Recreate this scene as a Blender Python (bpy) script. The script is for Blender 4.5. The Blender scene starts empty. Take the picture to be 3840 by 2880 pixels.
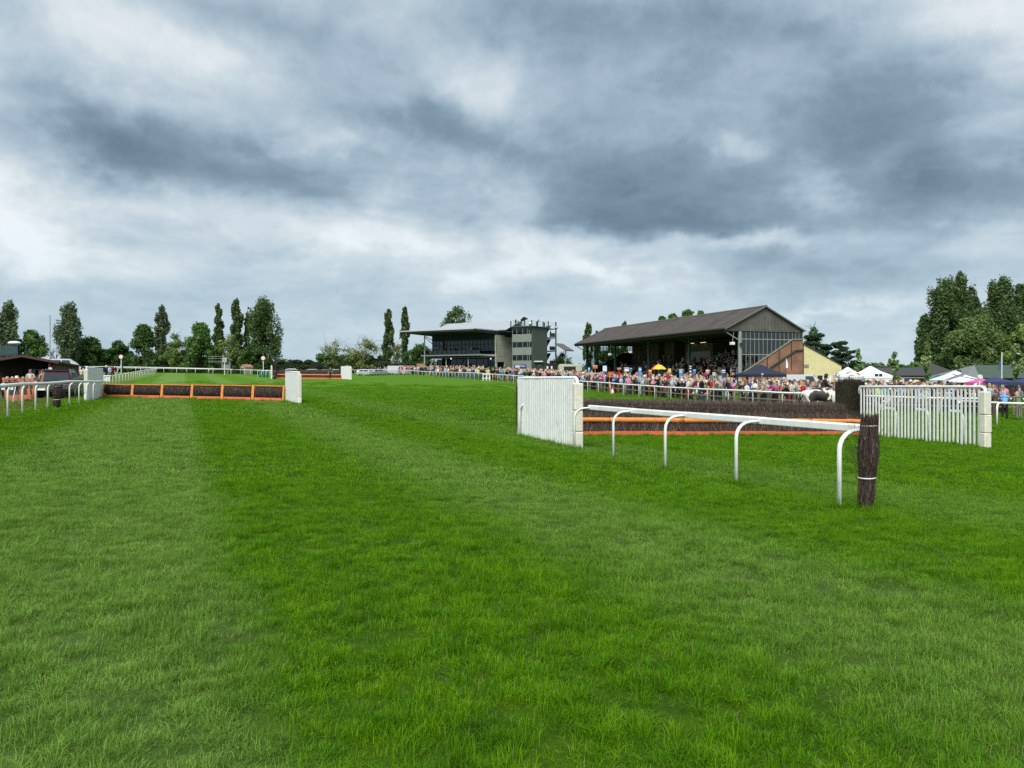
import bpy, math, random
import numpy as np
from mathutils import Vector, Matrix

# ------------------------------------------------------------------ camera, sky, sun, exposure
F, H0, EYE = 2950.0, 1415.0, 1.7          # focal length in photo pixels, horizon row, eye height
SC = bpy.context.scene
COL = SC.collection
rad = math.radians

cam_d = bpy.data.cameras.new('camera')
cam = bpy.data.objects.new('camera', cam_d)
COL.objects.link(cam)
cam.location = (0, 0, EYE)
cam.rotation_euler = (rad(90), 0, 0)
cam_d.sensor_width = 36.0
cam_d.lens = 36.0 * F / 3840.0
cam_d.shift_y = (H0 - 1440.0) / 3840.0
cam_d.clip_start = 0.1
cam_d.clip_end = 6000.0
SC.camera = cam

EXPOSURE = 1.55
SC.view_settings.view_transform = 'Standard'
SC.view_settings.look = 'None'
SC.view_settings.exposure = EXPOSURE
SC.view_settings.gamma = 1.0
SC.view_settings.use_curve_mapping = False
SC.render.film_transparent = False
try:
    SC.cycles.use_denoising = False
    SC.cycles.denoiser = 'OPENIMAGEDENOISE'
    SC.cycles.denoising_input_passes = 'RGB_ALBEDO_NORMAL'
    SC.cycles.max_bounces = 6
    SC.cycles.transparent_max_bounces = 12
except Exception:
    pass

SUN_EL, SUN_AZ = 50.0, 199.0              # azimuth clockwise from +Y (view direction)
sd = bpy.data.lights.new('sun', 'SUN')
sd.energy = 1.5
sd.angle = rad(38)
sd.color = (1.0, 0.965, 0.91)
sun = bpy.data.objects.new('sun', sd)
COL.objects.link(sun)
_sv = Vector((math.sin(rad(SUN_AZ)) * math.cos(rad(SUN_EL)), math.cos(rad(SUN_AZ)) * math.cos(rad(SUN_EL)), math.sin(rad(SUN_EL))))
sun.rotation_euler = (-_sv).to_track_quat('-Z', 'Y').to_euler()
sun.location = (0, 0, 60)


# ---- small node helpers
def mnode(nt, op, a=None, b=None, c=None, clamp=False):
    n = nt.nodes.new('ShaderNodeMath')
    n.operation = op
    n.use_clamp = clamp
    for i, v in enumerate((a, b, c)):
        if v is None:
            continue
        if isinstance(v, (int, float)):
            n.inputs[i].default_value = float(v)
        else:
            nt.links.new(v, n.inputs[i])
    return n.outputs[0]


def vnode(nt, op, a=None, b=None, scale=None):
    n = nt.nodes.new('ShaderNodeVectorMath')
    n.operation = op
    for i, v in enumerate((a, b)):
        if v is None:
            continue
        if isinstance(v, (tuple, list)):
            n.inputs[i].default_value = v
        else:
            nt.links.new(v, n.inputs[i])
    if scale is not None:
        if isinstance(scale, (int, float)):
            n.inputs['Scale'].default_value = scale
        else:
            nt.links.new(scale, n.inputs['Scale'])
    return n.outputs['Value'] if op in ('DOT_PRODUCT', 'LENGTH') else n.outputs[0]


def noise(nt, vec, scale, detail=4, rough=0.55, out='Fac', dist=0.0):
    n = nt.nodes.new('ShaderNodeTexNoise')
    n.inputs['Scale'].default_value = scale
    n.inputs['Detail'].default_value = detail
    n.inputs['Roughness'].default_value = rough
    n.inputs['Distortion'].default_value = dist
    if vec is not None:
        nt.links.new(vec, n.inputs['Vector'])
    return n.outputs[out]


def ramp(nt, fac, stops, interp='LINEAR'):
    n = nt.nodes.new('ShaderNodeValToRGB')
    n.color_ramp.interpolation = interp
    e = n.color_ramp.elements
    while len(e) < len(stops):
        e.new(0.5)
    for el, (p, c) in zip(e, stops):
        el.position = p
        el.color = (c[0], c[1], c[2], 1.0)
    nt.links.new(fac, n.inputs[0])
    return n.outputs[0]


def mixc(nt, fac, a, b, mode='MIX'):
    n = nt.nodes.new('ShaderNodeMix')
    n.data_type = 'RGBA'
    n.blend_type = mode
    for k, v in (('Factor', fac), ('A', a), ('B', b)):
        s = next(i for i in n.inputs if i.name == k and i.enabled and (k == 'Factor' and i.type == 'VALUE' or k != 'Factor' and i.type == 'RGBA'))
        if isinstance(v, (int, float)):
            s.default_value = v
        elif isinstance(v, (tuple, list)):
            s.default_value = (v[0], v[1], v[2], 1.0)
        else:
            nt.links.new(v, s)
    return next(o for o in n.outputs if o.type == 'RGBA')


def smooth(nt, v, lo, hi):
    n = nt.nodes.new('ShaderNodeMapRange')
    n.interpolation_type = 'SMOOTHSTEP'
    n.inputs['From Min'].default_value = lo
    n.inputs['From Max'].default_value = hi
    nt.links.new(v, n.inputs['Value'])
    return n.outputs[0]


# ---- world: a broken, rain-grey cloud deck over a NISHITA sky
world = bpy.data.worlds.new('World')
SC.world = world
world.use_nodes = True
wt = world.node_tree
wt.nodes.clear()
w_out = wt.nodes.new('ShaderNodeOutputWorld')
w_bg = wt.nodes.new('ShaderNodeBackground')
w_bg.inputs['Strength'].default_value = 0.1
wt.links.new(w_bg.outputs[0], w_out.inputs[0])
tc = wt.nodes.new('ShaderNodeTexCoord')
sx = wt.nodes.new('ShaderNodeSeparateXYZ')
wt.links.new(tc.outputs['Generated'], sx.inputs[0])
dx, dy, dz = sx.outputs
az = mnode(wt, 'ARCTAN2', dx, dy)
el = mnode(wt, 'ARCSINE', dz)
zc = mnode(wt, 'ADD', mnode(wt, 'MAXIMUM', dz, 0.0), 0.27)
cq = wt.nodes.new('ShaderNodeCombineXYZ')
wt.links.new(mnode(wt, 'DIVIDE', dx, zc), cq.inputs[0])
wt.links.new(mnode(wt, 'DIVIDE', dy, zc), cq.inputs[1])
q = cq.outputs[0]
cp = wt.nodes.new('ShaderNodeCombineXYZ')
wt.links.new(az, cp.inputs[0])
wt.links.new(el, cp.inputs[1])
w1 = vnode(wt, 'SUBTRACT', noise(wt, q, 1.4, 4, 0.6, 'Color'), (0.5, 0.5, 0.5))
w2 = vnode(wt, 'SUBTRACT', noise(wt, tc.outputs['Generated'], 9.0, 5, 0.6, 'Color'), (0.5, 0.5, 0.5))
p = vnode(wt, 'ADD', cp.outputs[0], vnode(wt, 'MULTIPLY', w1, (0.20, 0.10, 0.0)))
p = vnode(wt, 'ADD', p, vnode(wt, 'MULTIPLY', w2, (0.13, 0.075, 0.0)))


# masses of the cloud deck: photo column, row, half-length, half-height, tilt (deg), depth
CLOUDS = [
    (230, 110, 430, 150, -8, -0.23), (760, 170, 280, 110, 25, -0.20),
    (250, 330, 440, 80, 33, 0.28), (640, 560, 460, 120, 6, 0.36), (1080, 660, 330, 85, 4, 0.22),
    (860, 30, 360, 60, 8, 0.28), (1180, 290, 320, 150, 12, 0.24), (1800, 345, 130, 70, -15, -0.24),
    (1650, 545, 300, 65, 6, 0.36), (1240, 560, 150, 48, 4, -0.34), (900, 775, 480, 100, 5, -0.25),
    (40, 800, 190, 110, 15, -0.34), (30, 480, 150, 160, 10, -0.12), (520, 1090, 900, 70, 0, 0.10),
    (1850, 1060, 170, 60, -10, -0.30), (1500, 860, 300, 90, 4, -0.18), (300, 960, 380, 70, 8, -0.22),
    (2060, 90, 280, 130, 5, 0.33), (2620, 80, 300, 120, 5, 0.33), (2450, 690, 520, 130, 5, 0.50),
    (2520, 815, 360, 45, 3, 0.32), (3200, 365, 430, 160, 5, 0.34), (3600, 610, 360, 150, 8, 0.48),
    (2745, 520, 85, 45, 20, -0.32), (3080, 690, 90, 55, 20, -0.30), (3350, 570, 130, 35, -25, -0.18),
    (3620, 60, 240, 100, 8, -0.28), (3800, 260, 130, 210, 0, -0.22), (2860, 872, 260, 30, 2, -0.36),
    (2090, 920, 350, 70, 3, -0.28), (3080, 990, 520, 90, 4, 0.30), (2280, 1050, 210, 45, 4, -0.34),
    (3080, 1150, 320, 24, 2, -0.32), (2300, 400, 260, 90, 10, 0.12), (1980, 640, 120, 60, 0, -0.14),
    (3350, 1320, 650, 55, 0, -0.26), (2000, 1240, 500, 45, 0, -0.12), (2900, 240, 200, 60, 15, -0.14), (3700, 880, 160, 60, 0, -0.16), (1950, 760, 130, 60, 0, -0.14),
]
n_big = noise(wt, q, 0.75, 3, 0.55)
n_mid = noise(wt, q, 3.0, 8, 0.62, dist=0.5)
n_fine = noise(wt, tc.outputs['Generated'], 22.0, 6, 0.62)
n_puff = noise(wt, vnode(wt, 'ADD', q, vnode(wt, 'SCALE', w2, scale=0.5)), 3.4, 8, 0.58)
puff = smooth(wt, n_puff, 0.36, 0.66)
qw = vnode(wt, 'ADD', q, vnode(wt, 'SCALE', w1, scale=0.45))


def billow(sc):
    return mnode(wt, 'ABSOLUTE', mnode(wt, 'MULTIPLY_ADD', noise(wt, qw, sc, 3, 0.5), 4.0, -2.0))


D = mnode(wt, 'MULTIPLY_ADD', n_big, 0.34, -0.075)
D = mnode(wt, 'MULTIPLY_ADD', n_mid, 0.30, D)
D = mnode(wt, 'MULTIPLY_ADD', puff, 0.10, D)
D = mnode(wt, 'MULTIPLY_ADD', n_fine, 0.12, D)
D = mnode(wt, 'MULTIPLY_ADD', billow(3.6), 0.115, D)
D = mnode(wt, 'MULTIPLY_ADD', billow(8.5), 0.06, D)
for (bx, by, ra, rb, tilt, amp) in CLOUDS:
    mp = wt.nodes.new('ShaderNodeMapping')
    mp.vector_type = 'TEXTURE'
    mp.inputs['Location'].default_value = (math.atan((bx - 1920) / F), math.atan((H0 - by) / math.hypot(F, bx - 1920)), 0)
    mp.inputs['Rotation'].default_value = (0, 0, rad(-tilt))
    ca = math.cos(math.atan((bx - 1920) / F))
    mp.inputs['Scale'].default_value = (1.25 * ra / F * ca, 1.25 * rb / F * ca, 1.0)
    wt.links.new(p, mp.inputs['Vector'])
    rr = vnode(wt, 'DOT_PRODUCT', mp.outputs[0], mp.outputs[0])
    g = mnode(wt, 'EXPONENT', mnode(wt, 'MULTIPLY', rr, -1.0))
    D = mnode(wt, 'MULTIPLY_ADD', g, amp, D)
k = 10.0 / (2 ** EXPOSURE)
cl = ramp(wt, D, [(0.0, (0.86, 0.895, 0.90)), (0.13, (0.75, 0.805, 0.83)), (0.30, (0.575, 0.665, 0.725)),
                  (0.50, (0.40, 0.51, 0.60)), (0.74, (0.238, 0.33, 0.412)), (1.0, (0.14, 0.205, 0.272))])
# low down one looks through more air under the deck: paler and bluer
low = smooth(wt, el, 0.20, 0.0)
cl = mixc(wt, mnode(wt, 'MULTIPLY', low, 0.62), cl, (0.47, 0.62, 0.72))
clk = vnode(wt, 'SCALE', cl, scale=k)
sky = wt.nodes.new('ShaderNodeTexSky')
sky.sky_type = 'NISHITA'
sky.sun_disc = False
sky.sun_elevation = rad(SUN_EL)
sky.sun_rotation = rad(SUN_AZ)
thin = smooth(wt, D, 0.22, 0.02)
col = mixc(wt, mnode(wt, 'MULTIPLY_ADD', thin, 0.06, 0.03), clk, sky.outputs[0])
col = mixc(wt, smooth(wt, dz, 0.0, -0.03), col, (0.05 * k, 0.08 * k, 0.04 * k))
wt.links.new(col, w_bg.inputs['Color'])
try:
    world.cycles.sampling_method = 'MANUAL'
    world.cycles.sample_map_resolution = 1024
except Exception:
    pass

# ------------------------------------------------------------------ terrain
_ctl = np.array([
    (0, 0, 0), (0, 5, 0.0), (3, 3, 0), (-3, 3, 0), (-5, 8, .05), (-10, 15, .18), (4.44, 10.67, -.083), (2.37, 17.9, -.154),
    (1.73, 20.8, -.168), (.21, 25.3, -.204), (12.8, 29.4, -.50), (14.3, 23.8, -.414), (30.1, 47, -.85), (26, 38, -.75),
    (7.39, 79, .22), (15.6, 66, -.25), (16.9, 55.5, -.36), (20, 50, -.5), (-26.5, 51, .37), (-14.4, 49.3, .21), (-13, 46.6, .1),
    (-16, 25, .39), (-22.7, 41.6, .40), (-24.6, 117, 1.46), (-36, 115, 1.5), (-67, 150, 2.5), (0, 105, .88), (-16.8, 155, 1.7),
    (-29.7, 180, 2.2), (27, 98, .5), (11.8, 146, 1.9), (44, 104, .2), (28, 75, -.1), (-8.5, 172, 2.9), (3, 182, 2.9), (12, 120, 1.1),
    (39.5, 85, -.1), (52, 88, -.45), (47, 72, -.6), (38, 58, -.55), (70, 110, -.4), (-30, 55, .45), (-42, 85, .85), (-48, 100, 1.36),
    (-59, 130, 2.05), (-40, 60, .5), (-60, 100, 1.6), (-100, 190, 3.0), (0, 260, 3.4), (-60, 240, 3.2), (80, 200, 1.2), (150, 150, .2),
    (100, 50, -1.0), (60, 15, -1.0), (-60, 20, .5), (-120, 80, 1.6), (0, -60, 0), (60, -60, -.6), (-60, -60, .3), (-150, 200, 3.2),
    (-150, 0, .8), (150, 0, -1.0), (-5, 25, 0.0), (-8, 35, .1), (5, 40, -.2), (0, 65, .2), (-10, 80, .65), (20, 34, -.62)], float)


def _U(r2):
    return np.where(r2 > 1e-9, 0.5 * r2 * np.log(np.maximum(r2, 1e-9)), 0.0)


_n = len(_ctl)
_K = _U(((_ctl[:, None, :2] - _ctl[None, :, :2]) ** 2).sum(-1)) + np.eye(_n) * 25.0
_P = np.c_[np.ones(_n), _ctl[:, :2]]
_A = np.block([[_K, _P], [_P.T, np.zeros((3, 3))]])
_w = np.linalg.solve(_A, np.r_[_ctl[:, 2], 0, 0, 0])


def zg_arr(x, y):
    x = np.asarray(x, float).ravel()
    y = np.asarray(y, float).ravel()
    out = np.empty(len(x))
    for s in range(0, len(x), 20000):
        xx, yy = x[s:s + 20000], y[s:s + 20000]
        r2 = (xx[:, None] - _ctl[None, :, 0]) ** 2 + (yy[:, None] - _ctl[None, :, 1]) ** 2
        v = _U(r2) @ _w[:_n] + _w[_n] + _w[_n + 1] * xx + _w[_n + 2] * yy
        r = np.hypot(xx, yy - 60)
        t = np.clip((r - 190) / 160, 0, 1)
        t = t * t * (3 - 2 * t)
        far = 1.6 + 1.8 * np.clip(0.5 - xx / 300, 0, 1)
        out[s:s + 20000] = np.clip(v, -1.6, 3.8) * (1 - t) + far * t
    return out


def zg(x, y):
    return float(zg_arr([x], [y])[0])


def X_(px, d):
    return (px - 1920.0) / F * d


def zat(py, d):
    return EYE - (py - H0) / F * d


TR = Vector((-0.386, 0.922, 0))     # the way the course runs (away from the camera)
CR = Vector((0.922, 0.386, 0))      # across it, to the right


# ------------------------------------------------------------------ materials
MATS = {}


def new_mat(name):
    m = bpy.data.materials.new(name)
    m.use_nodes = True
    nt = m.node_tree
    nt.nodes.clear()
    o = nt.nodes.new('ShaderNodeOutputMaterial')
    b = nt.nodes.new('ShaderNodeBsdfPrincipled')
    nt.links.new(b.outputs[0], o.inputs[0])
    return m, nt, b, o


def mat(name, c, rough=0.6, var=0.12, scale=6.0, metal=0.0, spec=0.4, bump=0.0, bscale=40.0, dirt=None, dscale=1.2, island=0.0):
    """plain surface: base colour with uneven tone, optional dirt patches and fine relief"""
    if name in MATS:
        return MATS[name]
    m, nt, b, o = new_mat(name)
    g = nt.nodes.new('ShaderNodeNewGeometry')
    pos = g.outputs['Position']
    f = noise(nt, pos, scale, 5, 0.6)
    lo = tuple(max(0, x * (1 - var * 2)) for x in c)
    hi = tuple(min(1, x * (1 + var)) for x in c)
    cc = ramp(nt, f, [(0.25, lo), (0.75, hi)])
    if dirt:
        df = smooth(nt, noise(nt, pos, dscale, 6, 0.65), 0.5, 0.75)
        cc = mixc(nt, mnode(nt, 'MULTIPLY', df, 0.6), cc, dirt)
    if island:
        ri = mnode(nt, 'MULTIPLY_ADD', g.outputs['Random Per Island'], island * 2, 1 - island)
        cc = vnode(nt, 'SCALE', cc, scale=ri)
    nt.links.new(cc, b.inputs['Base Color'])
    b.inputs['Roughness'].default_value = rough
    b.inputs['Metallic'].default_value = metal
    b.inputs['Specular IOR Level'].default_value = spec
    if bump:
        bp = nt.nodes.new('ShaderNodeBump')
        bp.inputs['Strength'].default_value = bump
        bp.inputs['Distance'].default_value = 0.02
        nt.links.new(noise(nt, pos, bscale, 4, 0.6), bp.inputs['Height'])
        nt.links.new(bp.outputs[0], b.inputs['Normal'])
    MATS[name] = m
    return m


def glass_mat(name, tint=(0.55, 0.62, 0.62), refl=0.28, thru=0.6):
    if name in MATS:
        return MATS[name]
    m = bpy.data.materials.new(name)
    m.use_nodes = True
    nt = m.node_tree
    nt.nodes.clear()
    o = nt.nodes.new('ShaderNodeOutputMaterial')
    t = nt.nodes.new('ShaderNodeBsdfTransparent')
    t.inputs[0].default_value = (*[x * thru for x in tint], 1)
    g = nt.nodes.new('ShaderNodeBsdfGlossy')
    g.inputs['Roughness'].default_value = 0.03
    g.inputs['Color'].default_value = (0.9, 0.95, 1, 1)
    lw = nt.nodes.new('ShaderNodeLayerWeight')
    lw.inputs[0].default_value = refl
    mx = nt.nodes.new('ShaderNodeMixShader')
    nt.links.new(mnode(nt, 'ADD', lw.outputs['Fresnel'], refl * 0.3, clamp=True), mx.inputs[0])
    nt.links.new(t.outputs[0], mx.inputs[1])
    nt.links.new(g.outputs[0], mx.inputs[2])
    nt.links.new(mx.outputs[0], o.inputs[0])
    MATS[name] = m
    return m


def leaf_mat(name, c, c2=None, trans=0.3, spot=None):
    """foliage: each leaf face its own tone, light passing through"""
    if name in MATS:
        return MATS[name]
    m, nt, b, o = new_mat(name)
    g = nt.nodes.new('ShaderNodeNewGeometry')
    c = tuple(x * 2.2 for x in c)
    c2 = tuple(x * 1.8 for x in c2) if c2 else tuple(x * 1.4 for x in c)
    cl_ = noise(nt, g.outputs['Position'], 0.55, 3, 0.6)
    f = mnode(nt, 'ADD', mnode(nt, 'MULTIPLY', g.outputs['Random Per Island'], 0.5), mnode(nt, 'MULTIPLY', cl_, 0.5))
    cc = ramp(nt, f, [(0.15, tuple(x * 0.7 for x in c)), (0.5, c), (0.85, c2)])
    if spot:
        cc = mixc(nt, mnode(nt, 'GREATER_THAN', g.outputs['Random Per Island'], 0.9), cc, spot)
    nt.links.new(cc, b.inputs['Base Color'])
    b.inputs['Roughness'].default_value = 0.55
    b.inputs['Specular IOR Level'].default_value = 0.3
    tr = nt.nodes.new('ShaderNodeBsdfTranslucent')
    nt.links.new(mixc(nt, 1.0, cc, (1.0, 1.0, 0.45), 'MULTIPLY'), tr.inputs[0])
    mx = nt.nodes.new('ShaderNodeMixShader')
    mx.inputs[0].default_value = trans
    nt.links.new(b.outputs[0], mx.inputs[1])
    nt.links.new(tr.outputs[0], mx.inputs[2])
    nt.links.new(mx.outputs[0], o.inputs[0])
    MATS[name] = m
    return m


def turf_colour(nt, pos):
    """mown turf: pale and deep bands along the course, patchy tone, olive rough outside the left rail"""
    jit = mnode(nt, 'MULTIPLY_ADD', noise(nt, pos, 0.9, 4, 0.6), 0.9, -0.45)
    jit2 = mnode(nt, 'MULTIPLY_ADD', noise(nt, pos, 6.0, 3, 0.6), 0.35, -0.17)
    s = mnode(nt, 'ADD', mnode(nt, 'ADD', vnode(nt, 'DOT_PRODUCT', pos, tuple(CR)), jit), jit2)
    u = mnode(nt, 'ADD', vnode(nt, 'DOT_PRODUCT', pos, tuple(TR)), jit)
    b1 = mnode(nt, 'MULTIPLY', smooth(nt, s, -3.7, -2.5), smooth(nt, s, 0.68, 0.08))
    b2 = mnode(nt, 'MULTIPLY', smooth(nt, s, 2.7, 4.2), smooth(nt, s, 6.4, 4.9))
    b3 = mnode(nt, 'MULTIPLY', mnode(nt, 'MULTIPLY', smooth(nt, s, 8.2, 9.4), smooth(nt, s, 12.0, 10.8)), 0.5)
    band = mnode(nt, 'ADD', mnode(nt, 'MULTIPLY', b1, 0.98), mnode(nt, 'ADD', mnode(nt, 'MULTIPLY', b2, 0.82), b3))
    xs = mnode(nt, 'MULTIPLY', mnode(nt, 'SINE', mnode(nt, 'MULTIPLY', u, 0.9)), 0.13)
    band = mnode(nt, 'ADD', band, mnode(nt, 'MULTIPLY', xs, smooth(nt, u, 20, 45)), clamp=True)
    deep = ramp(nt, noise(nt, pos, 2.3, 5, 0.65), [(0.28, (0.040, 0.122, 0.002)), (0.50, (0.082, 0.204, 0.003)), (0.74, (0.134, 0.262, 0.005))])
    pale = ramp(nt, noise(nt, pos, 1.9, 5, 0.65), [(0.28, (0.090, 0.180, 0.024)), (0.52, (0.140, 0.254, 0.042)), (0.74, (0.186, 0.302, 0.060))])
    c = mixc(nt, band, deep, pale)  # mowing bands: light off leaning blades, painted as paler and deeper colour
    rough_l = smooth(nt, s, -5.2, -6.2)
    c = mixc(nt, mnode(nt, 'MULTIPLY', rough_l, 0.8), c, ramp(nt, noise(nt, pos, 0.7, 5, 0.6), [(0.3, (0.10, 0.15, 0.02)), (0.7, (0.17, 0.20, 0.045))]))
    return c


def make_turf_mats():
    m, nt, b, o = new_mat('turf_ground')
    g = nt.nodes.new('ShaderNodeNewGeometry')
    pos = g.outputs['Position']
    c = turf_colour(nt, pos)
    f = noise(nt, pos, 9.0, 4, 0.7)
    c = vnode(nt, 'SCALE', c, scale=mnode(nt, 'MULTIPLY_ADD', f, 0.9, 0.40))
    # thatch and soil, darkened to paint in shade between the blades, where the sward is built blade by blade (within 90 m of the near rail)
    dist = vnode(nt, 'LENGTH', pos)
    shaded_thatch = mixc(nt, smooth(nt, noise(nt, pos, 3.0, 5, 0.6), 0.60, 0.74), vnode(nt, 'SCALE', c, scale=0.42), (0.046, 0.040, 0.016))
    c = mixc(nt, smooth(nt, dist, 34.0, 95.0), shaded_thatch, c)
    nt.links.new(c, b.inputs['Base Color'])
    b.inputs['Roughness'].default_value = 0.85
    b.inputs['Specular IOR Level'].default_value = 0.1
    bp = nt.nodes.new('ShaderNodeBump')
    bp.inputs['Strength'].default_value = 0.8
    bp.inputs['Distance'].default_value = 0.06
    nt.links.new(noise(nt, pos, 5.0, 5, 0.65), bp.inputs['Height'])
    nt.links.new(bp.outputs[0], b.inputs['Normal'])
    MATS['turf_ground'] = m
    m, nt, b, o = new_mat('turf_blade')
    g = nt.nodes.new('ShaderNodeNewGeometry')
    c = turf_colour(nt, g.outputs['Position'])
    ri = g.outputs['Random Per Island']
    c = vnode(nt, 'SCALE', c, scale=mnode(nt, 'MULTIPLY_ADD', ri, 1.1, 0.80))
    c = mixc(nt, smooth(nt, ri, 0.965, 0.985), c, (0.30, 0.27, 0.12))
    nt.links.new(c, b.inputs['Base Color'])
    b.inputs['Roughness'].default_value = 0.5
    b.inputs['Specular IOR Level'].default_value = 0.10
    tr = nt.nodes.new('ShaderNodeBsdfTranslucent')
    nt.links.new(mixc(nt, 1.0, c, (1.0, 1.0, 0.6), 'MULTIPLY'), tr.inputs[0])
    mx = nt.nodes.new('ShaderNodeMixShader')
    mx.inputs[0].default_value = 0.4
    nt.links.new(b.outputs[0], mx.inputs[1])
    nt.links.new(tr.outputs[0], mx.inputs[2])
    nt.links.new(mx.outputs[0], o.inputs[0])
    MATS['turf_blade'] = m


make_turf_mats()

WHITE = mat('white_plastic', (0.80, 0.82, 0.80), 0.4, 0.06, 5.0, dirt=(0.52, 0.54, 0.43), dscale=2.8)
WHITE2 = mat('white_paint', (0.78, 0.80, 0.79), 0.5, 0.06, 3.0, dirt=(0.55, 0.57, 0.50), dscale=1.6)
CREAM = mat('cream_padding', (0.72, 0.70, 0.59), 0.6, 0.08, 7.0, dirt=(0.48, 0.45, 0.34), dscale=5.0, bump=0.3, bscale=30)
ORANGE = mat('orange_padding', (0.72, 0.19, 0.035), 0.55, 0.12, 6.0, dirt=(0.36, 0.13, 0.05), dscale=3.0)
AMBER = mat('amber_padding', (0.75, 0.27, 0.06), 0.55, 0.10, 6.0, dirt=(0.40, 0.15, 0.05), dscale=4.0)
RUST = mat('orange_board', (0.66, 0.135, 0.06), 0.6, 0.12, 5.0, dirt=(0.38, 0.12, 0.07), dscale=3.0)
BIRCH = mat('birch_brush', (0.062, 0.046, 0.040), 0.85, 0.35, 25.0, spec=0.15, island=0.5)
BIRCH2 = mat('birch_twig', (0.125, 0.092, 0.074), 0.8, 0.3, 12.0, spec=0.2, island=0.75)
STRAW = mat('pale_twig', (0.26, 0.20, 0.12), 0.8, 0.3, 12.0, spec=0.2, island=0.5)
BRUSHG = mat('evergreen_brush', (0.045, 0.046, 0.028), 0.85, 0.35, 25.0, spec=0.15, island=0.6)
TIE = mat('white_tie', (0.72, 0.72, 0.68), 0.6)
STEEL = mat('galvanised_steel', (0.42, 0.45, 0.47), 0.45, 0.1, 4.0, metal=0.5)
DARKSTEEL = mat('dark_steel', (0.035, 0.042, 0.046), 0.5, 0.15, 4.0)
GREENSTEEL = mat('green_steel', (0.016, 0.052, 0.042), 0.5, 0.15, 4.0)
BARK = mat('bark', (0.075, 0.058, 0.042), 0.9, 0.3, 8.0, spec=0.1)
BLACK = mat('black_rubber', (0.012, 0.012, 0.013), 0.7, 0.1)
BRICK = None


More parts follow.
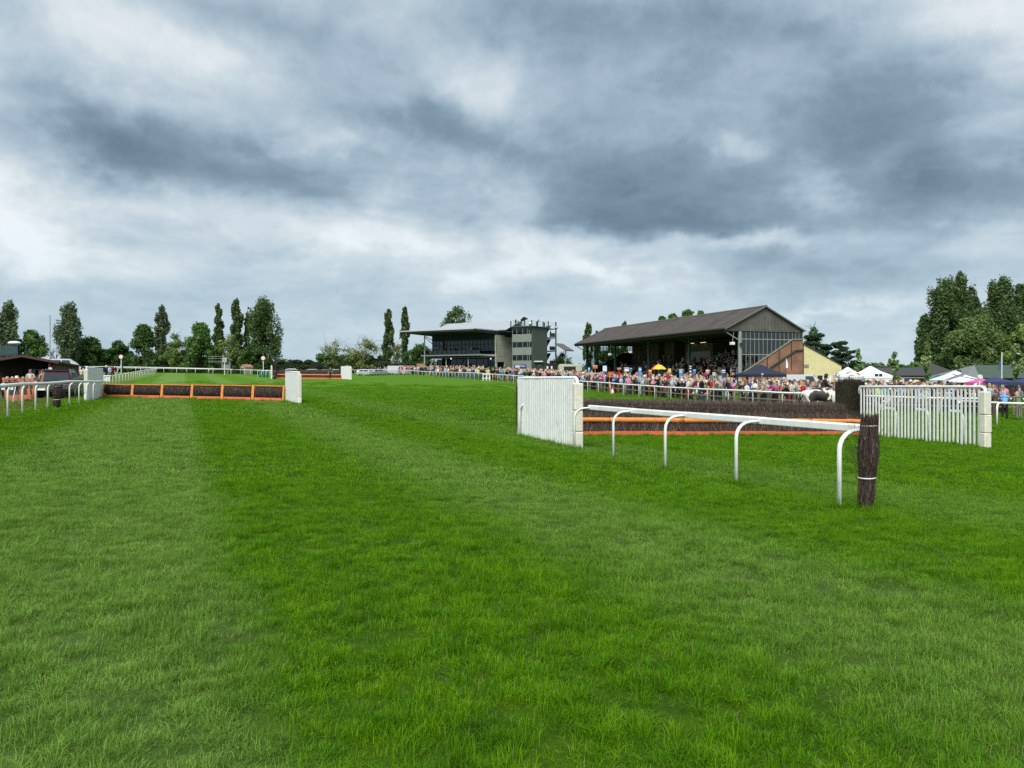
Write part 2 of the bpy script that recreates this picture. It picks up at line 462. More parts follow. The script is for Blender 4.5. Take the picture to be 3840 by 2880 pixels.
# ------------------------------------------------------------------ mesh helpers
class MB:
    def __init__(s):
        s.v, s.f, s.m = [], [], []

    def add(s, vs, fs, mi=0):
        o = len(s.v)
        s.v.extend([tuple(v) for v in vs])
        s.f.extend([tuple(i + o for i in f) for f in fs])
        s.m.extend([mi] * len(fs))
        return s

    def hexa(s, p8, mi=0):
        return s.add(p8, [(0, 3, 2, 1), (4, 5, 6, 7), (0, 1, 5, 4), (1, 2, 6, 5), (2, 3, 7, 6), (3, 0, 4, 7)], mi)

    def box(s, x0, x1, y0, y1, z0, z1, mi=0):
        return s.hexa([(x0, y0, z0), (x1, y0, z0), (x1, y1, z0), (x0, y1, z0), (x0, y0, z1), (x1, y0, z1), (x1, y1, z1), (x0, y1, z1)], mi)

    def bbox(s, x0, x1, y0, y1, z0, z1, b=0.01, mi=0):
        """box with chamfered edges"""
        vs, xs, ys, zs = [], (x0, x1), (y0, y1), (z0, z1)
        idx = {}
        for i in (0, 1):
            for j in (0, 1):
                for k in (0, 1):
                    sx_, sy_, sz_ = (b if i == 0 else -b), (b if j == 0 else -b), (b if k == 0 else -b)
                    idx[i, j, k, 'x'] = len(vs); vs.append((xs[i], ys[j] + sy_, zs[k] + sz_))
                    idx[i, j, k, 'y'] = len(vs); vs.append((xs[i] + sx_, ys[j], zs[k] + sz_))
                    idx[i, j, k, 'z'] = len(vs); vs.append((xs[i] + sx_, ys[j] + sy_, zs[k]))
        fs = []
        for i in (0, 1):
            r = [idx[i, 0, 0, 'x'], idx[i, 0, 1, 'x'], idx[i, 1, 1, 'x'], idx[i, 1, 0, 'x']]
            fs.append(tuple(r if i == 0 else r[::-1]))
            r = [idx[0, i, 0, 'y'], idx[1, i, 0, 'y'], idx[1, i, 1, 'y'], idx[0, i, 1, 'y']]
            fs.append(tuple(r if i == 0 else r[::-1]))
            r = [idx[0, 0, i, 'z'], idx[0, 1, i, 'z'], idx[1, 1, i, 'z'], idx[1, 0, i, 'z']]
            fs.append(tuple(r if i == 0 else r[::-1]))
        for a in (0, 1):
            for c in (0, 1):
                fs.append((idx[0, a, c, 'y'], idx[1, a, c, 'y'], idx[1, a, c, 'z'], idx[0, a, c, 'z']))
                fs.append((idx[a, 0, c, 'x'], idx[a, 1, c, 'x'], idx[a, 1, c, 'z'], idx[a, 0, c, 'z']))
                fs.append((idx[a, c, 0, 'x'], idx[a, c, 1, 'x'], idx[a, c, 1, 'y'], idx[a, c, 0, 'y']))
        for kk in [(i, j, k) for i in (0, 1) for j in (0, 1) for k in (0, 1)]:
            fs.append((idx[(*kk, 'x')], idx[(*kk, 'y')], idx[(*kk, 'z')]))
        return s.add(vs, fs, mi)

    def tube(s, pts, r, n=8, mi=0, cap=True, flat=1.0, up=None):
        pts = [Vector(p_) for p_ in pts]
        m_ = len(pts)
        rs = r if isinstance(r, (list, tuple)) else [r] * m_
        t0 = (pts[1] - pts[0]).normalized()
        a = Vector(up) if up else (Vector((0, 0, 1)) if abs(t0.z) < 0.9 else Vector((1, 0, 0)))
        nrm = (a - t0 * a.dot(t0)).normalized()
        vs = []
        for i in range(m_):
            if i == 0:
                t = pts[1] - pts[0]
            elif i == m_ - 1:
                t = pts[-1] - pts[-2]
            else:
                t = (pts[i + 1] - pts[i]).normalized() + (pts[i] - pts[i - 1]).normalized()
            t.normalize()
            nrm = (nrm - t * nrm.dot(t)).normalized()
            bn = t.cross(nrm)
            for k in range(n):
                an = 2 * math.pi * k / n + math.pi / n
                vs.append(pts[i] + nrm * (math.cos(an) * rs[i]) + bn * (math.sin(an) * rs[i] * flat))
        fs = []
        for i in range(m_ - 1):
            for k in range(n):
                k2 = (k + 1) % n
                fs.append((i * n + k, i * n + k2, (i + 1) * n + k2, (i + 1) * n + k))
        if cap:
            fs.append(tuple(range(n))[::-1])
            fs.append(tuple((m_ - 1) * n + k for k in range(n)))
        return s.add(vs, fs, mi)

    def lathe(s, prof, n=16, mi=0, c=(0, 0, 0), cap=True):
        vs, fs = [], []
        for (r, z) in prof:
            for k in range(n):
                a = 2 * math.pi * k / n
                vs.append((c[0] + r * math.cos(a), c[1] + r * math.sin(a), c[2] + z))
        for i in range(len(prof) - 1):
            for k in range(n):
                k2 = (k + 1) % n
                fs.append((i * n + k, i * n + k2, (i + 1) * n + k2, (i + 1) * n + k))
        if cap:
            fs.append(tuple(range(n))[::-1])
            fs.append(tuple((len(prof) - 1) * n + k for k in range(n)))
        return s.add(vs, fs, mi)

    def ball(s, c, r, n=10, m_=6, mi=0):
        r = r if isinstance(r, (tuple, list)) else (r, r, r)
        vs = [(c[0], c[1], c[2] - r[2])]
        for i in range(1, m_):
            th = math.pi * i / m_
            for k in range(n):
                a = 2 * math.pi * k / n
                vs.append((c[0] + r[0] * math.sin(th) * math.cos(a), c[1] + r[1] * math.sin(th) * math.sin(a), c[2] - r[2] * math.cos(th)))
        vs.append((c[0], c[1], c[2] + r[2]))
        fs = [(0, 1 + (k + 1) % n, 1 + k) for k in range(n)]
        for i in range(m_ - 2):
            for k in range(n):
                k2 = (k + 1) % n
                fs.append((1 + i * n + k, 1 + i * n + k2, 1 + (i + 1) * n + k2, 1 + (i + 1) * n + k))
        L = len(vs) - 1
        fs += [(L, 1 + (m_ - 2) * n + k, 1 + (m_ - 2) * n + (k + 1) % n) for k in range(n)]
        return s.add(vs, fs, mi)

    def prism(s, poly, vec, mi=0):
        """closed polygon (3D points) pushed along vec"""
        n = len(poly)
        vec = Vector(vec)
        vs = [Vector(p_) for p_ in poly] + [Vector(p_) + vec for p_ in poly]
        fs = [tuple(range(n))[::-1], tuple(range(n, 2 * n))]
        for i in range(n):
            j = (i + 1) % n
            fs.append((i, j, n + j, n + i))
        return s.add(vs, fs, mi)

    def mesh(s, name, mats, smooth_=False):
        me = bpy.data.meshes.new(name)
        me.from_pydata(s.v, [], s.f)
        for m_ in (mats if isinstance(mats, (list, tuple)) else [mats]):
            me.materials.append(m_)
        if any(s.m):
            me.polygons.foreach_set('material_index', s.m)
        if smooth_:
            me.polygons.foreach_set('use_smooth', [True] * len(me.polygons))
        me.update()
        return me

    def build(s, name, mats, parent=None, smooth_=False, loc=(0, 0, 0), rz=0.0):
        return link(name, s.mesh(name, mats, smooth_), parent, loc, rz)


def link(name, me, parent=None, loc=(0, 0, 0), rz=0.0, rot=None, sc=None):
    o = bpy.data.objects.new(name, me)
    COL.objects.link(o)
    o.parent = parent
    o.location = loc
    o.rotation_euler = rot if rot else (0, 0, rz)
    if sc is not None:
        o.scale = sc if isinstance(sc, (tuple, list)) else (sc, sc, sc)
    return o


def tag(o, label, cat=None, group=None, kind=None):
    o['label'] = label
    if cat:
        o['category'] = cat
    if group:
        o['group'] = group
    if kind:
        o['kind'] = kind
    return o


def thing(name, label, cat, loc=(0, 0, 0), rz=0.0, group=None):
    o = bpy.data.objects.new(name, None)
    COL.objects.link(o)
    o.location = loc
    o.rotation_euler = (0, 0, rz)
    o.empty_display_size = 0.3
    return tag(o, label, cat, group)


def copy_tree(o, parent=None):
    c = o.copy()
    COL.objects.link(c)
    c.parent = parent
    for ch in list(o.children):
        copy_tree(ch, c)
    return c


def fast_mesh(name, verts, nper, mats, mat_idx=None, smooth_=False):
    """many equal faces of nper corners, verts already unshared: (n*nper, 3)"""
    me = bpy.data.meshes.new(name)
    nv = len(verts)
    nf = nv // nper
    me.vertices.add(nv)
    me.vertices.foreach_set('co', np.asarray(verts, np.float32).ravel())
    me.loops.add(nv)
    me.loops.foreach_set('vertex_index', np.arange(nv, dtype=np.int32))
    me.polygons.add(nf)
    me.polygons.foreach_set('loop_start', np.arange(0, nv, nper, dtype=np.int32))
    for m_ in (mats if isinstance(mats, (list, tuple)) else [mats]):
        me.materials.append(m_)
    if mat_idx is not None:
        me.polygons.foreach_set('material_index', np.asarray(mat_idx, np.int32))
    me.update(calc_edges=True)
    me.validate()
    return me


def twig_verts(base, tip, w, rng, bend=0.0):
    """thin tapering strips from base to tip points -> quads"""
    base, tip = np.asarray(base, float), np.asarray(tip, float)
    n = len(base)
    d = tip - base
    r = rng.normal(size=(n, 3))
    side = np.cross(d, r)
    side /= np.linalg.norm(side, axis=1)[:, None] + 1e-9
    w = (np.asarray(w) * np.ones(n))[:, None]
    a, b = base - side * w / 2, base + side * w / 2
    c, e = tip + side * w / 5, tip - side * w / 5
    return np.stack([a, b, c, e], 1).reshape(-1, 3)
# ------------------------------------------------------------------ ground
def make_ground():
    def axis(lo, hi, fine, grow):
        a, step = [0.0], fine
        while a[-1] < hi:
            a.append(a[-1] + step)
            step = min(step * grow, 250)
        b, step = [0.0], fine
        while b[-1] > lo:
            b.append(b[-1] - step)
            step = min(step * grow, 250)
        return np.array(sorted(set(a + b)))
    xs = axis(-2600, 2600, 0.8, 1.035)
    ys = axis(-300, 3200, 0.8, 1.03)
    xx, yy = np.meshgrid(xs, ys)
    z = zg_arr(xx, yy).reshape(xx.shape)
    nx, ny = len(xs), len(ys)
    vs = np.stack([xx, yy, z], -1).reshape(-1, 3)
    idx = np.arange(nx * ny).reshape(ny, nx)
    fs = np.stack([idx[:-1, :-1], idx[:-1, 1:], idx[1:, 1:], idx[1:, :-1]], -1).reshape(-1, 4)
    me = bpy.data.meshes.new('ground')
    me.from_pydata(vs.tolist(), [], fs.tolist())
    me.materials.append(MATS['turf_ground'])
    me.polygons.foreach_set('use_smooth', [True] * len(me.polygons))
    o = link('ground', me)
    tag(o, 'green turf ground of the racecourse', kind='structure')


make_ground()


def make_grass():
    rng = np.random.default_rng(5)

    def tile(name, size, n, length, width, seg3):
        px = rng.uniform(-size * .62, size * .62, n)
        py = rng.uniform(-size * .62, size * .62, n)
        # blades gathered in hummocks a hand's breadth wide, sparse and short between them
        nc = max(8, int((size * 1.2 / .125) ** 2))
        tx = rng.uniform(-size * .6, size * .6, nc)
        ty = rng.uniform(-size * .6, size * .6, nc)
        th = rng.lognormal(0, .25, nc)
        ti = rng.integers(0, nc, n)
        near = rng.random(n) < 0.76
        sg = .038 * min(1.6, max(1.0, size / .5))
        ox, oy = rng.normal(0, sg, n), rng.normal(0, sg, n)
        px = np.where(near, tx[ti] + ox, px)
        py = np.where(near, ty[ti] + oy, py)
        fall = np.exp(-(ox ** 2 + oy ** 2) / (2 * (1.4 * sg) ** 2))
        L = length * rng.lognormal(0, .25, n) * np.where(near, (.72 + .66 * fall) * th[ti], .72)
        an = np.where(near, np.arctan2(oy, ox) + rng.normal(0, .9, n), rng.uniform(0, 2 * np.pi, n))
        lean = np.abs(rng.normal(.55, .30, n)) * L
        lx, ly = np.cos(an) * lean, np.sin(an) * lean
        wn = an + np.pi / 2 + rng.normal(0, .5, n)
        wx, wy = np.cos(wn) * width / 2, np.sin(wn) * width / 2
        b = np.stack([px, py, np.full(n, -.012)], -1)
        m = b + np.stack([lx * .35, ly * .35, L * .62], -1)
        t = b + np.stack([lx * 1.15, ly * 1.15, L * (1 - .25 * np.minimum(1, lean / L))], -1)
        w = np.stack([wx, wy, np.zeros(n)], -1)
        # two faces per blade sharing vertices keeps "per island" tone whole
        vs = np.stack([b - w, b + w, m + w * .8, m - w * .8, t], 1).reshape(-1, 3)
        k = np.arange(n)[:, None] * 5
        f4 = (k + np.array([0, 1, 2, 3])).tolist()
        f3 = (k + np.array([3, 2, 4])).tolist()
        me = bpy.data.meshes.new(name)
        me.from_pydata(vs.tolist(), [], f4 + f3)
        me.materials.append(MATS['turf_blade'])
        return bpy.data.objects.new(name, me)

    def scatter(oname, label, tiles, pts, rot, scl, idx):
        coll = bpy.data.collections.new(oname + '_tiles')
        for t in tiles:
            coll.objects.link(t)
        me = bpy.data.meshes.new(oname)
        me.vertices.add(len(pts))
        me.vertices.foreach_set('co', pts.astype(np.float32).ravel())
        for nm, ty, data in (('rot', 'FLOAT_VECTOR', rot), ('scl', 'FLOAT_VECTOR', scl)):
            a = me.attributes.new(nm, ty, 'POINT')
            a.data.foreach_set('vector', data.astype(np.float32).ravel())
        a = me.attributes.new('idx', 'INT', 'POINT')
        a.data.foreach_set('value', idx.astype(np.int32))
        me.materials.append(MATS['turf_blade'])
        o = link(oname, me)
        ng = bpy.data.node_groups.new(oname, 'GeometryNodeTree')
        ng.interface.new_socket('Geometry', in_out='INPUT', socket_type='NodeSocketGeometry')
        ng.interface.new_socket('Geometry', in_out='OUTPUT', socket_type='NodeSocketGeometry')
        gi, go = ng.nodes.new('NodeGroupInput'), ng.nodes.new('NodeGroupOutput')
        ip = ng.nodes.new('GeometryNodeInstanceOnPoints')
        ci = ng.nodes.new('GeometryNodeCollectionInfo')
        ci.inputs['Collection'].default_value = coll
        ci.inputs['Separate Children'].default_value = True
        ci.inputs['Reset Children'].default_value = True
        ip.inputs['Pick Instance'].default_value = True

        def attr(nm, ty):
            n = ng.nodes.new('GeometryNodeInputNamedAttribute')
            n.data_type = ty
            n.inputs['Name'].default_value = nm
            return next(s_ for s_ in n.outputs if s_.enabled and s_.name == 'Attribute')
        ng.links.new(gi.outputs[0], ip.inputs['Points'])
        ng.links.new(ci.outputs[0], ip.inputs['Instance'])
        ng.links.new(attr('idx', 'INT'), ip.inputs['Instance Index'])
        ng.links.new(attr('rot', 'FLOAT_VECTOR'), ip.inputs['Rotation'])
        ng.links.new(attr('scl', 'FLOAT_VECTOR'), ip.inputs['Scale'])
        ng.links.new(ip.outputs[0], go.inputs[0])
        md = o.modifiers.new('scatter', 'NODES')
        md.node_group = ng
        tag(o, label, 'grass', kind='stuff')

    # smooth random field for height and lean
    def field(x, y, seed, sc):
        r = np.random.default_rng(seed)
        v = np.zeros_like(x)
        for i in range(10):
            a = r.uniform(0, 2 * np.pi)
            f = sc * r.uniform(.5, 2.2)
            v += np.sin((x * np.cos(a) + y * np.sin(a)) * f + r.uniform(0, 6.28))
        return v / 4.0

    LODS = [('grass_near', 'long green turf blades close to the camera', 1.2, 12.5, 0.50, 1600, .040, .0034, 8, 2.3),
            ('grass_middle', 'green turf blades between the camera and the brush fence', 12.0, 31.0, 0.62, 760, .041, .0074, 6, 2.0),
            ('grass_far', 'short green turf blades on the course beyond the brush fence', 30.0, 100.0, 1.5, 900, .055, .020, 5, 1.15)]
    for (nm, lab, d0, d1, size, nb, ln, wd, nv, over) in LODS:
        tiles = [tile('%s_tile_%d' % (nm, i), size, nb, ln, wd, True) for i in range(nv)]
        xm = .70 * d1 + 4
        step = size / math.sqrt(over)
        gx, gy = np.meshgrid(np.arange(-xm, xm, step), np.arange(d0, d1, step))
        gx = gx.ravel() + rng.uniform(-.38, .38, gx.size) * step
        gy = gy.ravel() + rng.uniform(-.38, .38, gy.size) * step
        keep = (np.abs(gx) < .70 * gy + 3.0)
        if nm == 'grass_far':
            keep &= rng.random(gx.size) < np.clip(1.45 - (gy - 30) / 50, .0, 1)
        gx, gy = gx[keep], gy[keep]
        n = len(gx)
        z = zg_arr(gx, gy)
        h = field(gx, gy, 11, 3.2) * .6 + field(gx, gy, 12, 1.0) * .35
        hs = np.clip(1.0 + .34 * h + rng.normal(0, .12, n), .55, 1.7)
        s_ = gx * CR.x + gy * CR.y
        hs = np.where((s_ > -3) & (s_ < .3), hs * 1.04, hs)
        hs = np.where(s_ < -5.4, hs * .75, hs)
        scl = np.stack([np.ones(n), np.ones(n), hs], -1)
        rot = np.stack([field(gx, gy, 21, 1.6) * .10, field(gx, gy, 22, 1.6) * .10, rng.uniform(0, 6.283, n)], -1)
        scatter(nm, lab, tiles, np.stack([gx, gy, z - .004], -1), rot, scl, rng.integers(0, nv, n))
    # longer grass the mower misses round posts and boards
    feet = [(4.44, 10.67), (3.74, 13.12), (3.03, 15.55), (2.32, 18.0), (1.62, 20.45), (4.77, 10.62), (4.85, 10.55)]
    px_, py_ = [], []
    for (fx, fy) in feet:
        for k in range(14):
            a, r = rng.uniform(0, 6.283), abs(rng.normal(0, .07)) + .03
            px_.append(fx + r * math.cos(a)); py_.append(fy + r * math.sin(a))
    for (ax, ay, bx, by, cnt) in ((.15, 25.2, 1.70, 20.6, 150), (.95, 25.3, 13.7, 29.55, 260), (13.2, 29.8, 14.3, 23.8, 150), (-26.6, 51.0, -14.3, 49.3, 160), (-14.3, 49.6, -12.4, 45.8, 50)):
        t = rng.random(cnt)
        px_ += list(ax + (bx - ax) * t + rng.normal(0, .06, cnt)); py_ += list(ay + (by - ay) * t + rng.normal(0, .06, cnt))
    for pts in (LEFT_PTS,):
        for (fx, fy) in pts:
            for k in range(6):
                px_.append(fx + rng.normal(0, .08)); py_.append(fy + rng.normal(0, .08))
    gx, gy = np.array(px_), np.array(py_)
    n = len(gx)
    tiles = [tile('grass_tuft_tile_%d' % i, .13, 70, .085, .0055, True) for i in range(5)]
    hs = rng.uniform(.6, 1.35, n)
    scatter('grass_tufts', 'longer grass tufts round the feet of rails and fences', tiles, np.stack([gx, gy, zg_arr(gx, gy) - .004], -1),
            np.stack([rng.normal(0, .1, n), rng.normal(0, .1, n), rng.uniform(0, 6.283, n)], -1), np.stack([np.ones(n), np.ones(n), hs], -1), rng.integers(0, 5, n))


LEFT_PTS = [(-15.2, 21.2), (-16.0, 24.4), (-16.9, 26.8), (-17.9, 29.2), (-18.9, 31.8), (-19.9, 34.5), (-20.8, 37.0), (-21.7, 39.6)]
make_grass()


# ------------------------------------------------------------------ running rails
def resample(pts, step):
    pts = [Vector((a, b, 0)) for a, b in pts]
    out, acc = [pts[0]], 0.0
    L = sum((pts[i + 1] - pts[i]).length for i in range(len(pts) - 1))
    n = max(1, round(L / step))
    st = L / n
    need = st
    for i in range(len(pts) - 1):
        a, b = pts[i], pts[i + 1]
        seg = (b - a).length
        pos = 0.0
        while seg - pos >= need - 1e-6 and len(out) < n + 1:
            pos += need
            out.append(a.lerp(b, pos / seg))
            need = st
        need -= (seg - pos)
    if len(out) < n + 1:
        out.append(pts[-1])
    return out


def smooth_line(pts, n=4):
    """Catmull-Rom through points"""
    P_ = [Vector((*p_, 0)) for p_ in pts]
    P_ = [P_[0] * 2 - P_[1]] + P_ + [P_[-1] * 2 - P_[-2]]
    out = []
    for i in range(1, len(P_) - 2):
        for k in range(n):
            t = k / n
            a, b, c, d = P_[i - 1], P_[i], P_[i + 1], P_[i + 2]
            v = .5 * ((2 * b) + (c - a) * t + (2 * a - 5 * b + 4 * c - d) * t * t + (3 * b - a - 3 * c + d) * t ** 3)
            out.append((v.x, v.y))
    out.append((P_[-2].x, P_[-2].y))
    return out


def goose_mesh(h, off, r, n=8, flat=1.0):
    """a rail leg standing at the origin whose top bends over to +X"""
    rb = min(0.26, h * .27)
    pts = [(0, 0, -.15), (0, 0, h - rb - .04)]
    for i in range(1, 6):
        a = math.pi / 2 * i / 5
        pts.append((rb * (1 - math.cos(a)), 0, h - rb - .04 + rb * math.sin(a)))
    pts.append((max(off, rb + .05), 0, h - .03))
    return MB().tube(pts, r, n, flat=flat, up=(0, 1, 0)).mesh('post', WHITE, True)


def running_rail(label, pts, side, h=1.1, spacing=2.5, off=.42, rr=.05, pr=.032, n=8, group='white running rails', wav=0.012, seed=1, name='running_rail', zoff=0.0):
    rnd = random.Random(seed)
    ps = resample(pts, spacing)
    z0 = zg(ps[0].x, ps[0].y)
    root = thing(name, label, 'rail', (ps[0].x, ps[0].y, z0), 0, group)
    pm = goose_mesh(h, off, pr, n)
    line = []
    for i, p_ in enumerate(ps):
        t = (ps[min(i + 1, len(ps) - 1)] - ps[max(i - 1, 0)]).normalized()
        nrm = Vector((t.y, -t.x, 0)) * side
        z = zg(p_.x, p_.y) + zoff
        link('post', pm, root, (p_.x - ps[0].x, p_.y - ps[0].y, z - z0), math.atan2(nrm.y, nrm.x))
        e = p_ + nrm * (off + rr * .5)
        line.append(Vector((e.x - ps[0].x, e.y - ps[0].y, z + h - rr * .4 - z0 + rnd.uniform(-wav, wav))))
    t = (line[1] - line[0]).normalized()
    line[0] -= t * .3
    line[-1] += (line[-1] - line[-2]).normalized() * .3
    MB().tube(line, rr, n).build('rail', WHITE, root, True)
    return root


# --- near rail with box-section top, running back to the left wing of the brush fence
def near_rail():
    pos = [(4.44, 10.67), (3.74, 13.12), (3.03, 15.55), (2.32, 18.0), (1.62, 20.45)]
    z0 = zg(*pos[0])
    root = thing('running_rail', 'near white plastic rail of five bent legs running back to the slatted wing', 'rail', (*pos[0], z0), 0, 'white running rails')
    pm = goose_mesh(1.10, .44, .041, 12, .62)
    ends = []
    for (x, y) in pos:
        z = zg(x, y)
        link('post', pm, root, (x - pos[0][0], y - pos[0][1], z - z0), math.atan2(.28, .96))
        ends.append(Vector((x - pos[0][0] + .96 * .47, y - pos[0][1] + .28 * .47, z - z0 + 1.08)))
    dirv = (ends[-1] - ends[0]).normalized()
    pts = [ends[0] - dirv * .02] + ends[1:4] + [ends[4]]
    for i in range(4):
        a, b = pts[i] - dirv * .10, pts[i + 1] + dirv * .10
        t = (b - a).normalized()
        sd_ = t.cross(Vector((0, 0, 1))).normalized()
        k = 1.0 + .05 * (i % 2)
        mb = MB()
        prof = [(-.045, -.055), (.045, -.055), (.05, -.045), (.05, .035), (.03, .058), (-.03, .058), (-.05, .035), (-.05, -.045)]
        ring = lambda c: [c + sd_ * (px * k) + Vector((0, 0, py * k)) for px, py in prof]
        vs = ring(a) + ring(b)
        fs = [tuple(range(8))[::-1], tuple(range(8, 16))] + [(j, (j + 1) % 8, 8 + (j + 1) % 8, 8 + j) for j in range(8)]
        mb.add(vs, fs)
        mb.build('rail_section', WHITE, root)
        if i:
            MB().tube([a + dirv * .1 + sd_ * -.05, a + dirv * .1 + sd_ * -.075], .02, 8).build('bolt', STEEL, root)


near_rail()

LEFT_RAIL = smooth_line([(-15.2, 21.2), (-16.0, 24.4), (-17.9, 29.2), (-19.9, 34.5), (-21.7, 39.6), (-23.2, 43.6)], 3)
running_rail('white tubular rail at the left edge, in front of the dark red car', LEFT_RAIL, 1, 1.12, 2.3, .40, .062, .036, wav=.03, seed=4)
LEFT_FAR = smooth_line([(-29.4, 54.0), (-33.5, 62), (-38.0, 72), (-42.6, 84), (-48, 100), (-53.5, 115), (-59, 130)], 4)
running_rail('long white rail curving away beyond the left wing of the hurdles', LEFT_FAR, 1, 1.12, 2.35, .40, .055, .036, wav=.02, seed=5)
FAR_TOP = [(X_(270, 150), 150), (X_(500, 150.5), 150.5), (X_(700, 150), 150), (X_(866, 147), 147)]
running_rail('upper white rail across the far end of the course, below the dark trees', FAR_TOP, -1, 1.12, 4.2, .35, .06, .04, seed=6)
FAR_LOW = [(X_(440, 168), 168), (X_(700, 170), 170), (X_(900, 170), 170), (X_(1012, 168), 168)]
running_rail('lower white rail in front of the beige shed, far end of the course', FAR_LOW, -1, 1.0, 4.6, .3, .06, .04, seed=7)
running_rail('short white rail ending at the left wing of the far fence', [(X_(966, 128), 128), (X_(1030, 120), 120)], -1, 1.15, 2.4, .3, .05, .036, seed=8)
OUTER = smooth_line([(-40.5, 198), (-29.7, 180), (-16.8, 155), (-7.6, 128), (0, 105), (7.39, 79), (12.2, 67.2), (16.9, 56.5), (21.0, 52.0), (26.0, 50.2), (34.5, 49.5)], 4)
running_rail('long white rail in front of the spectators on the right', OUTER, 1, 1.12, 2.45, .40, .055, .038, wav=.02, seed=9)
running_rail('white rail at the right edge, in front of the men leaning on the fence', [(X_(3590, 42), 42), (X_(3700, 40), 40), (X_(3838, 39), 39), (X_(3960, 38.5), 38.5)], -1, 1.15, 2.9, .35, .055, .05, seed=10)


# ------------------------------------------------------------------ wooden spectator fence behind the outer rail
def spectator_fence():
    wood = mat('weathered_wood', (0.20, 0.185, 0.13), .85, .25, 6)
    n0, n1 = 15, 40
    line = []
    for i in range(len(OUTER)):
        t = Vector((*OUTER[min(i + 1, len(OUTER) - 1)], 0)) - Vector((*OUTER[max(i - 1, 0)], 0))
        t.normalize()
        nrm = Vector((-t.y, t.x, 0))
        line.append((OUTER[i][0] + nrm.x * 1.7, OUTER[i][1] + nrm.y * 1.7))
    ps = resample(line[n0:n1 + 1], 1.9)
    z0 = zg(ps[0].x, ps[0].y)
    root = thing('wooden_fence', 'weathered wooden post and rail fence holding back the spectators', 'fence', (ps[0].x, ps[0].y, z0))
    pm = MB().bbox(-.06, .06, -.05, .05, -.3, 1.14, .01).mesh('post', wood)
    for p_ in ps:
        link('post', pm, root, (p_.x - ps[0].x, p_.y - ps[0].y, zg(p_.x, p_.y) - z0), .3)
    for hh in (.52, .98):
        for i in range(len(ps) - 1):
            a, b = ps[i], ps[i + 1]
            va = Vector((a.x - ps[0].x - .07, a.y - ps[0].y - .03, zg(a.x, a.y) - z0 + hh))
            vb = Vector((b.x - ps[0].x - .07, b.y - ps[0].y - .03, zg(b.x, b.y) - z0 + hh))
            t = (vb - va).normalized() * .9
            MB().tube([va, vb], .06, 4, flat=.4).build('rail', wood, root)
    return line


SPEC = spectator_fence()


# ------------------------------------------------------------------ birch brush helpers
def brush_mesh(name, boxes, n, rng, w, mats, weights):
    vs = []
    idx = []
    for (fb, ft, share) in boxes:
        k = int(n * share)
        base, tip = fb(k), ft(k)
        vs.append(twig_verts(base, tip(base) if callable(tip) else tip, rng.uniform(.6, 1.4, k) * w, rng))
        idx.append(rng.choice(len(mats), k, p=weights))
    return fast_mesh(name, np.concatenate(vs), 4, mats, np.concatenate(idx))


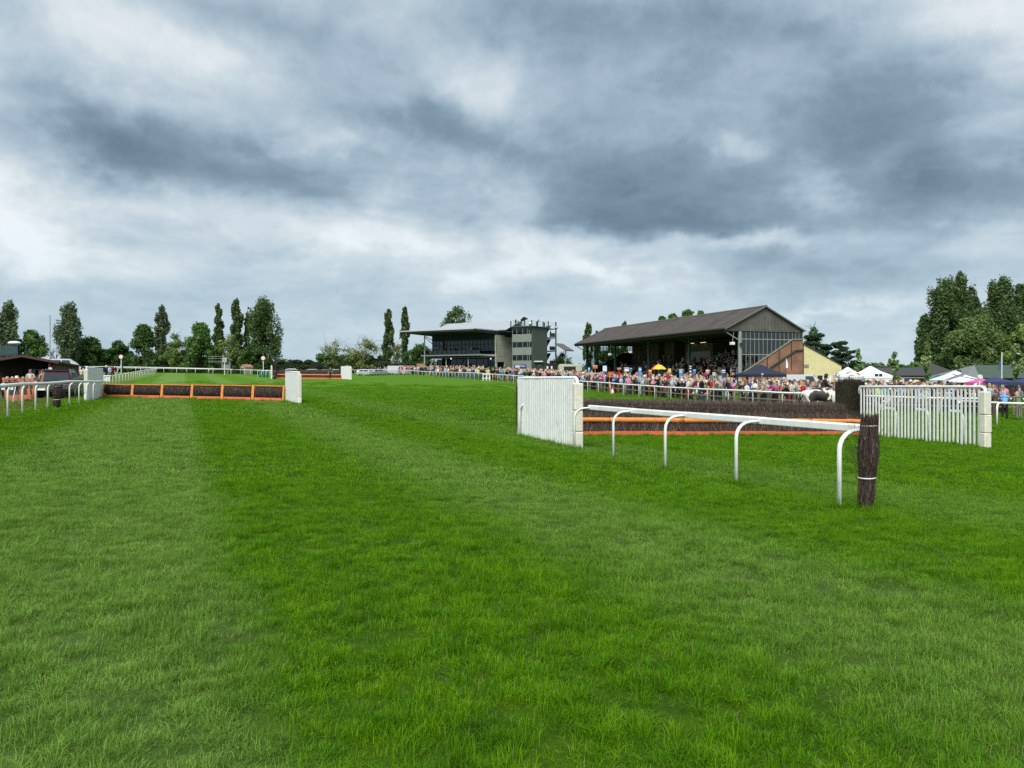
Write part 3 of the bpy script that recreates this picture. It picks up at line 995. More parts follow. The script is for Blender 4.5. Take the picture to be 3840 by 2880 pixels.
def brush_fence(label, A, B, seed, detail=1.0, hgt=1.0, ends=True):
    """steeplechase fence between ground points A and B (left, right as seen from take-off)"""
    rng = np.random.default_rng(seed)
    A, B = Vector((*A, 0)), Vector((*B, 0))
    L = (B - A).length
    ang = math.atan2(B.y - A.y, B.x - A.x)
    za, zb = zg(A.x, A.y), zg(B.x, B.y)
    sl = (zb - za) / L
    root = thing('brush_fence', label, 'fence', (A.x, A.y, za), ang)
    S = lambda u: sl * u
    # solid cores so that nothing shows through the birch
    def core(prof, nm, m_, u0=0.0, u1=L):
        mb = MB()
        mb.prism([(u0, w_, z_ + S(u0)) for w_, z_ in prof], (u1 - u0, 0, S(u1) - S(u0)))
        return mb.build(nm, m_, root)

    def tier(nm, w0, z0, w1, z1, n, ln, lean, u0=0.0, u1=L, thick=.0, rise=.9):
        u = rng.uniform(u0, u1, n)
        t = rng.uniform(-.02, 1, n)
        b = np.stack([u, w0 + (w1 - w0) * t - rng.uniform(0, .05, n) + rng.uniform(-thick, thick, n), z0 + (z1 - z0) * t + sl * u], -1)
        l_ = ln * rng.uniform(.55, 1.25, n)
        tip = b + np.stack([rng.normal(lean, .22, n) * l_, (w1 - w0) * l_ + rng.normal(-.08, .10, n) * l_, rise * l_ * rng.uniform(.7, 1.1, n)], -1)
        me = fast_mesh(nm, twig_verts(b, tip, rng.uniform(.5, 1.5, n) * .011 / max(.5, detail), rng), 4, [BIRCH, BIRCH2, STRAW], rng.choice(3, n, p=[.52, .44, .04]))
        o = link(nm, me, root)
        o['kind'] = 'stuff'
        return o
    h = hgt
    core([(.10, 0), (.62, .46 * h), (.62, 0)], 'lower_apron', BIRCH)
    core([(.42, .40 * h), (.95, .84 * h), (1.35, .86 * h), (1.35, .1), (.42, .1)], 'upper_apron', BIRCH)
    top = [(.92, .5), (.90, .95 * h), (1.0, 1.10 * h), (1.2, 1.16 * h), (1.7, 1.16 * h), (1.95, 1.06 * h), (2.0, .3)]
    core(top, 'top_brush', BIRCH)
    m_ = detail
    tier('lower_birch', .08, .08, .58, .44 * h, int(5200 * m_ * L / 13), .30, .25)
    tier('upper_birch', .46, .46 * h, .98, .82 * h, int(5200 * m_ * L / 13), .24, .2)
    tier('face_birch', .86, .78 * h, .98, 1.08 * h, int(4200 * m_ * L / 13), .13, .1)
    tier('crest_birch', .95, 1.08 * h, 1.9, 1.13 * h, int(5200 * m_ * L / 13), .13, .1, rise=1.0)
    ns = 6
    for i in range(ns):
        u0, u1 = L * i / ns + .004, L * (i + 1) / ns - .004
        zz = (i % 2) * .012
        MB().hexa([(u0, 0, S(u0) - .05), (u1, 0, S(u1) - .05), (u1, .12, S(u1) - .05), (u0, .12, S(u0) - .05),
                   (u0, .03, S(u0) + .155 + zz), (u1, .03, S(u1) + .155 + zz), (u1, .12, S(u1) + .155 + zz), (u0, .12, S(u0) + .155 + zz)]).build('base_board', RUST, root)
    ns = 5
    for i in range(ns):
        u0, u1 = max(.0, L * i / ns - .06), L * (i + 1) / ns + .06
        r = .085 + .008 * (i % 2)
        k = 9
        pts = [(u0 + (u1 - u0) * j / k, .44 + rng.uniform(-.008, .008), S(u0 + (u1 - u0) * j / k) + .52 * h + rng.uniform(-.008, .008)) for j in range(k + 1)]
        MB().tube(pts, [r * rng.uniform(.95, 1.05) for _ in pts], 12).build('padded_rail', AMBER if detail >= 1 else ORANGE, root, True)
    if ends:
        for (u0, u1, q_) in ((-.33, .35, .86), (L - .60, L + .12, 1.0)):
            core([(.75, .3), (.75, 1.90 * h * q_), (.9, 2.0 * h * q_), (1.45, 2.0 * h * q_), (1.55, 1.9 * h * q_), (1.55, .2)], 'end_brush', BRUSHG, u0, u1)
            n = int(3600 * m_)
            u = rng.uniform(u0, u1, n)
            face = rng.integers(0, 3, n)
            w_ = np.where(face == 0, .74, rng.uniform(.74, 1.55, n))
            u = np.where(face == 1, np.where(rng.random(n) < .5, u0, u1), u)
            z_ = np.where(face == 2, 1.93 * h, rng.uniform(.9, 1.95, n) * h) * q_ + sl * u
            b = np.stack([u, w_, z_], -1)
            d = rng.normal(0, .35, (n, 3)) + np.array([0, -.25, 1.0])
            tip = b + d * rng.uniform(.08, .2, n)[:, None]
            me = fast_mesh('end_twigs', twig_verts(b, tip, .012 / max(.5, detail), rng), 4, [BRUSHG, BIRCH, BIRCH2], rng.choice(3, n, p=[.55, .3, .15]))
            o = link('end_twigs', me, root)
            o['kind'] = 'stuff'
    return root, L, ang, za


FENCE_A, FENCE_B = (.95, 25.35), (13.75, 29.62)
brush_fence('nearest dark birch steeplechase fence with an orange rail and take-off board', FENCE_A, FENCE_B, 31)


# ------------------------------------------------------------------ wings of the near fence
def paling_wing(label, far, near, n, h, pw, solid, seed):
    rnd = random.Random(seed)
    A, B = Vector((*far, 0)), Vector((*near, 0))
    L = (B - A).length
    ang = math.atan2(B.y - A.y, B.x - A.x)
    za, zb = zg(A.x, A.y), zg(B.x, B.y)
    sl = (zb - za) / L
    root = thing('fence_wing', label, 'fence wing', (A.x, A.y, za), ang, 'wings of the near brush fence')
    if solid > 0:
        MB().hexa([(0, .03, -.06), (L, .03, sl * L - .06), (L, .045, sl * L - .06), (0, .045, -.06), (0, .03, h - .06), (L, .03, sl * L + h - .06), (L, .045, sl * L + h - .06), (0, .045, h - .06)]).build('backing_sheet', WHITE2, root)
        pm = MB().bbox(-pw / 2, pw / 2, -.035, .028, -.06, h - .03, .012).mesh('paling', WHITE)
    else:
        pm = MB().bbox(-pw / 2, pw / 2, -.016, .016, -.06, h - .03, .008).mesh('paling', WHITE)
    for i in range(n):
        u = L * (i + .5) / n
        o = link('paling', pm, root, (u + rnd.uniform(-.004, .004), 0, sl * u), rot=(rnd.uniform(-.004, .004), rnd.uniform(-.006, .006), 0))
    # top rail, rounded down into the padded end post
    pts = [(-.02, 0, h - .28), (-.02, 0, h - .06), (.05, 0, h)]
    pts += [(L * k / 6, 0, sl * L * k / 6 + h) for k in range(1, 6)]
    zz = sl * L + h
    for k in range(5):
        a = math.pi / 2 * k / 4
        pts.append((L + .02 + .16 * math.sin(a), 0, zz - .16 + .16 * math.cos(a)))
    pts.append((L + .18, 0, zz - .34))
    MB().tube(pts, .046, 10).build('top_rail', WHITE, root, True)
    for hh in ((.45, 1.25) if solid > 0 else ()):
        MB().tube([(0, .05, hh), (L, .05, sl * L + hh)], .028, 8).build('cross_rail', WHITE, root, True)
    z = sl * L - .08
    for k, (a, b) in enumerate(((0, .47), (.475, 1.02), (1.025, h - .12))):
        e = rnd.uniform(-.006, .006)
        MB().bbox(L + .06 + e, L + .30 + e, -.12 + e, .12 + e, z + .06 + a - (.1 if k == 0 else 0), z + .06 + b, .025).build('end_pad', CREAM, root)
    pm = goose_mesh(1.08, .34, .037, 10)
    for u in ((.42,) if solid > 0 else (L * .28, L * .56, L * .82)):
        link('support_post', pm, root, (u, -.10 if solid > 0 else .30, sl * u), rad(28) if solid > 0 else math.pi * .95)
    if solid < 0:
        for u in (L * .28, L * .56, L * .82):
            for q_ in ((-.02, 1.02), (.0, 1.42)):
                MB().bbox(u - .32, u + .18, .03, .075, sl * u + q_[1], sl * u + q_[1] + .09, .012).build('bracket', WHITE, root)
    return root


paling_wing('left wing of the near brush fence, tightly set white slats with a cream end post', (.21, 25.3), (1.66, 20.75), 29, 1.86, .148, 1.0, 1)
paling_wing('right wing of the near brush fence, open white slats with a cream end post', (13.22, 29.9), (14.28, 23.95), 34, 1.84, .075, -1.0, 2)


# ------------------------------------------------------------------ birch bundle by the near rail
def birch_bundle(label, x, y, h, r, seed, n=2600, twigs=64):
    rng = np.random.default_rng(seed)
    z = zg(x, y)
    root = thing('birch_bundle', label, 'brush bundle', (x, y, z), 0, 'tied birch bundles')
    prof = [(.0, .68), (.08, .82), (.20, .92), (.33, .82), (.345, .80), (.45, 1.0), (.60, 1.17), (.74, 1.06), (.86, .80), (.885, .72), (.91, .78), (.97, .94)]
    ts = np.array([a for a, b in prof])
    rs = np.array([b for a, b in prof])
    R = lambda t: r * np.interp(t, ts, rs)
    cx = lambda t: .10 * r / .135 * (t - .3) * (1 - .35 * t)
    mb = MB()
    nseg = 18
    vs, fs = [], []
    tt = np.linspace(0, .97, 20)
    for t in tt:
        for k in range(nseg):
            a = 2 * math.pi * k / nseg
            rr = R(t) * .96
            vs.append((cx(t) + rr * math.cos(a), rr * math.sin(a), t * h - .02))
    for i in range(len(tt) - 1):
        for k in range(nseg):
            k2 = (k + 1) % nseg
            fs.append((i * nseg + k, i * nseg + k2, (i + 1) * nseg + k2, (i + 1) * nseg + k))
    fs.append(tuple((len(tt) - 1) * nseg + k for k in range(nseg)))
    mb.add(vs, fs)
    mb.build('birch_core', BIRCH, root, True)
    t0 = rng.uniform(-.02, .93, n)
    ln = rng.uniform(.06, .22, n)
    t1 = np.minimum(t0 + ln, 1.0 + rng.normal(0, .012, n))
    a = rng.uniform(0, 2 * np.pi, n)
    da = rng.normal(0, .07, n)
    out = rng.uniform(.97, 1.07, n)
    b = np.stack([cx(t0) + R(t0) * out * np.cos(a), R(t0) * out * np.sin(a), t0 * h], -1)
    e = np.stack([cx(t1) + R(t1) * out * np.cos(a + da), R(t1) * out * np.sin(a + da), t1 * h], -1)
    o = link('birch_twigs', fast_mesh('birch_twigs', twig_verts(b, e, .009, rng), 4, [BIRCH, BIRCH2, STRAW], rng.choice(3, n, p=[.66, .33, .01])), root)
    o['kind'] = 'stuff'
    # stray shoots, mostly to the left
    vs = []
    for i in range(twigs):
        t = rng.uniform(.25, .75)
        an = rng.normal(math.pi, .7) if rng.random() < .75 else rng.normal(0, .5)
        p0 = np.array([cx(t) + R(t) * .8 * math.cos(an), R(t) * .8 * math.sin(an), t * h])
        d = np.array([math.cos(an), math.sin(an) * .6, rng.uniform(.2, 1.6)])
        d /= np.linalg.norm(d)
        for s_ in range(4):
            p1 = p0 + d * rng.uniform(.04, .09) * h / 1.27
            vs.append((p0, p1))
            if rng.random() < .6:
                sd_ = d + rng.normal(0, .6, 3)
                vs.append((p1, p1 + sd_ / np.linalg.norm(sd_) * rng.uniform(.03, .09)))
            d = d + rng.normal(0, .25, 3)
            d /= np.linalg.norm(d)
            p0 = p1
    if vs:
        b = np.array([v[0] for v in vs])
        e = np.array([v[1] for v in vs])
        o = link('stray_twigs', fast_mesh('stray_twigs', twig_verts(b, e, .0055, rng), 4, [BIRCH]), root)
        o['kind'] = 'stuff'
    for t in (.34, .885):
        pts = []
        for k in range(25):
            an = 2 * math.pi * k / 24
            rr = R(t) * 1.16
            pts.append((cx(t) + rr * math.cos(an), rr * math.sin(an), t * h + .006 * math.sin(an + 1)))
        MB().tube(pts, .0105, 6, cap=False).build('tie', TIE, root, True)


birch_bundle('tall dark birch bundle with white ties at the end of the near rail', 4.79, 10.62, 1.29, .113, 77)
birch_bundle('small dark birch bundle against the left rail, in front of the dark red car', X_(214, 33.5), 33.5, 1.05, .16, 78, 900, 4)


# ------------------------------------------------------------------ flight of hurdles
def hurdles():
    rng = np.random.default_rng(9)
    A, B = Vector((-26.6, 51.1, 0)), Vector((-14.35, 49.4, 0))
    ang = math.atan2(B.y - A.y, B.x - A.x)
    L = (B - A).length / 6
    words = ['first', 'second', 'third', 'fourth', 'fifth', 'sixth']
    for i in range(6):
        p_ = A.lerp(B, i / 6)
        q_ = A.lerp(B, (i + 1) / 6)
        za, zb = zg(p_.x, p_.y), zg(q_.x, q_.y)
        sl = (zb - za) / L
        lab = '%s orange-framed birch hurdle, counted from the left, between the two white wings' % words[i]
        root = thing('hurdle', lab, 'hurdle', (p_.x, p_.y, za), ang, 'hurdles of the flight across the course')
        top, lean = .90 + .02 * i, .14
        for u in (.042, L - .042):
            z = sl * u
            MB().hexa([(u - .04, -.05, z - .05), (u + .04, -.05, z - .05), (u + .04, .06, z - .05), (u - .04, .06, z - .05),
                       (u - .038, lean - .05, z + top), (u + .038, lean - .05, z + top), (u + .038, lean + .06, z + top), (u - .038, lean + .06, z + top)]).build('upright', AMBER, root)
        pts = [(u, lean * .93 - .02 + rng.uniform(-.01, .01), sl * u + top - .06 + rng.uniform(-.008, .008)) for u in np.linspace(.12, L - .12, 7)]
        MB().tube(pts, .038, 8).build('top_rail', ORANGE, root, True)
        MB().hexa([(.13, -.06, -.05 + sl * .13), (L - .13, -.06, -.05 + sl * (L - .13)), (L - .13, .05, -.05 + sl * L), (.13, .05, -.05),
                   (.13, -.01, .20), (L - .13, -.01, .20 + sl * (L - .13)), (L - .13, .06, .20 + sl * L), (.13, .06, .20)]).build('toe_board', RUST, root)
        # rolled birch between toe board and top rail
        prof = []
        for k in range(9):
            a = -math.pi / 2 + math.pi * k / 8
            prof.append((.14 - .20 * math.cos(a) + .10 * k / 8, .53 + (.33 + .012 * (i - 3)) * math.sin(a)))
        prof += [(.30, .84), (.16, .16)]
        MB().prism([(.13, w_, z_) for w_, z_ in prof], (L - .26, 0, sl * (L - .26))).build('birch_roll', BIRCH, root, True)
        n = 700
        u = rng.uniform(.13, L - .13, n)
        a = rng.uniform(-1.5, 1.3, n)
        da = rng.uniform(.2, .5, n)
        f = lambda u_, a_: np.stack([u_, .14 - .215 * np.cos(a_) + .10 * (a_ + 1.57) / 3.14, .53 + (.335 + .012 * (i - 3)) * np.sin(a_) + sl * u_], -1)
        me = fast_mesh('birch_twigs', twig_verts(f(u, a), f(u + rng.normal(0, .03, n), np.minimum(a + da, 1.5)), .022, rng), 4, [BIRCH, BIRCH2, STRAW], rng.choice(3, n, p=[.6, .36, .04]))
        o = link('birch_twigs', me, root)
        o['kind'] = 'stuff'


hurdles()


def board_wing(label, far, near, h, w=.10, seed=1, group='white boards beside the hurdles'):
    A, B = Vector((*far, 0)), Vector((*near, 0))
    L = (B - A).length
    ang = math.atan2(B.y - A.y, B.x - A.x)
    za, zb = zg(A.x, A.y), zg(B.x, B.y)
    sl = zb - za
    root = thing('wing_board', label, 'board', (A.x, A.y, za), ang, group)
    MB().hexa([(0, -.03, -.08), (L, -.03, sl - .08), (L, .03, sl - .08), (0, .03, -.08), (0, -.03, h), (L, -.03, sl + h), (L, .03, sl + h), (0, .03, h)]).build('panel', WHITE2, root)
    MB().tube([(-.02, 0, h + .02), (L, 0, sl + h + .02)], .045, 8).build('top_rail', WHITE, root, True)
    e = .0
    for k in range(2):
        a, b = (-.08, .42) if k == 0 else (.425, h - .08)
        MB().bbox(L - .02, L + .17, -.10, .10, sl + a, sl + b, .03).build('end_pad', CREAM if k else WHITE2, root)
    return root


board_wing('white board angled forward at the left end of the hurdle flight', (-26.85, 51.6), (-23.75, 43.9), 1.85)
board_wing('white board angled forward at the right end of the hurdle flight', (-14.3, 49.7), (-12.4, 45.9), 1.86)

# the second brush fence, further down the course
brush_fence('far dark brush fence with red rails, beyond the hurdle flight', (X_(1026, 117), 117), (X_(1284, 117.5), 117.5), 32, .35, 1.12)
board_wing('white board at the right end of the far brush fence', (X_(1279, 118), 118), (X_(1316, 114.5), 114.5), 1.86, group='white boards beside the far fence')
board_wing('narrow white board seen edge-on at the left end of the far brush fence', (X_(1016, 118), 118), (X_(1019, 114.5), 114.5), 1.9, group='white boards beside the far fence')
birch_bundle('little dark brush bundle beside the narrow board of the far fence', X_(1029, 113), 113, 1.35, .3, 79, 300, 0)
# ------------------------------------------------------------------ buildings
def brick_mat(name, c1, c2, mortar, axis_u, scale=1.0, rough=.85):
    """fine brickwork, too far off to tell the bricks apart"""
    m, nt, b, o = new_mat(name)
    t = nt.nodes.new('ShaderNodeTexCoord')
    g = nt.nodes.new('ShaderNodeNewGeometry')
    s = nt.nodes.new('ShaderNodeSeparateXYZ')
    nt.links.new(t.outputs['Object'], s.inputs[0])
    cmb = nt.nodes.new('ShaderNodeCombineXYZ')
    nt.links.new(mnode(nt, 'ADD', s.outputs[0], s.outputs[1]), cmb.inputs[0])
    nt.links.new(s.outputs[2], cmb.inputs[1])
    bt = nt.nodes.new('ShaderNodeTexBrick')
    bt.inputs['Color1'].default_value = (*c1, 1)
    bt.inputs['Color2'].default_value = (*c2, 1)
    bt.inputs['Mortar'].default_value = (*mortar, 1)
    bt.inputs['Scale'].default_value = 4.4 * scale
    bt.inputs['Mortar Size'].default_value = .03
    nt.links.new(cmb.outputs[0], bt.inputs['Vector'])
    f = noise(nt, g.outputs['Position'], .9, 6, .65)
    c = mixc(nt, 1.0, bt.outputs['Color'], ramp(nt, f, [(.3, (.62, .60, .58)), (.7, (1.2, 1.15, 1.1))]), 'MULTIPLY')
    nt.links.new(c, b.inputs['Base Color'])
    b.inputs['Roughness'].default_value = rough
    MATS[name] = m
    return m


def ribbed_mat(name, c, c2, pitch, along, rough=.8):
    """ribbed sheet: shallow relief across the sheet plus weather streaks"""
    m, nt, b, o = new_mat(name)
    t = nt.nodes.new('ShaderNodeTexCoord')
    g = nt.nodes.new('ShaderNodeNewGeometry')
    d = vnode(nt, 'DOT_PRODUCT', t.outputs['Object'], along)
    w = mnode(nt, 'SINE', mnode(nt, 'MULTIPLY', d, 2 * math.pi / pitch))
    bp = nt.nodes.new('ShaderNodeBump')
    bp.inputs['Strength'].default_value = .8
    bp.inputs['Distance'].default_value = .04
    nt.links.new(w, bp.inputs['Height'])
    nt.links.new(bp.outputs[0], b.inputs['Normal'])
    f = noise(nt, g.outputs['Position'], .8, 7, .7)
    cc = ramp(nt, f, [(.3, c), (.7, c2)])
    pn = mnode(nt, 'FLOOR', mnode(nt, 'DIVIDE', d, pitch * 4))
    wn = nt.nodes.new('ShaderNodeTexWhiteNoise')
    wn.noise_dimensions = '1D'
    nt.links.new(pn, wn.inputs['W'])
    cc = vnode(nt, 'SCALE', cc, scale=mnode(nt, 'MULTIPLY_ADD', wn.outputs['Value'], .3, .85))
    nt.links.new(cc, b.inputs['Base Color'])
    b.inputs['Roughness'].default_value = rough
    MATS[name] = m
    return m


BRICKM = brick_mat('red_brick', (.30, .115, .065), (.24, .085, .05), (.30, .24, .19), None)
ROOFM = ribbed_mat('old_sheet_roof', (.044, .034, .029), (.086, .070, .060), .30, (1, 0, 0))
GABLEM = ribbed_mat('gable_boards', (.085, .077, .073), (.15, .137, .13), .22, (0, 1, 0))
GLASS = glass_mat('clear_glass', (.75, .8, .8), .18, .85)
DGLASS = glass_mat('dark_glass', (.42, .50, .52), .14, .5)
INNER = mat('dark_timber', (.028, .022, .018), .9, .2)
CONC = mat('concrete', (.26, .25, .23), .85, .15, 3)
YELL = mat('cream_render', (.74, .64, .36), .8, .05, 2.0, dirt=(.60, .52, .30), dscale=.6)
GRNP = mat('green_paint', (.018, .06, .042), .5, .15)
DOORW = mat('white_door', (.72, .73, .70), .5, .06)
LAMPY = bpy.data.materials.new('tube_lamp')
LAMPY.use_nodes = True
_n2 = LAMPY.node_tree
_n2.nodes.clear()
_e = _n2.nodes.new('ShaderNodeEmission')
_e.inputs[0].default_value = (1.0, .80, .30, 1)
_e.inputs[1].default_value = .45
_o = _n2.nodes.new('ShaderNodeOutputMaterial')
_n2.links.new(_e.outputs[0], _o.inputs[0])
LAMPW = LAMPY.copy()
LAMPW.name = 'white_lamp'
LAMPW.node_tree.nodes['Emission'].inputs[0].default_value = (1, .97, .9, 1)

# old grandstand: local x runs away along the front, local y runs into the stand
GS = Vector((26.98, 100.0, 0))
GA = Vector((-.302, .953, 0))
GBV = Vector((.953, .302, 0))
GL, GW, GZE, GZR = 50.2, 12.0, 7.9, 10.75
GZ0 = .25


def gs_world(a, b):
    v = GS + GA * a + GBV * b
    return v.x, v.y


def old_stand():
    # x axis = GA, y axis must be 90 deg left of x; GBV is 90 deg right of GA, so local y = -depth
    root = thing('grandstand', 'old brick grandstand with a long dark pitched roof and glazed gable', 'grandstand', (GS.x, GS.y, 0), math.atan2(GA.y, GA.x))
    Y = lambda b: -b
    zr, ze = GZR, GZE
    th = .14
    hw = GW / 2
    # roof slopes as solid sheets
    for nm, (b0, z0_), (b1, z1_) in (('roof_slope', (-.05, ze - .02), (hw, zr)), ('roof_slope', (GW + .05, ze - .12), (hw, zr))):
        MB().hexa([(-.25, Y(b0), z0_), (GL, Y(b0), z0_), (GL, Y(b1), z1_), (-.25, Y(b1), z1_),
                   (-.25, Y(b0), z0_ + th), (GL, Y(b0), z0_ + th), (GL, Y(b1), z1_ + th), (-.25, Y(b1), z1_ + th)]).build(nm, ROOFM, root)
    MB().tube([(-.4, Y(hw), zr + th), (GL, Y(hw), zr + th)], .16, 8).build('ridge_cap', mat('ridge', (.13, .115, .105), .8), root)
    MB().tube([(-.25, Y(-.14), ze - .06), (GL, Y(-.14), ze - .06)], .10, 8).build('gutter', INNER, root)
    MB().box(-.25, GL, Y(.10), Y(-.02), ze - .42, ze - .06).build('fascia', INNER, root)
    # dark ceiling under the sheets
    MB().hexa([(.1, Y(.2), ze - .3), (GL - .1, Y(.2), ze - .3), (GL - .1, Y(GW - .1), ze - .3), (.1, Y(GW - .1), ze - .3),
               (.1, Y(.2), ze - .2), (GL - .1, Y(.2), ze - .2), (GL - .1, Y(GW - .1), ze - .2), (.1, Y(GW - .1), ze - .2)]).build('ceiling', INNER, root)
    # boarded gables
    for x0 in (0.0, GL - .16):
        MB().prism([(x0, Y(.05), ze - .05), (x0, Y(GW), ze - .12), (x0, Y(hw), zr - .02)], (.14, 0, 0)).build('gable', GABLEM, root)
        MB().hexa([(x0 - .03, Y(.0), ze - .26), (x0 + .17, Y(.0), ze - .26), (x0 + .17, Y(GW), ze - .30), (x0 - .03, Y(GW), ze - .30),
                   (x0 - .03, Y(.0), ze - .06), (x0 + .17, Y(.0), ze - .06), (x0 + .17, Y(GW), ze - .13), (x0 - .03, Y(GW), ze - .13)]).build('gable_beam', GABLEM, root)
    for sgn in (0, 1):
        b0, b1 = (-.1, hw) if not sgn else (GW + .1, hw)
        z0_, z1_ = (ze - .06, zr + .12) if not sgn else (ze - .16, zr + .12)
        MB().tube([(-.28, Y(b0), z0_), (-.28, Y(b1), z1_)], .11, 4).build('barge_board', mat('barge', (.16, .15, .14), .8), root)
    # columns along the front
    fb = 2.36
    for i in range(5):
        x = .0 + (GL - .35) * i / 4
        MB().bbox(x - .02, x + .30, Y(fb + .15), Y(fb - .15), GZ0 - .6, ze - .26, .02).build('column', GREENSTEEL if i else STEEL, root)
        MB().tube([(x + .14, Y(fb), ze - 1.5), (x + .14, Y(.4), ze - .45)], .07, 6).build('brace', STEEL if i == 0 else GREENSTEEL, root)
    # glazed gable ends with stepped brick below
    dz0, dz1, db0, db1 = 2.15, 6.66, 2.55, 10.3
    diag = lambda b: dz0 + (dz1 - dz0) * (b - db0) / (db1 - db0)
    for end, x in ((0, .02), (1, GL - .2)):
        if end == 0:
            MB().prism([(x, Y(2.55), GZ0 - .8), (x, Y(11.9), GZ0 - .8), (x, Y(11.9), 6.66), (x, Y(10.3), 6.66), (x, Y(2.55), dz0)], (.16, 0, 0)).build('brick_wall', BRICKM, root)
            MB().tube([(x - .04, Y(2.5), dz0 + .02), (x - .04, Y(10.3), 6.70), (x - .04, Y(11.9), 6.70)], .10, 4).build('coping', CONC, root)
            MB().tube([(x - .05, Y(6.9), 2.95), (x - .05, Y(10.75), 5.2), (x - .05, Y(11.95), 5.28)], .15, 4).build('stair_string', GRNP, root)
            for b in (4.6, 6.4, 8.2, 10.1):
                MB().box(x - .035, x - .004, Y(b + .05), Y(b - .05), GZ0, diag(b) - .1).build('pilaster', INNER, root)
            MB().box(x - .3, x - .02, Y(11.0), Y(8.8), GZ0 - .5, 2.6).build('porch', BRICKM, root)
        else:
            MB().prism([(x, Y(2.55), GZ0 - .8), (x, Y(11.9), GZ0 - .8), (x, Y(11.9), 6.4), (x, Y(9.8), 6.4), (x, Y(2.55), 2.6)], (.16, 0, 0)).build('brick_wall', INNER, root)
        fr = STEEL if end == 0 else GREENSTEEL
        top = ze - .32
        n = 12
        bs = [2.62 + (10.3 - 2.62) * i / (n - 0) for i in range(n + 1)] + [10.8, 11.3, 11.88]
        mull = mat('pale_mullion', (.25, .245, .21), .6, .1) if end == 0 else GREENSTEEL
        rows = [top, 6.62, 4.64, 2.2, GZ0]
        for b in bs:
            zb = max(diag(b), GZ0) if b < 10.3 else 6.70
            MB().box(x + .03, x + .09, Y(b + .035), Y(b - .035), zb, top).build('mullion', mull, root)
        for r in (6.62, 4.64):
            be = 10.3 if r > 6.6 else db0 + (r - dz0) / (dz1 - dz0) * (db1 - db0)
            MB().box(x + .02, x + .10, Y(be), Y(2.6), r - .04, r + .04).build('transom', mat('pale_transom', (.36, .36, .33), .6) if end == 0 else fr, root)
        gm = GLASS
        for i in range(len(bs) - 1):
            b0, b1 = bs[i] + .04, bs[i + 1] - .04
            zlo = (max(diag(b0), diag(b1)) if b1 < 10.4 else 6.72)
            for r in range(3):
                z1_, z0_ = rows[r] - .05, max(rows[r + 1] + .05, zlo)
                if z1_ - z0_ < .15:
                    continue
                MB().box(x + .055, x + .065, Y(b1), Y(b0), z0_, z1_).build('pane', gm, root)
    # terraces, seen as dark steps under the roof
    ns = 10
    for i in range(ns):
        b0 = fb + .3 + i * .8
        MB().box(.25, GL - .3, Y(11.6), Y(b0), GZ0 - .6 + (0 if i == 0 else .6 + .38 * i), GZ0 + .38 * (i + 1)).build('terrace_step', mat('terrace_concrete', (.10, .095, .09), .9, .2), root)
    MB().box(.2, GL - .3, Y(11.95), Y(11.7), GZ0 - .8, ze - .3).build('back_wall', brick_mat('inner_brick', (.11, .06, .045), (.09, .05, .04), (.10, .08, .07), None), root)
    for x in (30, 35.5):
        MB().box(x, x + 3.2, Y(11.7), Y(9.6), 2.5, ze - .3).build('inner_pier', MATS['inner_brick'], root)
    # judge's room hung at the back of the stand
    jr = MB().box(16.5, 24.5, Y(11.6), Y(8.6), 4.2, 6.9).build('viewing_room', mat('room_panel', (.085, .072, .056), .8), root)
    MB().box(17.1, 23.9, Y(8.62), Y(8.54), 4.5, 5.7).build('window', mat('room_window', (.14, .12, .09), .3), root)
    for x in (18.0, 21.4):
        MB().box(x, x + 1.4, Y(8.35), Y(8.22), 7.0, 7.06).build('tube_lamp', LAMPY, root)
    for x, b, z in ((36, .4, 5.6), (.0, .9, 6.0)):
        MB().bbox(x - .28, x + .28, Y(b + .5), Y(b + .05), z - .16, z + .2, .03).build('floodlight', WHITE2, root)
        MB().tube([(x, Y(b + .3), z + .2), (x, Y(b + .5), GZE - .4)], .03, 6).build('floodlight_arm', STEEL, root)
    MB().lathe([(.0, 0), (.26, 0), (.26, .10), (.0, .10)], 14).build('clock', DARKSTEEL, root, loc=(-.12, Y(2.4), 5.9)).rotation_euler = (0, -math.pi / 2, 0)


old_stand()


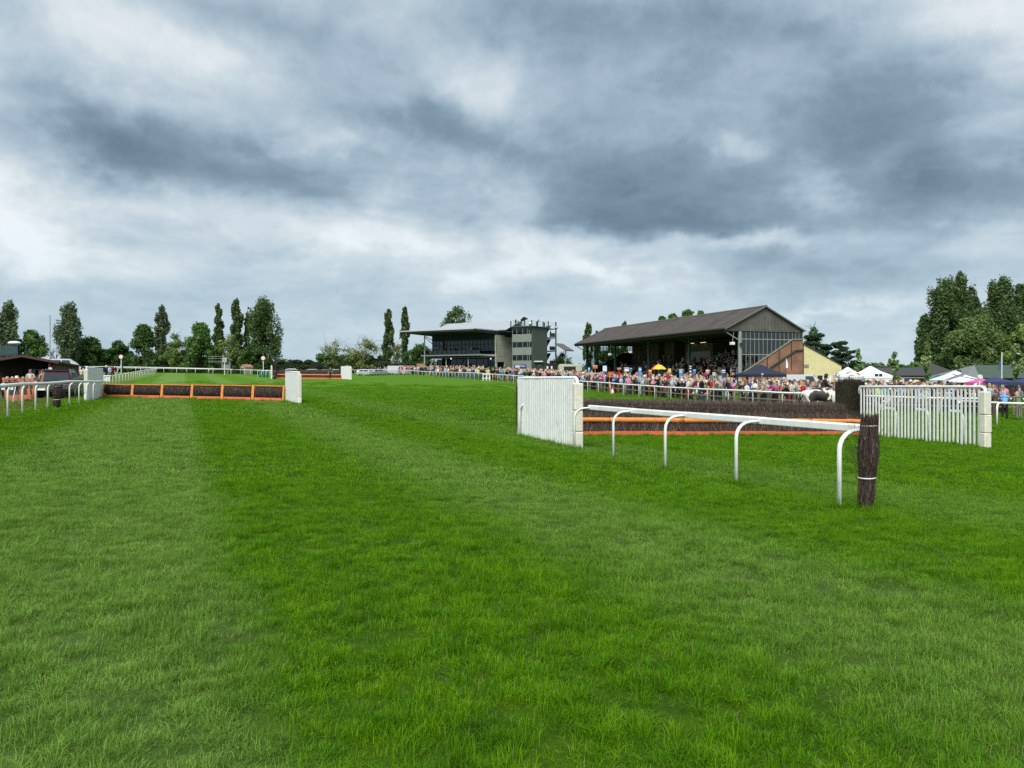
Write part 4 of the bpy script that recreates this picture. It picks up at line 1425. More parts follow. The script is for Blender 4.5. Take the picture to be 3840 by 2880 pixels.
def annex():
    root = thing('annex', 'pale yellow rendered lean-to building against the right end of the grandstand', 'building', (GS.x, GS.y, 0), math.atan2(GA.y, GA.x))
    Y = lambda b: -b
    z0_ = -.5
    MB().prism([(.3, Y(12.05), z0_), (.3, Y(18.3), z0_), (.3, Y(18.3), 3.25), (.3, Y(12.05), 6.05)], (14, 0, 0)).build('wall', YELL, root)
    MB().hexa([(.2, Y(18.75), 3.05), (14.5, Y(18.75), 3.05), (14.5, Y(12.0), 6.10), (.2, Y(12.0), 6.10), (.2, Y(18.75), 3.17), (14.5, Y(18.75), 3.17), (14.5, Y(12.0), 6.24), (.2, Y(12.0), 6.24)]).build('roof', ROOFM, root)
    MB().box(.16, .24, Y(12.14), Y(11.96), z0_, 6.0).build('downpipe', BLACK, root)
    MB().tube([(.1, Y(18.7), 3.05), (.1, Y(18.35), 2.8), (.1, Y(18.32), 0)], .05, 6).build('gutter_pipe', BLACK, root)
    d = MB().box(.27, .29, Y(15.2), Y(14.4), z0_, 1.95).build('doorway', INNER, root)
    for b0, b1, sgn in ((14.35, 13.9, 1), (15.25, 16.1, 1)):
        dd = MB().hexa([(.26, Y(b0), z0_), (-.35, Y(b1), z0_), (-.30, Y(b1), z0_), (.29, Y(b0), z0_), (.26, Y(b0), 1.92), (-.35, Y(b1), 1.92), (-.30, Y(b1), 1.92), (.29, Y(b0), 1.92)]).build('door', DOORW, root)
        h_ = MB().box(-.30, -.22, Y(b1) - .12 * (1 if b1 < b0 else -1) - .03, Y(b1) - .12 * (1 if b1 < b0 else -1) + .03, .8, .95).build('handle', STEEL, dd)
    MB().box(.24, .29, Y(13.0), Y(12.3), 3.0, 3.4).build('vent', CONC, root)


annex()

# ------------------------------------------------------------------ modern stand
MS = Vector((-8.54, 175.0, 0))
MA = Vector((-.839, .545, 0))
MBV = Vector((.545, .839, 0))
MG = 2.7


def modern_stand():
    root = thing('grandstand', 'modern grey grandstand with a cantilevered dark canopy and glazed balcony', 'grandstand', (MS.x, MS.y, 0), math.atan2(MA.y, MA.x))
    Y = lambda b: -b
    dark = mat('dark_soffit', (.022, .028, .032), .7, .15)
    zt = 12.6
    # canopy: thin at the free edge, thick at the wall
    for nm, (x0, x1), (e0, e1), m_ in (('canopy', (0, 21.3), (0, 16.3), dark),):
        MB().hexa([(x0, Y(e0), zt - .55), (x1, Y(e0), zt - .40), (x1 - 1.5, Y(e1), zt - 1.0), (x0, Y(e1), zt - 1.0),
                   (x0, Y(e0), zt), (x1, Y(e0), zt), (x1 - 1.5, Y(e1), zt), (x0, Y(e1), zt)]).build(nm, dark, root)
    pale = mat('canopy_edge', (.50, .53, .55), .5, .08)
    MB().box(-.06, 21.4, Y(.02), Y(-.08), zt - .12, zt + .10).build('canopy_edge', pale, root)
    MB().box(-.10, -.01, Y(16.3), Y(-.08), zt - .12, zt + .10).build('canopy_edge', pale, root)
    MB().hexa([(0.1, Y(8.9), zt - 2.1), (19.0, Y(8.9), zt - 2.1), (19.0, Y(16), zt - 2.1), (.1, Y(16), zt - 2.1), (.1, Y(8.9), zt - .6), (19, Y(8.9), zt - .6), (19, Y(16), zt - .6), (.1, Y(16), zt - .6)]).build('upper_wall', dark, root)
    # seamed metal roof rising behind the canopy
    rm = mat('metal_roof', (.36, .39, .42), .5, .05, 1.2)
    for i in range(11):
        x0 = -2.4 + 22.4 * i / 11
        x1 = -2.4 + 22.4 * (i + 1) / 11 - .03
        MB().hexa([(x0, Y(9.5), zt + .05), (x1, Y(9.5), zt + .05), (x1, Y(16.4), zt + 2.55), (x0, Y(16.4), zt + 2.55),
                   (x0, Y(9.5), zt + .15), (x1, Y(9.5), zt + .15), (x1, Y(16.4), zt + 2.68), (x0, Y(16.4), zt + 2.68)]).build('roof_panel', rm, root)
    MB().box(-2.4, 20, Y(16.6), Y(16.4), zt - 1, zt + 2.6).build('roof_back', rm, root)
    # stone side wall in large panels
    stone = mat('pale_stone', (.44, .43, .37), .85, .16, 1.6, dirt=(.30, .30, .22), dscale=.7)
    for c in range(2):
        for r in range(7):
            b0 = 8.8 + c * 3.7
            z0_ = (MG - .5 if c else MG + 2.6) + r * 1.28
            z1_ = min(z0_ + 1.265, zt - 1.05)
            if z1_ - z0_ < .3:
                continue
            MB().bbox(-.02 - .012 * ((r + c) % 2), .30, Y(b0 + 3.69), Y(b0), z0_, z1_, .012).build('stone_panel', stone, root)
    MB().box(.05, 18.85, Y(16.2), Y(12.6), MG - .8, zt - 1.2).build('core', dark, root)
    MB().box(.02, .35, Y(9.4), Y(9.0), MG - .5, MG + 2.6).build('column', pale, root)
    # balcony
    conc = mat('balcony_concrete', (.36, .38, .37), .7, .1)
    MB().hexa([(.1, Y(8.8), 6.55), (19.4, Y(8.8), 6.55), (19.4, Y(5.2), 6.75), (2.2, Y(5.2), 6.75), (.1, Y(8.8), 7.05), (19.4, Y(8.8), 7.05), (19.4, Y(5.2), 7.05), (2.2, Y(5.2), 7.05)]).build('balcony_slab', conc, root)
    MB().box(0.2, 19.2, Y(8.75), Y(5.6), 6.2, 6.5).build('balcony_beam', dark, root)
    for i in range(12):
        x0 = 2.3 + 17.0 * i / 12
        MB().box(x0 + .02, x0 + 17.0 / 12 - .02, Y(5.27), Y(5.25), 7.1, 8.05).build('balustrade_pane', DGLASS, root)
    for i in range(13):
        x0 = 2.3 + 17.0 * i / 12
        MB().box(x0 - .02, x0 + .02, Y(5.32), Y(5.22), 7.05, 8.1).build('balustrade_post', STEEL, root)
    # balcony glazing: tall panes with lights above
    nb = 17
    wb = 18.85 / nb
    for i in range(nb + 1):
        MB().box(i * wb - .05, i * wb + .05, Y(9.0), Y(8.85), 7.05, 10.55).build('mullion', DARKSTEEL, root)
    for z in (9.45, 10.5):
        MB().box(0, 18.85, Y(8.98), Y(8.87), z - .07, z + .07).build('transom', DARKSTEEL, root)
    for i in range(nb):
        for z0_, z1_ in ((7.1, 9.38), (9.52, 10.43)):
            MB().box(i * wb + .06, (i + 1) * wb - .06, Y(8.95), Y(8.93), z0_, z1_).build('pane', DGLASS, root)
    MB().box(.3, 18.5, Y(12.5), Y(12.2), 7.05, 10.5).build('room_wall', mat('room_wall', (.10, .10, .095), .8), root)
    MB().box(.3, 18.5, Y(12.2), Y(9.05), 6.95, 7.04).build('room_floor', dark, root)
    # ground floor set back under the balcony
    for i in range(9):
        x0 = .6 + 18.0 * i / 9
        MB().box(x0 + .05, x0 + 1.95, Y(10.3), Y(10.27), MG - .3, 6.1).build('ground_pane', DGLASS, root)
        MB().box(x0 - .06, x0 + .05, Y(10.35), Y(10.22), MG - .5, 6.2).build('ground_mullion', DARKSTEEL, root)
    for x in (6.0, 12.5):
        MB().tube([(x, Y(6.2), MG - .5), (x, Y(6.2), 6.6)], .11, 8).build('column', pale, root)
    MB().tube([(18.2, Y(5.1), MG - 1), (18.2, Y(5.1), zt - .7)], .16, 8).build('tall_column', pale, root)
    MB().tube([(18.2, Y(5.1), zt - 1.2), (17.5, Y(8.7), 9.0)], .08, 6).build('brace', DARKSTEEL, root)
    MB().tube([(18.2, Y(5.1), zt - .9), (18.4, Y(8.7), 10.6)], .08, 6).build('brace', DARKSTEEL, root)
    # outside stair at the left end
    MB().tube([(14.6, Y(4.4), 6.2), (17.2, Y(4.2), MG - .2)], .14, 4).build('stair_string', STEEL, root)
    for x, b, z in ((10.6, 5.6, 6.1), (.6, 7.6, 6.0)):
        MB().ball((x, Y(b), z), .17, 8, 6).build('lamp', LAMPW, root)
    MB().box(-1, 19, Y(10.2), Y(2.4), MG - 1.5, MG - .05).build('terrace', conc, root)


modern_stand()

# ------------------------------------------------------------------ judges' tower
TWR = Vector((4.39, 180.0, 0))


def text_part(s, size, parent, m_, loc, rot, name='lettering', ext=.01):
    cu = bpy.data.curves.new(name, 'FONT')
    cu.body = s
    cu.size = size
    cu.extrude = ext
    cu.align_x = 'CENTER'
    cu.align_y = 'CENTER'
    t = bpy.data.objects.new(name, cu)
    COL.objects.link(t)
    dg = bpy.context.evaluated_depsgraph_get()
    me = bpy.data.meshes.new_from_object(t.evaluated_get(dg))
    bpy.data.objects.remove(t)
    me.name = name
    me.materials.clear()
    me.materials.append(m_)
    return link(name, me, parent, loc, rot=rot)


def tower():
    root = thing('tower', 'green-grey judging tower with three window bands and roof railing', 'tower', (TWR.x, TWR.y, 0), math.atan2(MA.y, MA.x))
    Y = lambda b: -b
    lite = mat('tower_panel', (.215, .245, .215), .75, .12, 1.5, dirt=(.16, .19, .16), dscale=.8)
    dk = mat('tower_render', (.095, .115, .105), .85, .15, 2.0)
    zt, z0_, L, W = 13.35, 2.3, 5.2, 7.2
    MB().box(.35, L, Y(W), Y(.35), z0_, zt).build('core', dk, root)
    MB().box(-.02, .34, Y(W), Y(.36), z0_, zt).build('side_wall', dk, root)
    bands = [(z0_, 5.56), (6.85, 8.6), (9.86, 11.66), (13.0, zt)]
    for i, (a, b) in enumerate(bands):
        MB().box(0, L, Y(.34), Y(0), a, b).build('wall_band', lite if i < 3 else dk, root)
    for a, b in ((5.56, 6.85), (8.6, 9.86), (11.66, 13.0)):
        for x in (0.05, 1.05, 2.3, 3.9, L - .12):
            MB().box(x, x + .1, Y(.2), Y(.06), a, b).build('window_post', lite if x > .9 else DARKSTEEL, root)
        for x0, x1 in ((.15, 1.05), (1.15, 2.3), (2.4, 3.9), (4.0, L - .12)):
            MB().box(x0, x1, Y(.16), Y(.14), a + .02, b - .02).build('pane', DGLASS, root)
    MB().box(-.4, L + .35, Y(W + .1), Y(-.35), zt, zt + .18).build('roof_slab', dk, root)
    MB().box(.42, .52, Y(.0) - .0, Y(-.06), 3, 12.6).build('downpipe', mat('pale_pipe', (.26, .29, .27), .6), root)
    # railings on the roof
    zz = zt + .18
    for (x, b) in [(-.3, -.25), (1.6, -.25), (3.4, -.25), (5.4, -.25), (-.3, 2.4), (-.3, 4.8), (-.3, 7.2)]:
        MB().box(x - .09, x + .09, Y(b + .09), Y(b - .09), zz, zz + (1.25 if b < 5 else 1.5)).build('railing_post', GREENSTEEL, root)
    for (x, b) in ((-.2, 11.0), (3.0, 11.0), (3.0, 7.4)):
        MB().box(x - .12, x + .12, Y(b + .12), Y(b - .12), 2.3, zz + 1.5).build('steel_post', GREENSTEEL, root)
    for h in (.5, 1.05):
        MB().tube([(5.4, Y(-.25), zz + h), (-.3, Y(-.25), zz + h), (-.3, Y(7.2), zz + h), (-.2, Y(11.0), zz + h)], .035, 6).build('railing', STEEL, root)
    # open stair tower behind the right face
    for i, z in enumerate((4.6, 8.0, 11.2, zt + .0)):
        MB().box(-.1, 3.0, Y(11.0), Y(7.3), z - .18, z).build('landing', GREENSTEEL, root)
        if i < 3:
            MB().hexa([(1.0, Y(7.6), z), (2.2, Y(7.6), z), (2.2, Y(7.9), z), (1.0, Y(7.9), z), (1.0, Y(10.5), z + 2.9), (2.2, Y(10.5), z + 2.9), (2.2, Y(10.8), z + 2.9), (1.0, Y(10.8), z + 2.9)]).build('stair_flight', DARKSTEEL, root)
            MB().box(-.08, -.04, Y(10.8), Y(8.3), z + .1, z + 1.1).build('stair_guard', DARKSTEEL, root)
    # loudspeaker horns
    for x, b, z in ((.0, -.5, zt + .55), (-.3, 10.9, zt + .3)):
        MB().lathe([(.08, -.3), (.12, -.1), (.42, .15), (.40, .16), (.05, -.1)], 14).build('loudspeaker', CREAM, root, True, loc=(x, Y(b), z)).rotation_euler = (rad(90), 0, rad(20))
    # sign board low on the front
    blue = mat('sign_blue', (.02, .05, .24), .5, .05)
    bd = MB().bbox(1.3, 4.6, Y(-.02), Y(-.12), 3.85, 4.65, .02).build('sign_board', blue, root)
    white = mat('sign_white', (.8, .8, .8), .5, .02)
    MB().box(3.0, 4.25, Y(-.13), Y(-.15), 3.98, 4.5).build('sign_panel', white, root)
    text_part('TOTE', .52, bd, mat('sign_pink', (.55, .05, .16), .5), (3.62, .16, 4.25), (rad(90), 0, math.pi))
    text_part('POOL', .52, bd, white, (2.22, .14, 4.25), (rad(90), 0, math.pi))
    # small pitched canopy behind the stair
    MB().prism([(-4.0, Y(9), 7.9), (-4.0, Y(13), 7.9), (-1.0, Y(13), 9.6), (-1.0, Y(9), 9.6)], (0, 0, .25)).build('rear_canopy', mat('canopy_brown', (.13, .11, .095), .8), root)
    MB().box(-3.4, -3.2, Y(10.2), Y(10), 2.5, 8.2).build('canopy_post', STEEL, root)
    # camera crew's covered gear on the roof
    g = mat('rain_cover', (.03, .022, .022), .9, .3, 8)
    MB().tube([(4.6, Y(.6), zz), (4.6, Y(.6), zz + 1.2)], .04, 6).build('tripod', DARKSTEEL, root)


tower()
# television camera under a rain cover, standing on the tower roof
def tower_camera():
    p_ = TWR + MA * 2.4 + MBV * .8
    root = thing('television_camera', 'dark covered television camera on the tower roof', 'camera', (p_.x, p_.y, 13.53))
    g = mat('rain_cover', (.03, .022, .022), .9, .3, 8)
    mb = MB()
    mb.ball((0, 0, 1.75), (.55, .5, .42), 12, 8)
    mb.ball((.5, -.1, 1.72), (.4, .22, .2), 10, 6)
    mb.ball((-.45, .1, 1.45), (.42, .35, .35), 10, 6)
    mb.build('cover', g, root, True)
    for a in (0, 2.1, 4.2):
        MB().tube([(0, 0, 1.4), (.5 * math.cos(a), .5 * math.sin(a), 0)], .035, 6).build('leg', DARKSTEEL, root)


tower_camera()


# ------------------------------------------------------------------ small buildings
def gabled_hut(name, label, cat, x, y, rz, L, W, he, hr, wallm, roofm, over=.25, door=True, parts=None):
    """ridge along local y; gable front at y=0 facing -y"""
    z = zg(x, y)
    root = thing(name, label, cat, (x, y, z), rz)
    mb = MB()
    mb.prism([(-W / 2, 0, -.3), (W / 2, 0, -.3), (W / 2, 0, he), (0, 0, hr), (-W / 2, 0, he)], (0, L, 0))
    mb.build('wall', wallm, root)
    k = (hr - he) / (W / 2)
    for s_ in (-1, 1):
        MB().hexa([(s_ * (W / 2 + over), -over, he - k * over + .02), (s_ * (W / 2 + over), L + over, he - k * over + .02), (0, L + over, hr + .02), (0, -over, hr + .02),
                   (s_ * (W / 2 + over), -over, he - k * over + .12), (s_ * (W / 2 + over), L + over, he - k * over + .12), (0, L + over, hr + .12), (0, -over, hr + .12)]).build('roof', roofm, root)
    return root


def left_clubhouse():
    y0 = 52.0
    x = X_(88, y0)
    wood = mat('brown_boarding', (.12, .065, .035), .85, .2, 5)
    dk = mat('dark_boarding', (.022, .015, .012), .9, .2, 5)
    roof = mat('felt_roof', (.075, .055, .05), .9, .2, 3)
    rz = rad(25)
    z = zg(x, y0)
    root = thing('wooden_clubhouse', 'long brown wooden clubhouse with a low pitched roof behind the parked dark red car', 'building', (x, y0, z), rz)
    he, hr, W, L = 2.30, 2.60, 3.3, 23.0
    # open gable front: side walls, recessed dark back
    MB().prism([(-W / 2, 1.6, -.4), (W / 2, 1.6, -.4), (W / 2, 1.6, he), (0, 1.6, hr), (-W / 2, 1.6, he)], (0, L - 1.6, 0)).build('wall', dk, root)
    k = (hr - he) / (W / 2)
    for i in range(12):
        MB().box(W / 2 + .0, W / 2 + .035, .05, L, -.3 + i * .22, -.3 + i * .22 + .205).build('board', wood, root)
    for s_ in (-1, 1):
        o = .45
        MB().hexa([(s_ * (W / 2 + o), -.7, he - k * o), (s_ * (W / 2 + o), L + .3, he - k * o), (0, L + .3, hr + .03), (0, -.7, hr + .03),
                   (s_ * (W / 2 + o), -.7, he - k * o + .1), (s_ * (W / 2 + o), L + .3, he - k * o + .1), (0, L + .3, hr + .14), (0, -.7, hr + .14)]).build('roof', roof, root)
        MB().tube([(s_ * (W / 2 + o), -.74, he - k * o), (0, -.74, hr + .04)], .09, 4).build('barge_board', mat('brown_board', (.10, .05, .035), .8), root)
    for xx in (-W / 2 + .1, W / 2 - .1):
        MB().box(xx - .08, xx + .08, -.55, -.4, -.3, he - .05).build('post', wood, root)
    MB().box(-.9, -.2, 1.5, 1.58, 0, 1.95).build('door', INNER, root)
    MB().box(.35, 1.3, 1.52, 1.58, .9, 1.8).build('window', DGLASS, root)
    MB().bbox(1.5, 1.7, -.7, -.5, 1.75, 1.9, .02).build('lamp', WHITE2, root)
    MB().tube([(W / 2 - .1, -.3, 2.0), (W / 2 - .1, -.3, 5.4)], .035, 6).build('mast', STEEL, root)


left_clubhouse()

GREYB = mat('grey_boarding', (.24, .25, .24), .85, .15, 4)
BEIGE = mat('beige_boarding', (.36, .33, .25), .85, .12, 4)
PINKR = mat('faded_red_roof', (.38, .17, .13), .85, .15, 4)


def far_huts():
    y = 168.0
    x = X_(847, y)
    z = zg(x, y)
    root = thing('judges_box', 'small grey boarded box on stilts with a pitched roof at the far end', 'hut', (x, y, z), rad(8))
    for i in range(9):
        MB().box(-.88 + i * .2, -.88 + i * .2 + .185, 0, .06, .9, 2.0 if 0 < i < 8 else 3.0).build('board', GREYB, root)
    MB().box(-.9, .92, .07, 1.8, .85, 3.0).build('wall', mat('box_dark', (.05, .055, .055), .9), root)
    for s_ in (-1, 1):
        MB().hexa([(s_ * 1.2, -.3, 2.85), (s_ * 1.2, 2.0, 2.85), (0, 2.0, 3.5), (0, -.3, 3.5), (s_ * 1.2, -.3, 2.95), (s_ * 1.2, 2.0, 2.95), (0, 2.0, 3.6), (0, -.3, 3.6)]).build('roof', mat('brown_felt', (.16, .12, .09), .9), root)
    for xx in (-.8, .8):
        MB().box(xx - .07, xx + .07, .1, .25, -.2, .9).build('stilt', INNER, root)
    y = 172.0
    x = X_(910, y)
    root = gabled_hut('shed', 'little beige shed with a faded red roof at the far end of the course', 'shed', x, y, rad(-35), 2.0, 1.75, 1.5, 2.05, BEIGE, PINKR, .1)
    MB().box(-.62, -.05, -.05, -.01, -.1, 1.35).build('doorway', INNER, root)
    MB().hexa([(-.02, -.02, 0), (.45, -.06, 0), (.45, -.02, 0), (-.02, .02 - .03, 0), (-.02, -.02, 1.35), (.45, -.06, 1.35), (.45, -.02, 1.35), (-.02, -.01, 1.35)]).build('door', mat('teal_door', (.06, .16, .15), .7), root)
    # scaffold beside the box
    y = 171.0
    x = X_(812, y)
    root = thing('scaffold_tower', 'thin grey scaffold platform in front of the trees beside the grey box', 'scaffold', (x, y, zg(x, y)))
    for a in (-1.6, 1.6):
        for b in (0, 1.6):
            MB().tube([(a, b, -.2), (a, b, 3.8)], .022, 6).build('pole', STEEL, root)
    for zz in (2.7, 3.3, 3.75):
        MB().box(-1.7, 1.7, -.03, .02, zz, zz + .05).build('rail', STEEL, root)
    MB().box(-1.7, 1.7, 0, 1.6, 2.5, 2.56).build('platform', GREYB, root)


far_huts()


def far_right_buildings():
    y = 116.0
    x0, x1 = X_(3270, y), X_(3450, y + 3)
    z = -.45
    dark_roof = mat('dark_slate', (.055, .058, .06), .8, .15, 3)
    root = thing('stable_block', 'long low brick stable block with a dark roof behind the white tents', 'building', (x0, y, z), rad(6))
    L = 7.6
    MB().box(0, L + 3.5, 0, 5, -.4, 2.45).build('wall', BRICKM, root)
    MB().hexa([(-.3, -.4, 2.35), (L + 3.8, -.4, 2.35), (L + 3.8, 2.5, 3.5), (-.3, 2.5, 3.5), (-.3, -.4, 2.48), (L + 3.8, -.4, 2.48), (L + 3.8, 2.5, 3.63), (-.3, 2.5, 3.63)]).build('roof', dark_roof, root)
    MB().hexa([(-.3, 5.4, 2.35), (L + 3.8, 5.4, 2.35), (L + 3.8, 2.5, 3.5), (-.3, 2.5, 3.5), (-.3, 5.4, 2.48), (L + 3.8, 5.4, 2.48), (L + 3.8, 2.5, 3.63), (-.3, 2.5, 3.63)]).build('roof', dark_roof, root)
    for a, b, m_ in ((4.3, 5.0, WHITE2), (5.1, 5.7, mat('blue_door', (.05, .05, .25), .6)), (5.9, 9.2, INNER)):
        MB().box(a, b, -.06, -.01, -.3, 2.0).build('door', m_, root)
    MB().box(4.2, 9.4, -.1, -.005, 2.03, 2.2).build('lintel', WHITE2, root)
    y = 118.0
    x = X_(3520, y)
    root = thing('brick_house', 'brick house with a grey hipped roof below the big trees on the right', 'building', (x, y, z), rad(4))
    MB().box(-2.6, 3.2, 0, 6, -.4, 2.6).build('wall', BRICKM, root)
    MB().add([(-2.9, -.4, 2.5), (3.5, -.4, 2.5), (3.5, 6.4, 2.5), (-2.9, 6.4, 2.5), (-.6, 3, 4.2), (1.2, 3, 4.2)],
             [(0, 1, 5, 4), (1, 2, 5), (2, 3, 4, 5), (3, 0, 4), (0, 3, 2, 1)]).build('roof', dark_roof, root)
    for a in (-1.9, -.4, 1.1):
        w = MB().box(a, a + 1.2, -.05, -.01, 1.2, 2.1).build('window', WHITE2, root)
        MB().box(a + .08, a + 1.12, -.08, -.06, 1.28, 2.02).build('pane', DGLASS, w)
    y = 104.0
    x = X_(3760, y)
    green = mat('green_canvas', (.055, .085, .06), .7, .08, 1)
    grey = mat('grey_canvas', (.17, .19, .19), .7, .08, 1)
    root = thing('marquee', 'big marquee with a dull green and grey hipped roof, far right', 'marquee', (x, y, -.6), rad(3))
    MB().box(-5.0, 8, 0, 9, -.2, 2.2).build('wall', INNER, root)
    v = [(-5.4, -.4, 2.2), (8.4, -.4, 2.2), (8.4, 9.4, 2.2), (-5.4, 9.4, 2.2), (-.9, 4.5, 4.0), (6, 4.5, 4.0)]
    MB().add(v, [(0, 1, 5, 4), (1, 2, 5), (2, 3, 4, 5)]).build('roof', green, root)
    MB().add([v[3], v[0], v[4]], [(0, 1, 2)]).build('end_roof', grey, root)
    MB().add([(-5.4, -.41, 2.21), (-.9, 4.49, 4.02), (-3.4, -.41, 2.24)], [(0, 2, 1)]).build('roof_edge', grey, root)


far_right_buildings()


def hut_by_tower():
    y = 150.0
    x = X_(2048, y)
    z = zg(x, y)
    dk = mat('dark_boarding', (.022, .015, .012), .9, .2, 5)
    root = thing('refreshment_hut', 'dark open-fronted wooden hut below the judging tower', 'hut', (x, y, z), rad(-4))
    MB().box(-2.2, 2.1, .0, 2.4, 2.15, 2.35).build('roof', dk, root)
    MB().box(-2.25, -.6, -.5, .0, 2.4, 2.75).build('awning', dk, root)
    MB().box(-2.3, -.6, -.55, -.5, 2.62, 2.8).build('awning_edge', WHITE2, root)
    for xx in (-1.9, -.6):
        MB().box(xx - .08, xx + .08, -.1, .1, -.2, 2.2).build('post', dk, root)
    MB().box(0, 2.1, .0, 2.4, -.2, 2.15).build('wall', dk, root)
    MB().box(-2.1, 0, 1.6, 2.3, -.2, 1.1).build('counter', mat('counter', (.2, .19, .18), .7), root)
    for a in (.1, .9):
        MB().box(a, a + .3, -.03, -.005, 1.3, 1.8).build('notice', WHITE2, root)


hut_by_tower()
# ------------------------------------------------------------------ people
SKINS = [mat('skin_%d' % i, c, .6, .05, 10) for i, c in enumerate([(.50, .30, .22), (.58, .38, .29), (.40, .23, .16)])]
HAIRS = {'dark-haired': mat('hair_dark', (.03, .022, .017), .7), 'brown-haired': mat('hair_brown', (.11, .06, .03), .7), 'fair-haired': mat('hair_fair', (.36, .25, .12), .7),
         'grey-haired': mat('hair_grey', (.38, .37, .35), .7), 'red-haired': mat('hair_red', (.22, .07, .025), .7)}
HATS = {'white-hatted': mat('hat_white', (.72, .71, .67), .7), 'straw-hatted': mat('hat_straw', (.48, .38, .20), .8), 'brown-hatted': mat('hat_brown', (.10, .07, .05), .8), 'navy-capped': mat('hat_navy', (.02, .025, .06), .8)}
TOPS = {'white': (.72, .72, .72), 'pale blue': (.36, .46, .62), 'navy': (.018, .022, .05), 'black': (.012, .012, .014), 'pink': (.62, .25, .36), 'red': (.42, .03, .035), 'grey': (.19, .19, .19),
        'cream': (.60, .54, .42), 'maroon': (.14, .02, .03), 'green': (.05, .15, .07), 'blue': (.05, .11, .38), 'lilac': (.38, .29, .47), 'beige': (.40, .32, .22), 'brown': (.12, .075, .045), 'olive': (.13, .13, .06),
        'yellow': (.60, .48, .05), 'turquoise': (.06, .33, .36), 'charcoal': (.05, .05, .055), 'tweed': (.17, .15, .11), 'magenta': (.45, .04, .22)}
BOTS = {'dark': (.02, .02, .024), 'blue jean': (.055, .08, .15), 'tan': (.32, .25, .16), 'grey': (.15, .15, .15), 'red': (.30, .03, .03), 'pale': (.55, .53, .48)}
TOPM = {k: mat('top_' + k.replace(' ', '_'), v, .85, .12, 14, spec=.15) for k, v in TOPS.items()}
BOTM = {k: mat('bottoms_' + k.replace(' ', '_'), v, .85, .12, 14, spec=.15) for k, v in BOTS.items()}
SHOEM = mat('shoe_leather', (.03, .024, .02), .5)
HIVIS = mat('hi_vis', (.62, .78, .05), .7, .05)

# joints: name -> (x, y, z, radius); the figure faces -y
BASE = {
    'pelvis': (0, 0, .97, .155), 'waist': (0, 0, 1.12, .145), 'chest': (0, .01, 1.32, .18), 'collar': (0, .01, 1.45, .10), 'neck': (0, 0, 1.53, .062), 'head': (0, -.02, 1.63, .108), 'crown': (0, -.005, 1.745, .075),
    'sl': (-.20, .01, 1.43, .075), 'el': (-.27, .03, 1.15, .055), 'wl': (-.27, -.06, .92, .040), 'hl': (-.265, -.09, .83, .044),
    'sr': (.20, .01, 1.43, .075), 'er': (.27, .03, 1.15, .055), 'wr': (.27, -.06, .92, .040), 'hr': (.265, -.09, .83, .044),
    'pl': (-.095, 0, .90, .10), 'kl': (-.105, -.02, .50, .072), 'al': (-.11, .02, .09, .050), 'tl': (-.12, -.13, .045, .046),
    'pr': (.095, 0, .90, .10), 'kr': (.105, -.02, .50, .072), 'ar': (.11, .02, .09, .050), 'tr': (.12, -.13, .045, .046)}
BONES = [('pelvis', 'waist', 2), ('waist', 'chest', 2), ('chest', 'collar', 2), ('collar', 'neck', 0), ('neck', 'head', 0), ('head', 'crown', 0),
         ('collar', 'sl', 2), ('sl', 'el', 2), ('el', 'wl', 5), ('wl', 'hl', 0), ('collar', 'sr', 2), ('sr', 'er', 2), ('er', 'wr', 5), ('wr', 'hr', 0),
         ('pelvis', 'pl', 3), ('pl', 'kl', 3), ('kl', 'al', 3), ('al', 'tl', 4), ('pelvis', 'pr', 3), ('pr', 'kr', 3), ('kr', 'ar', 3), ('ar', 'tr', 4)]
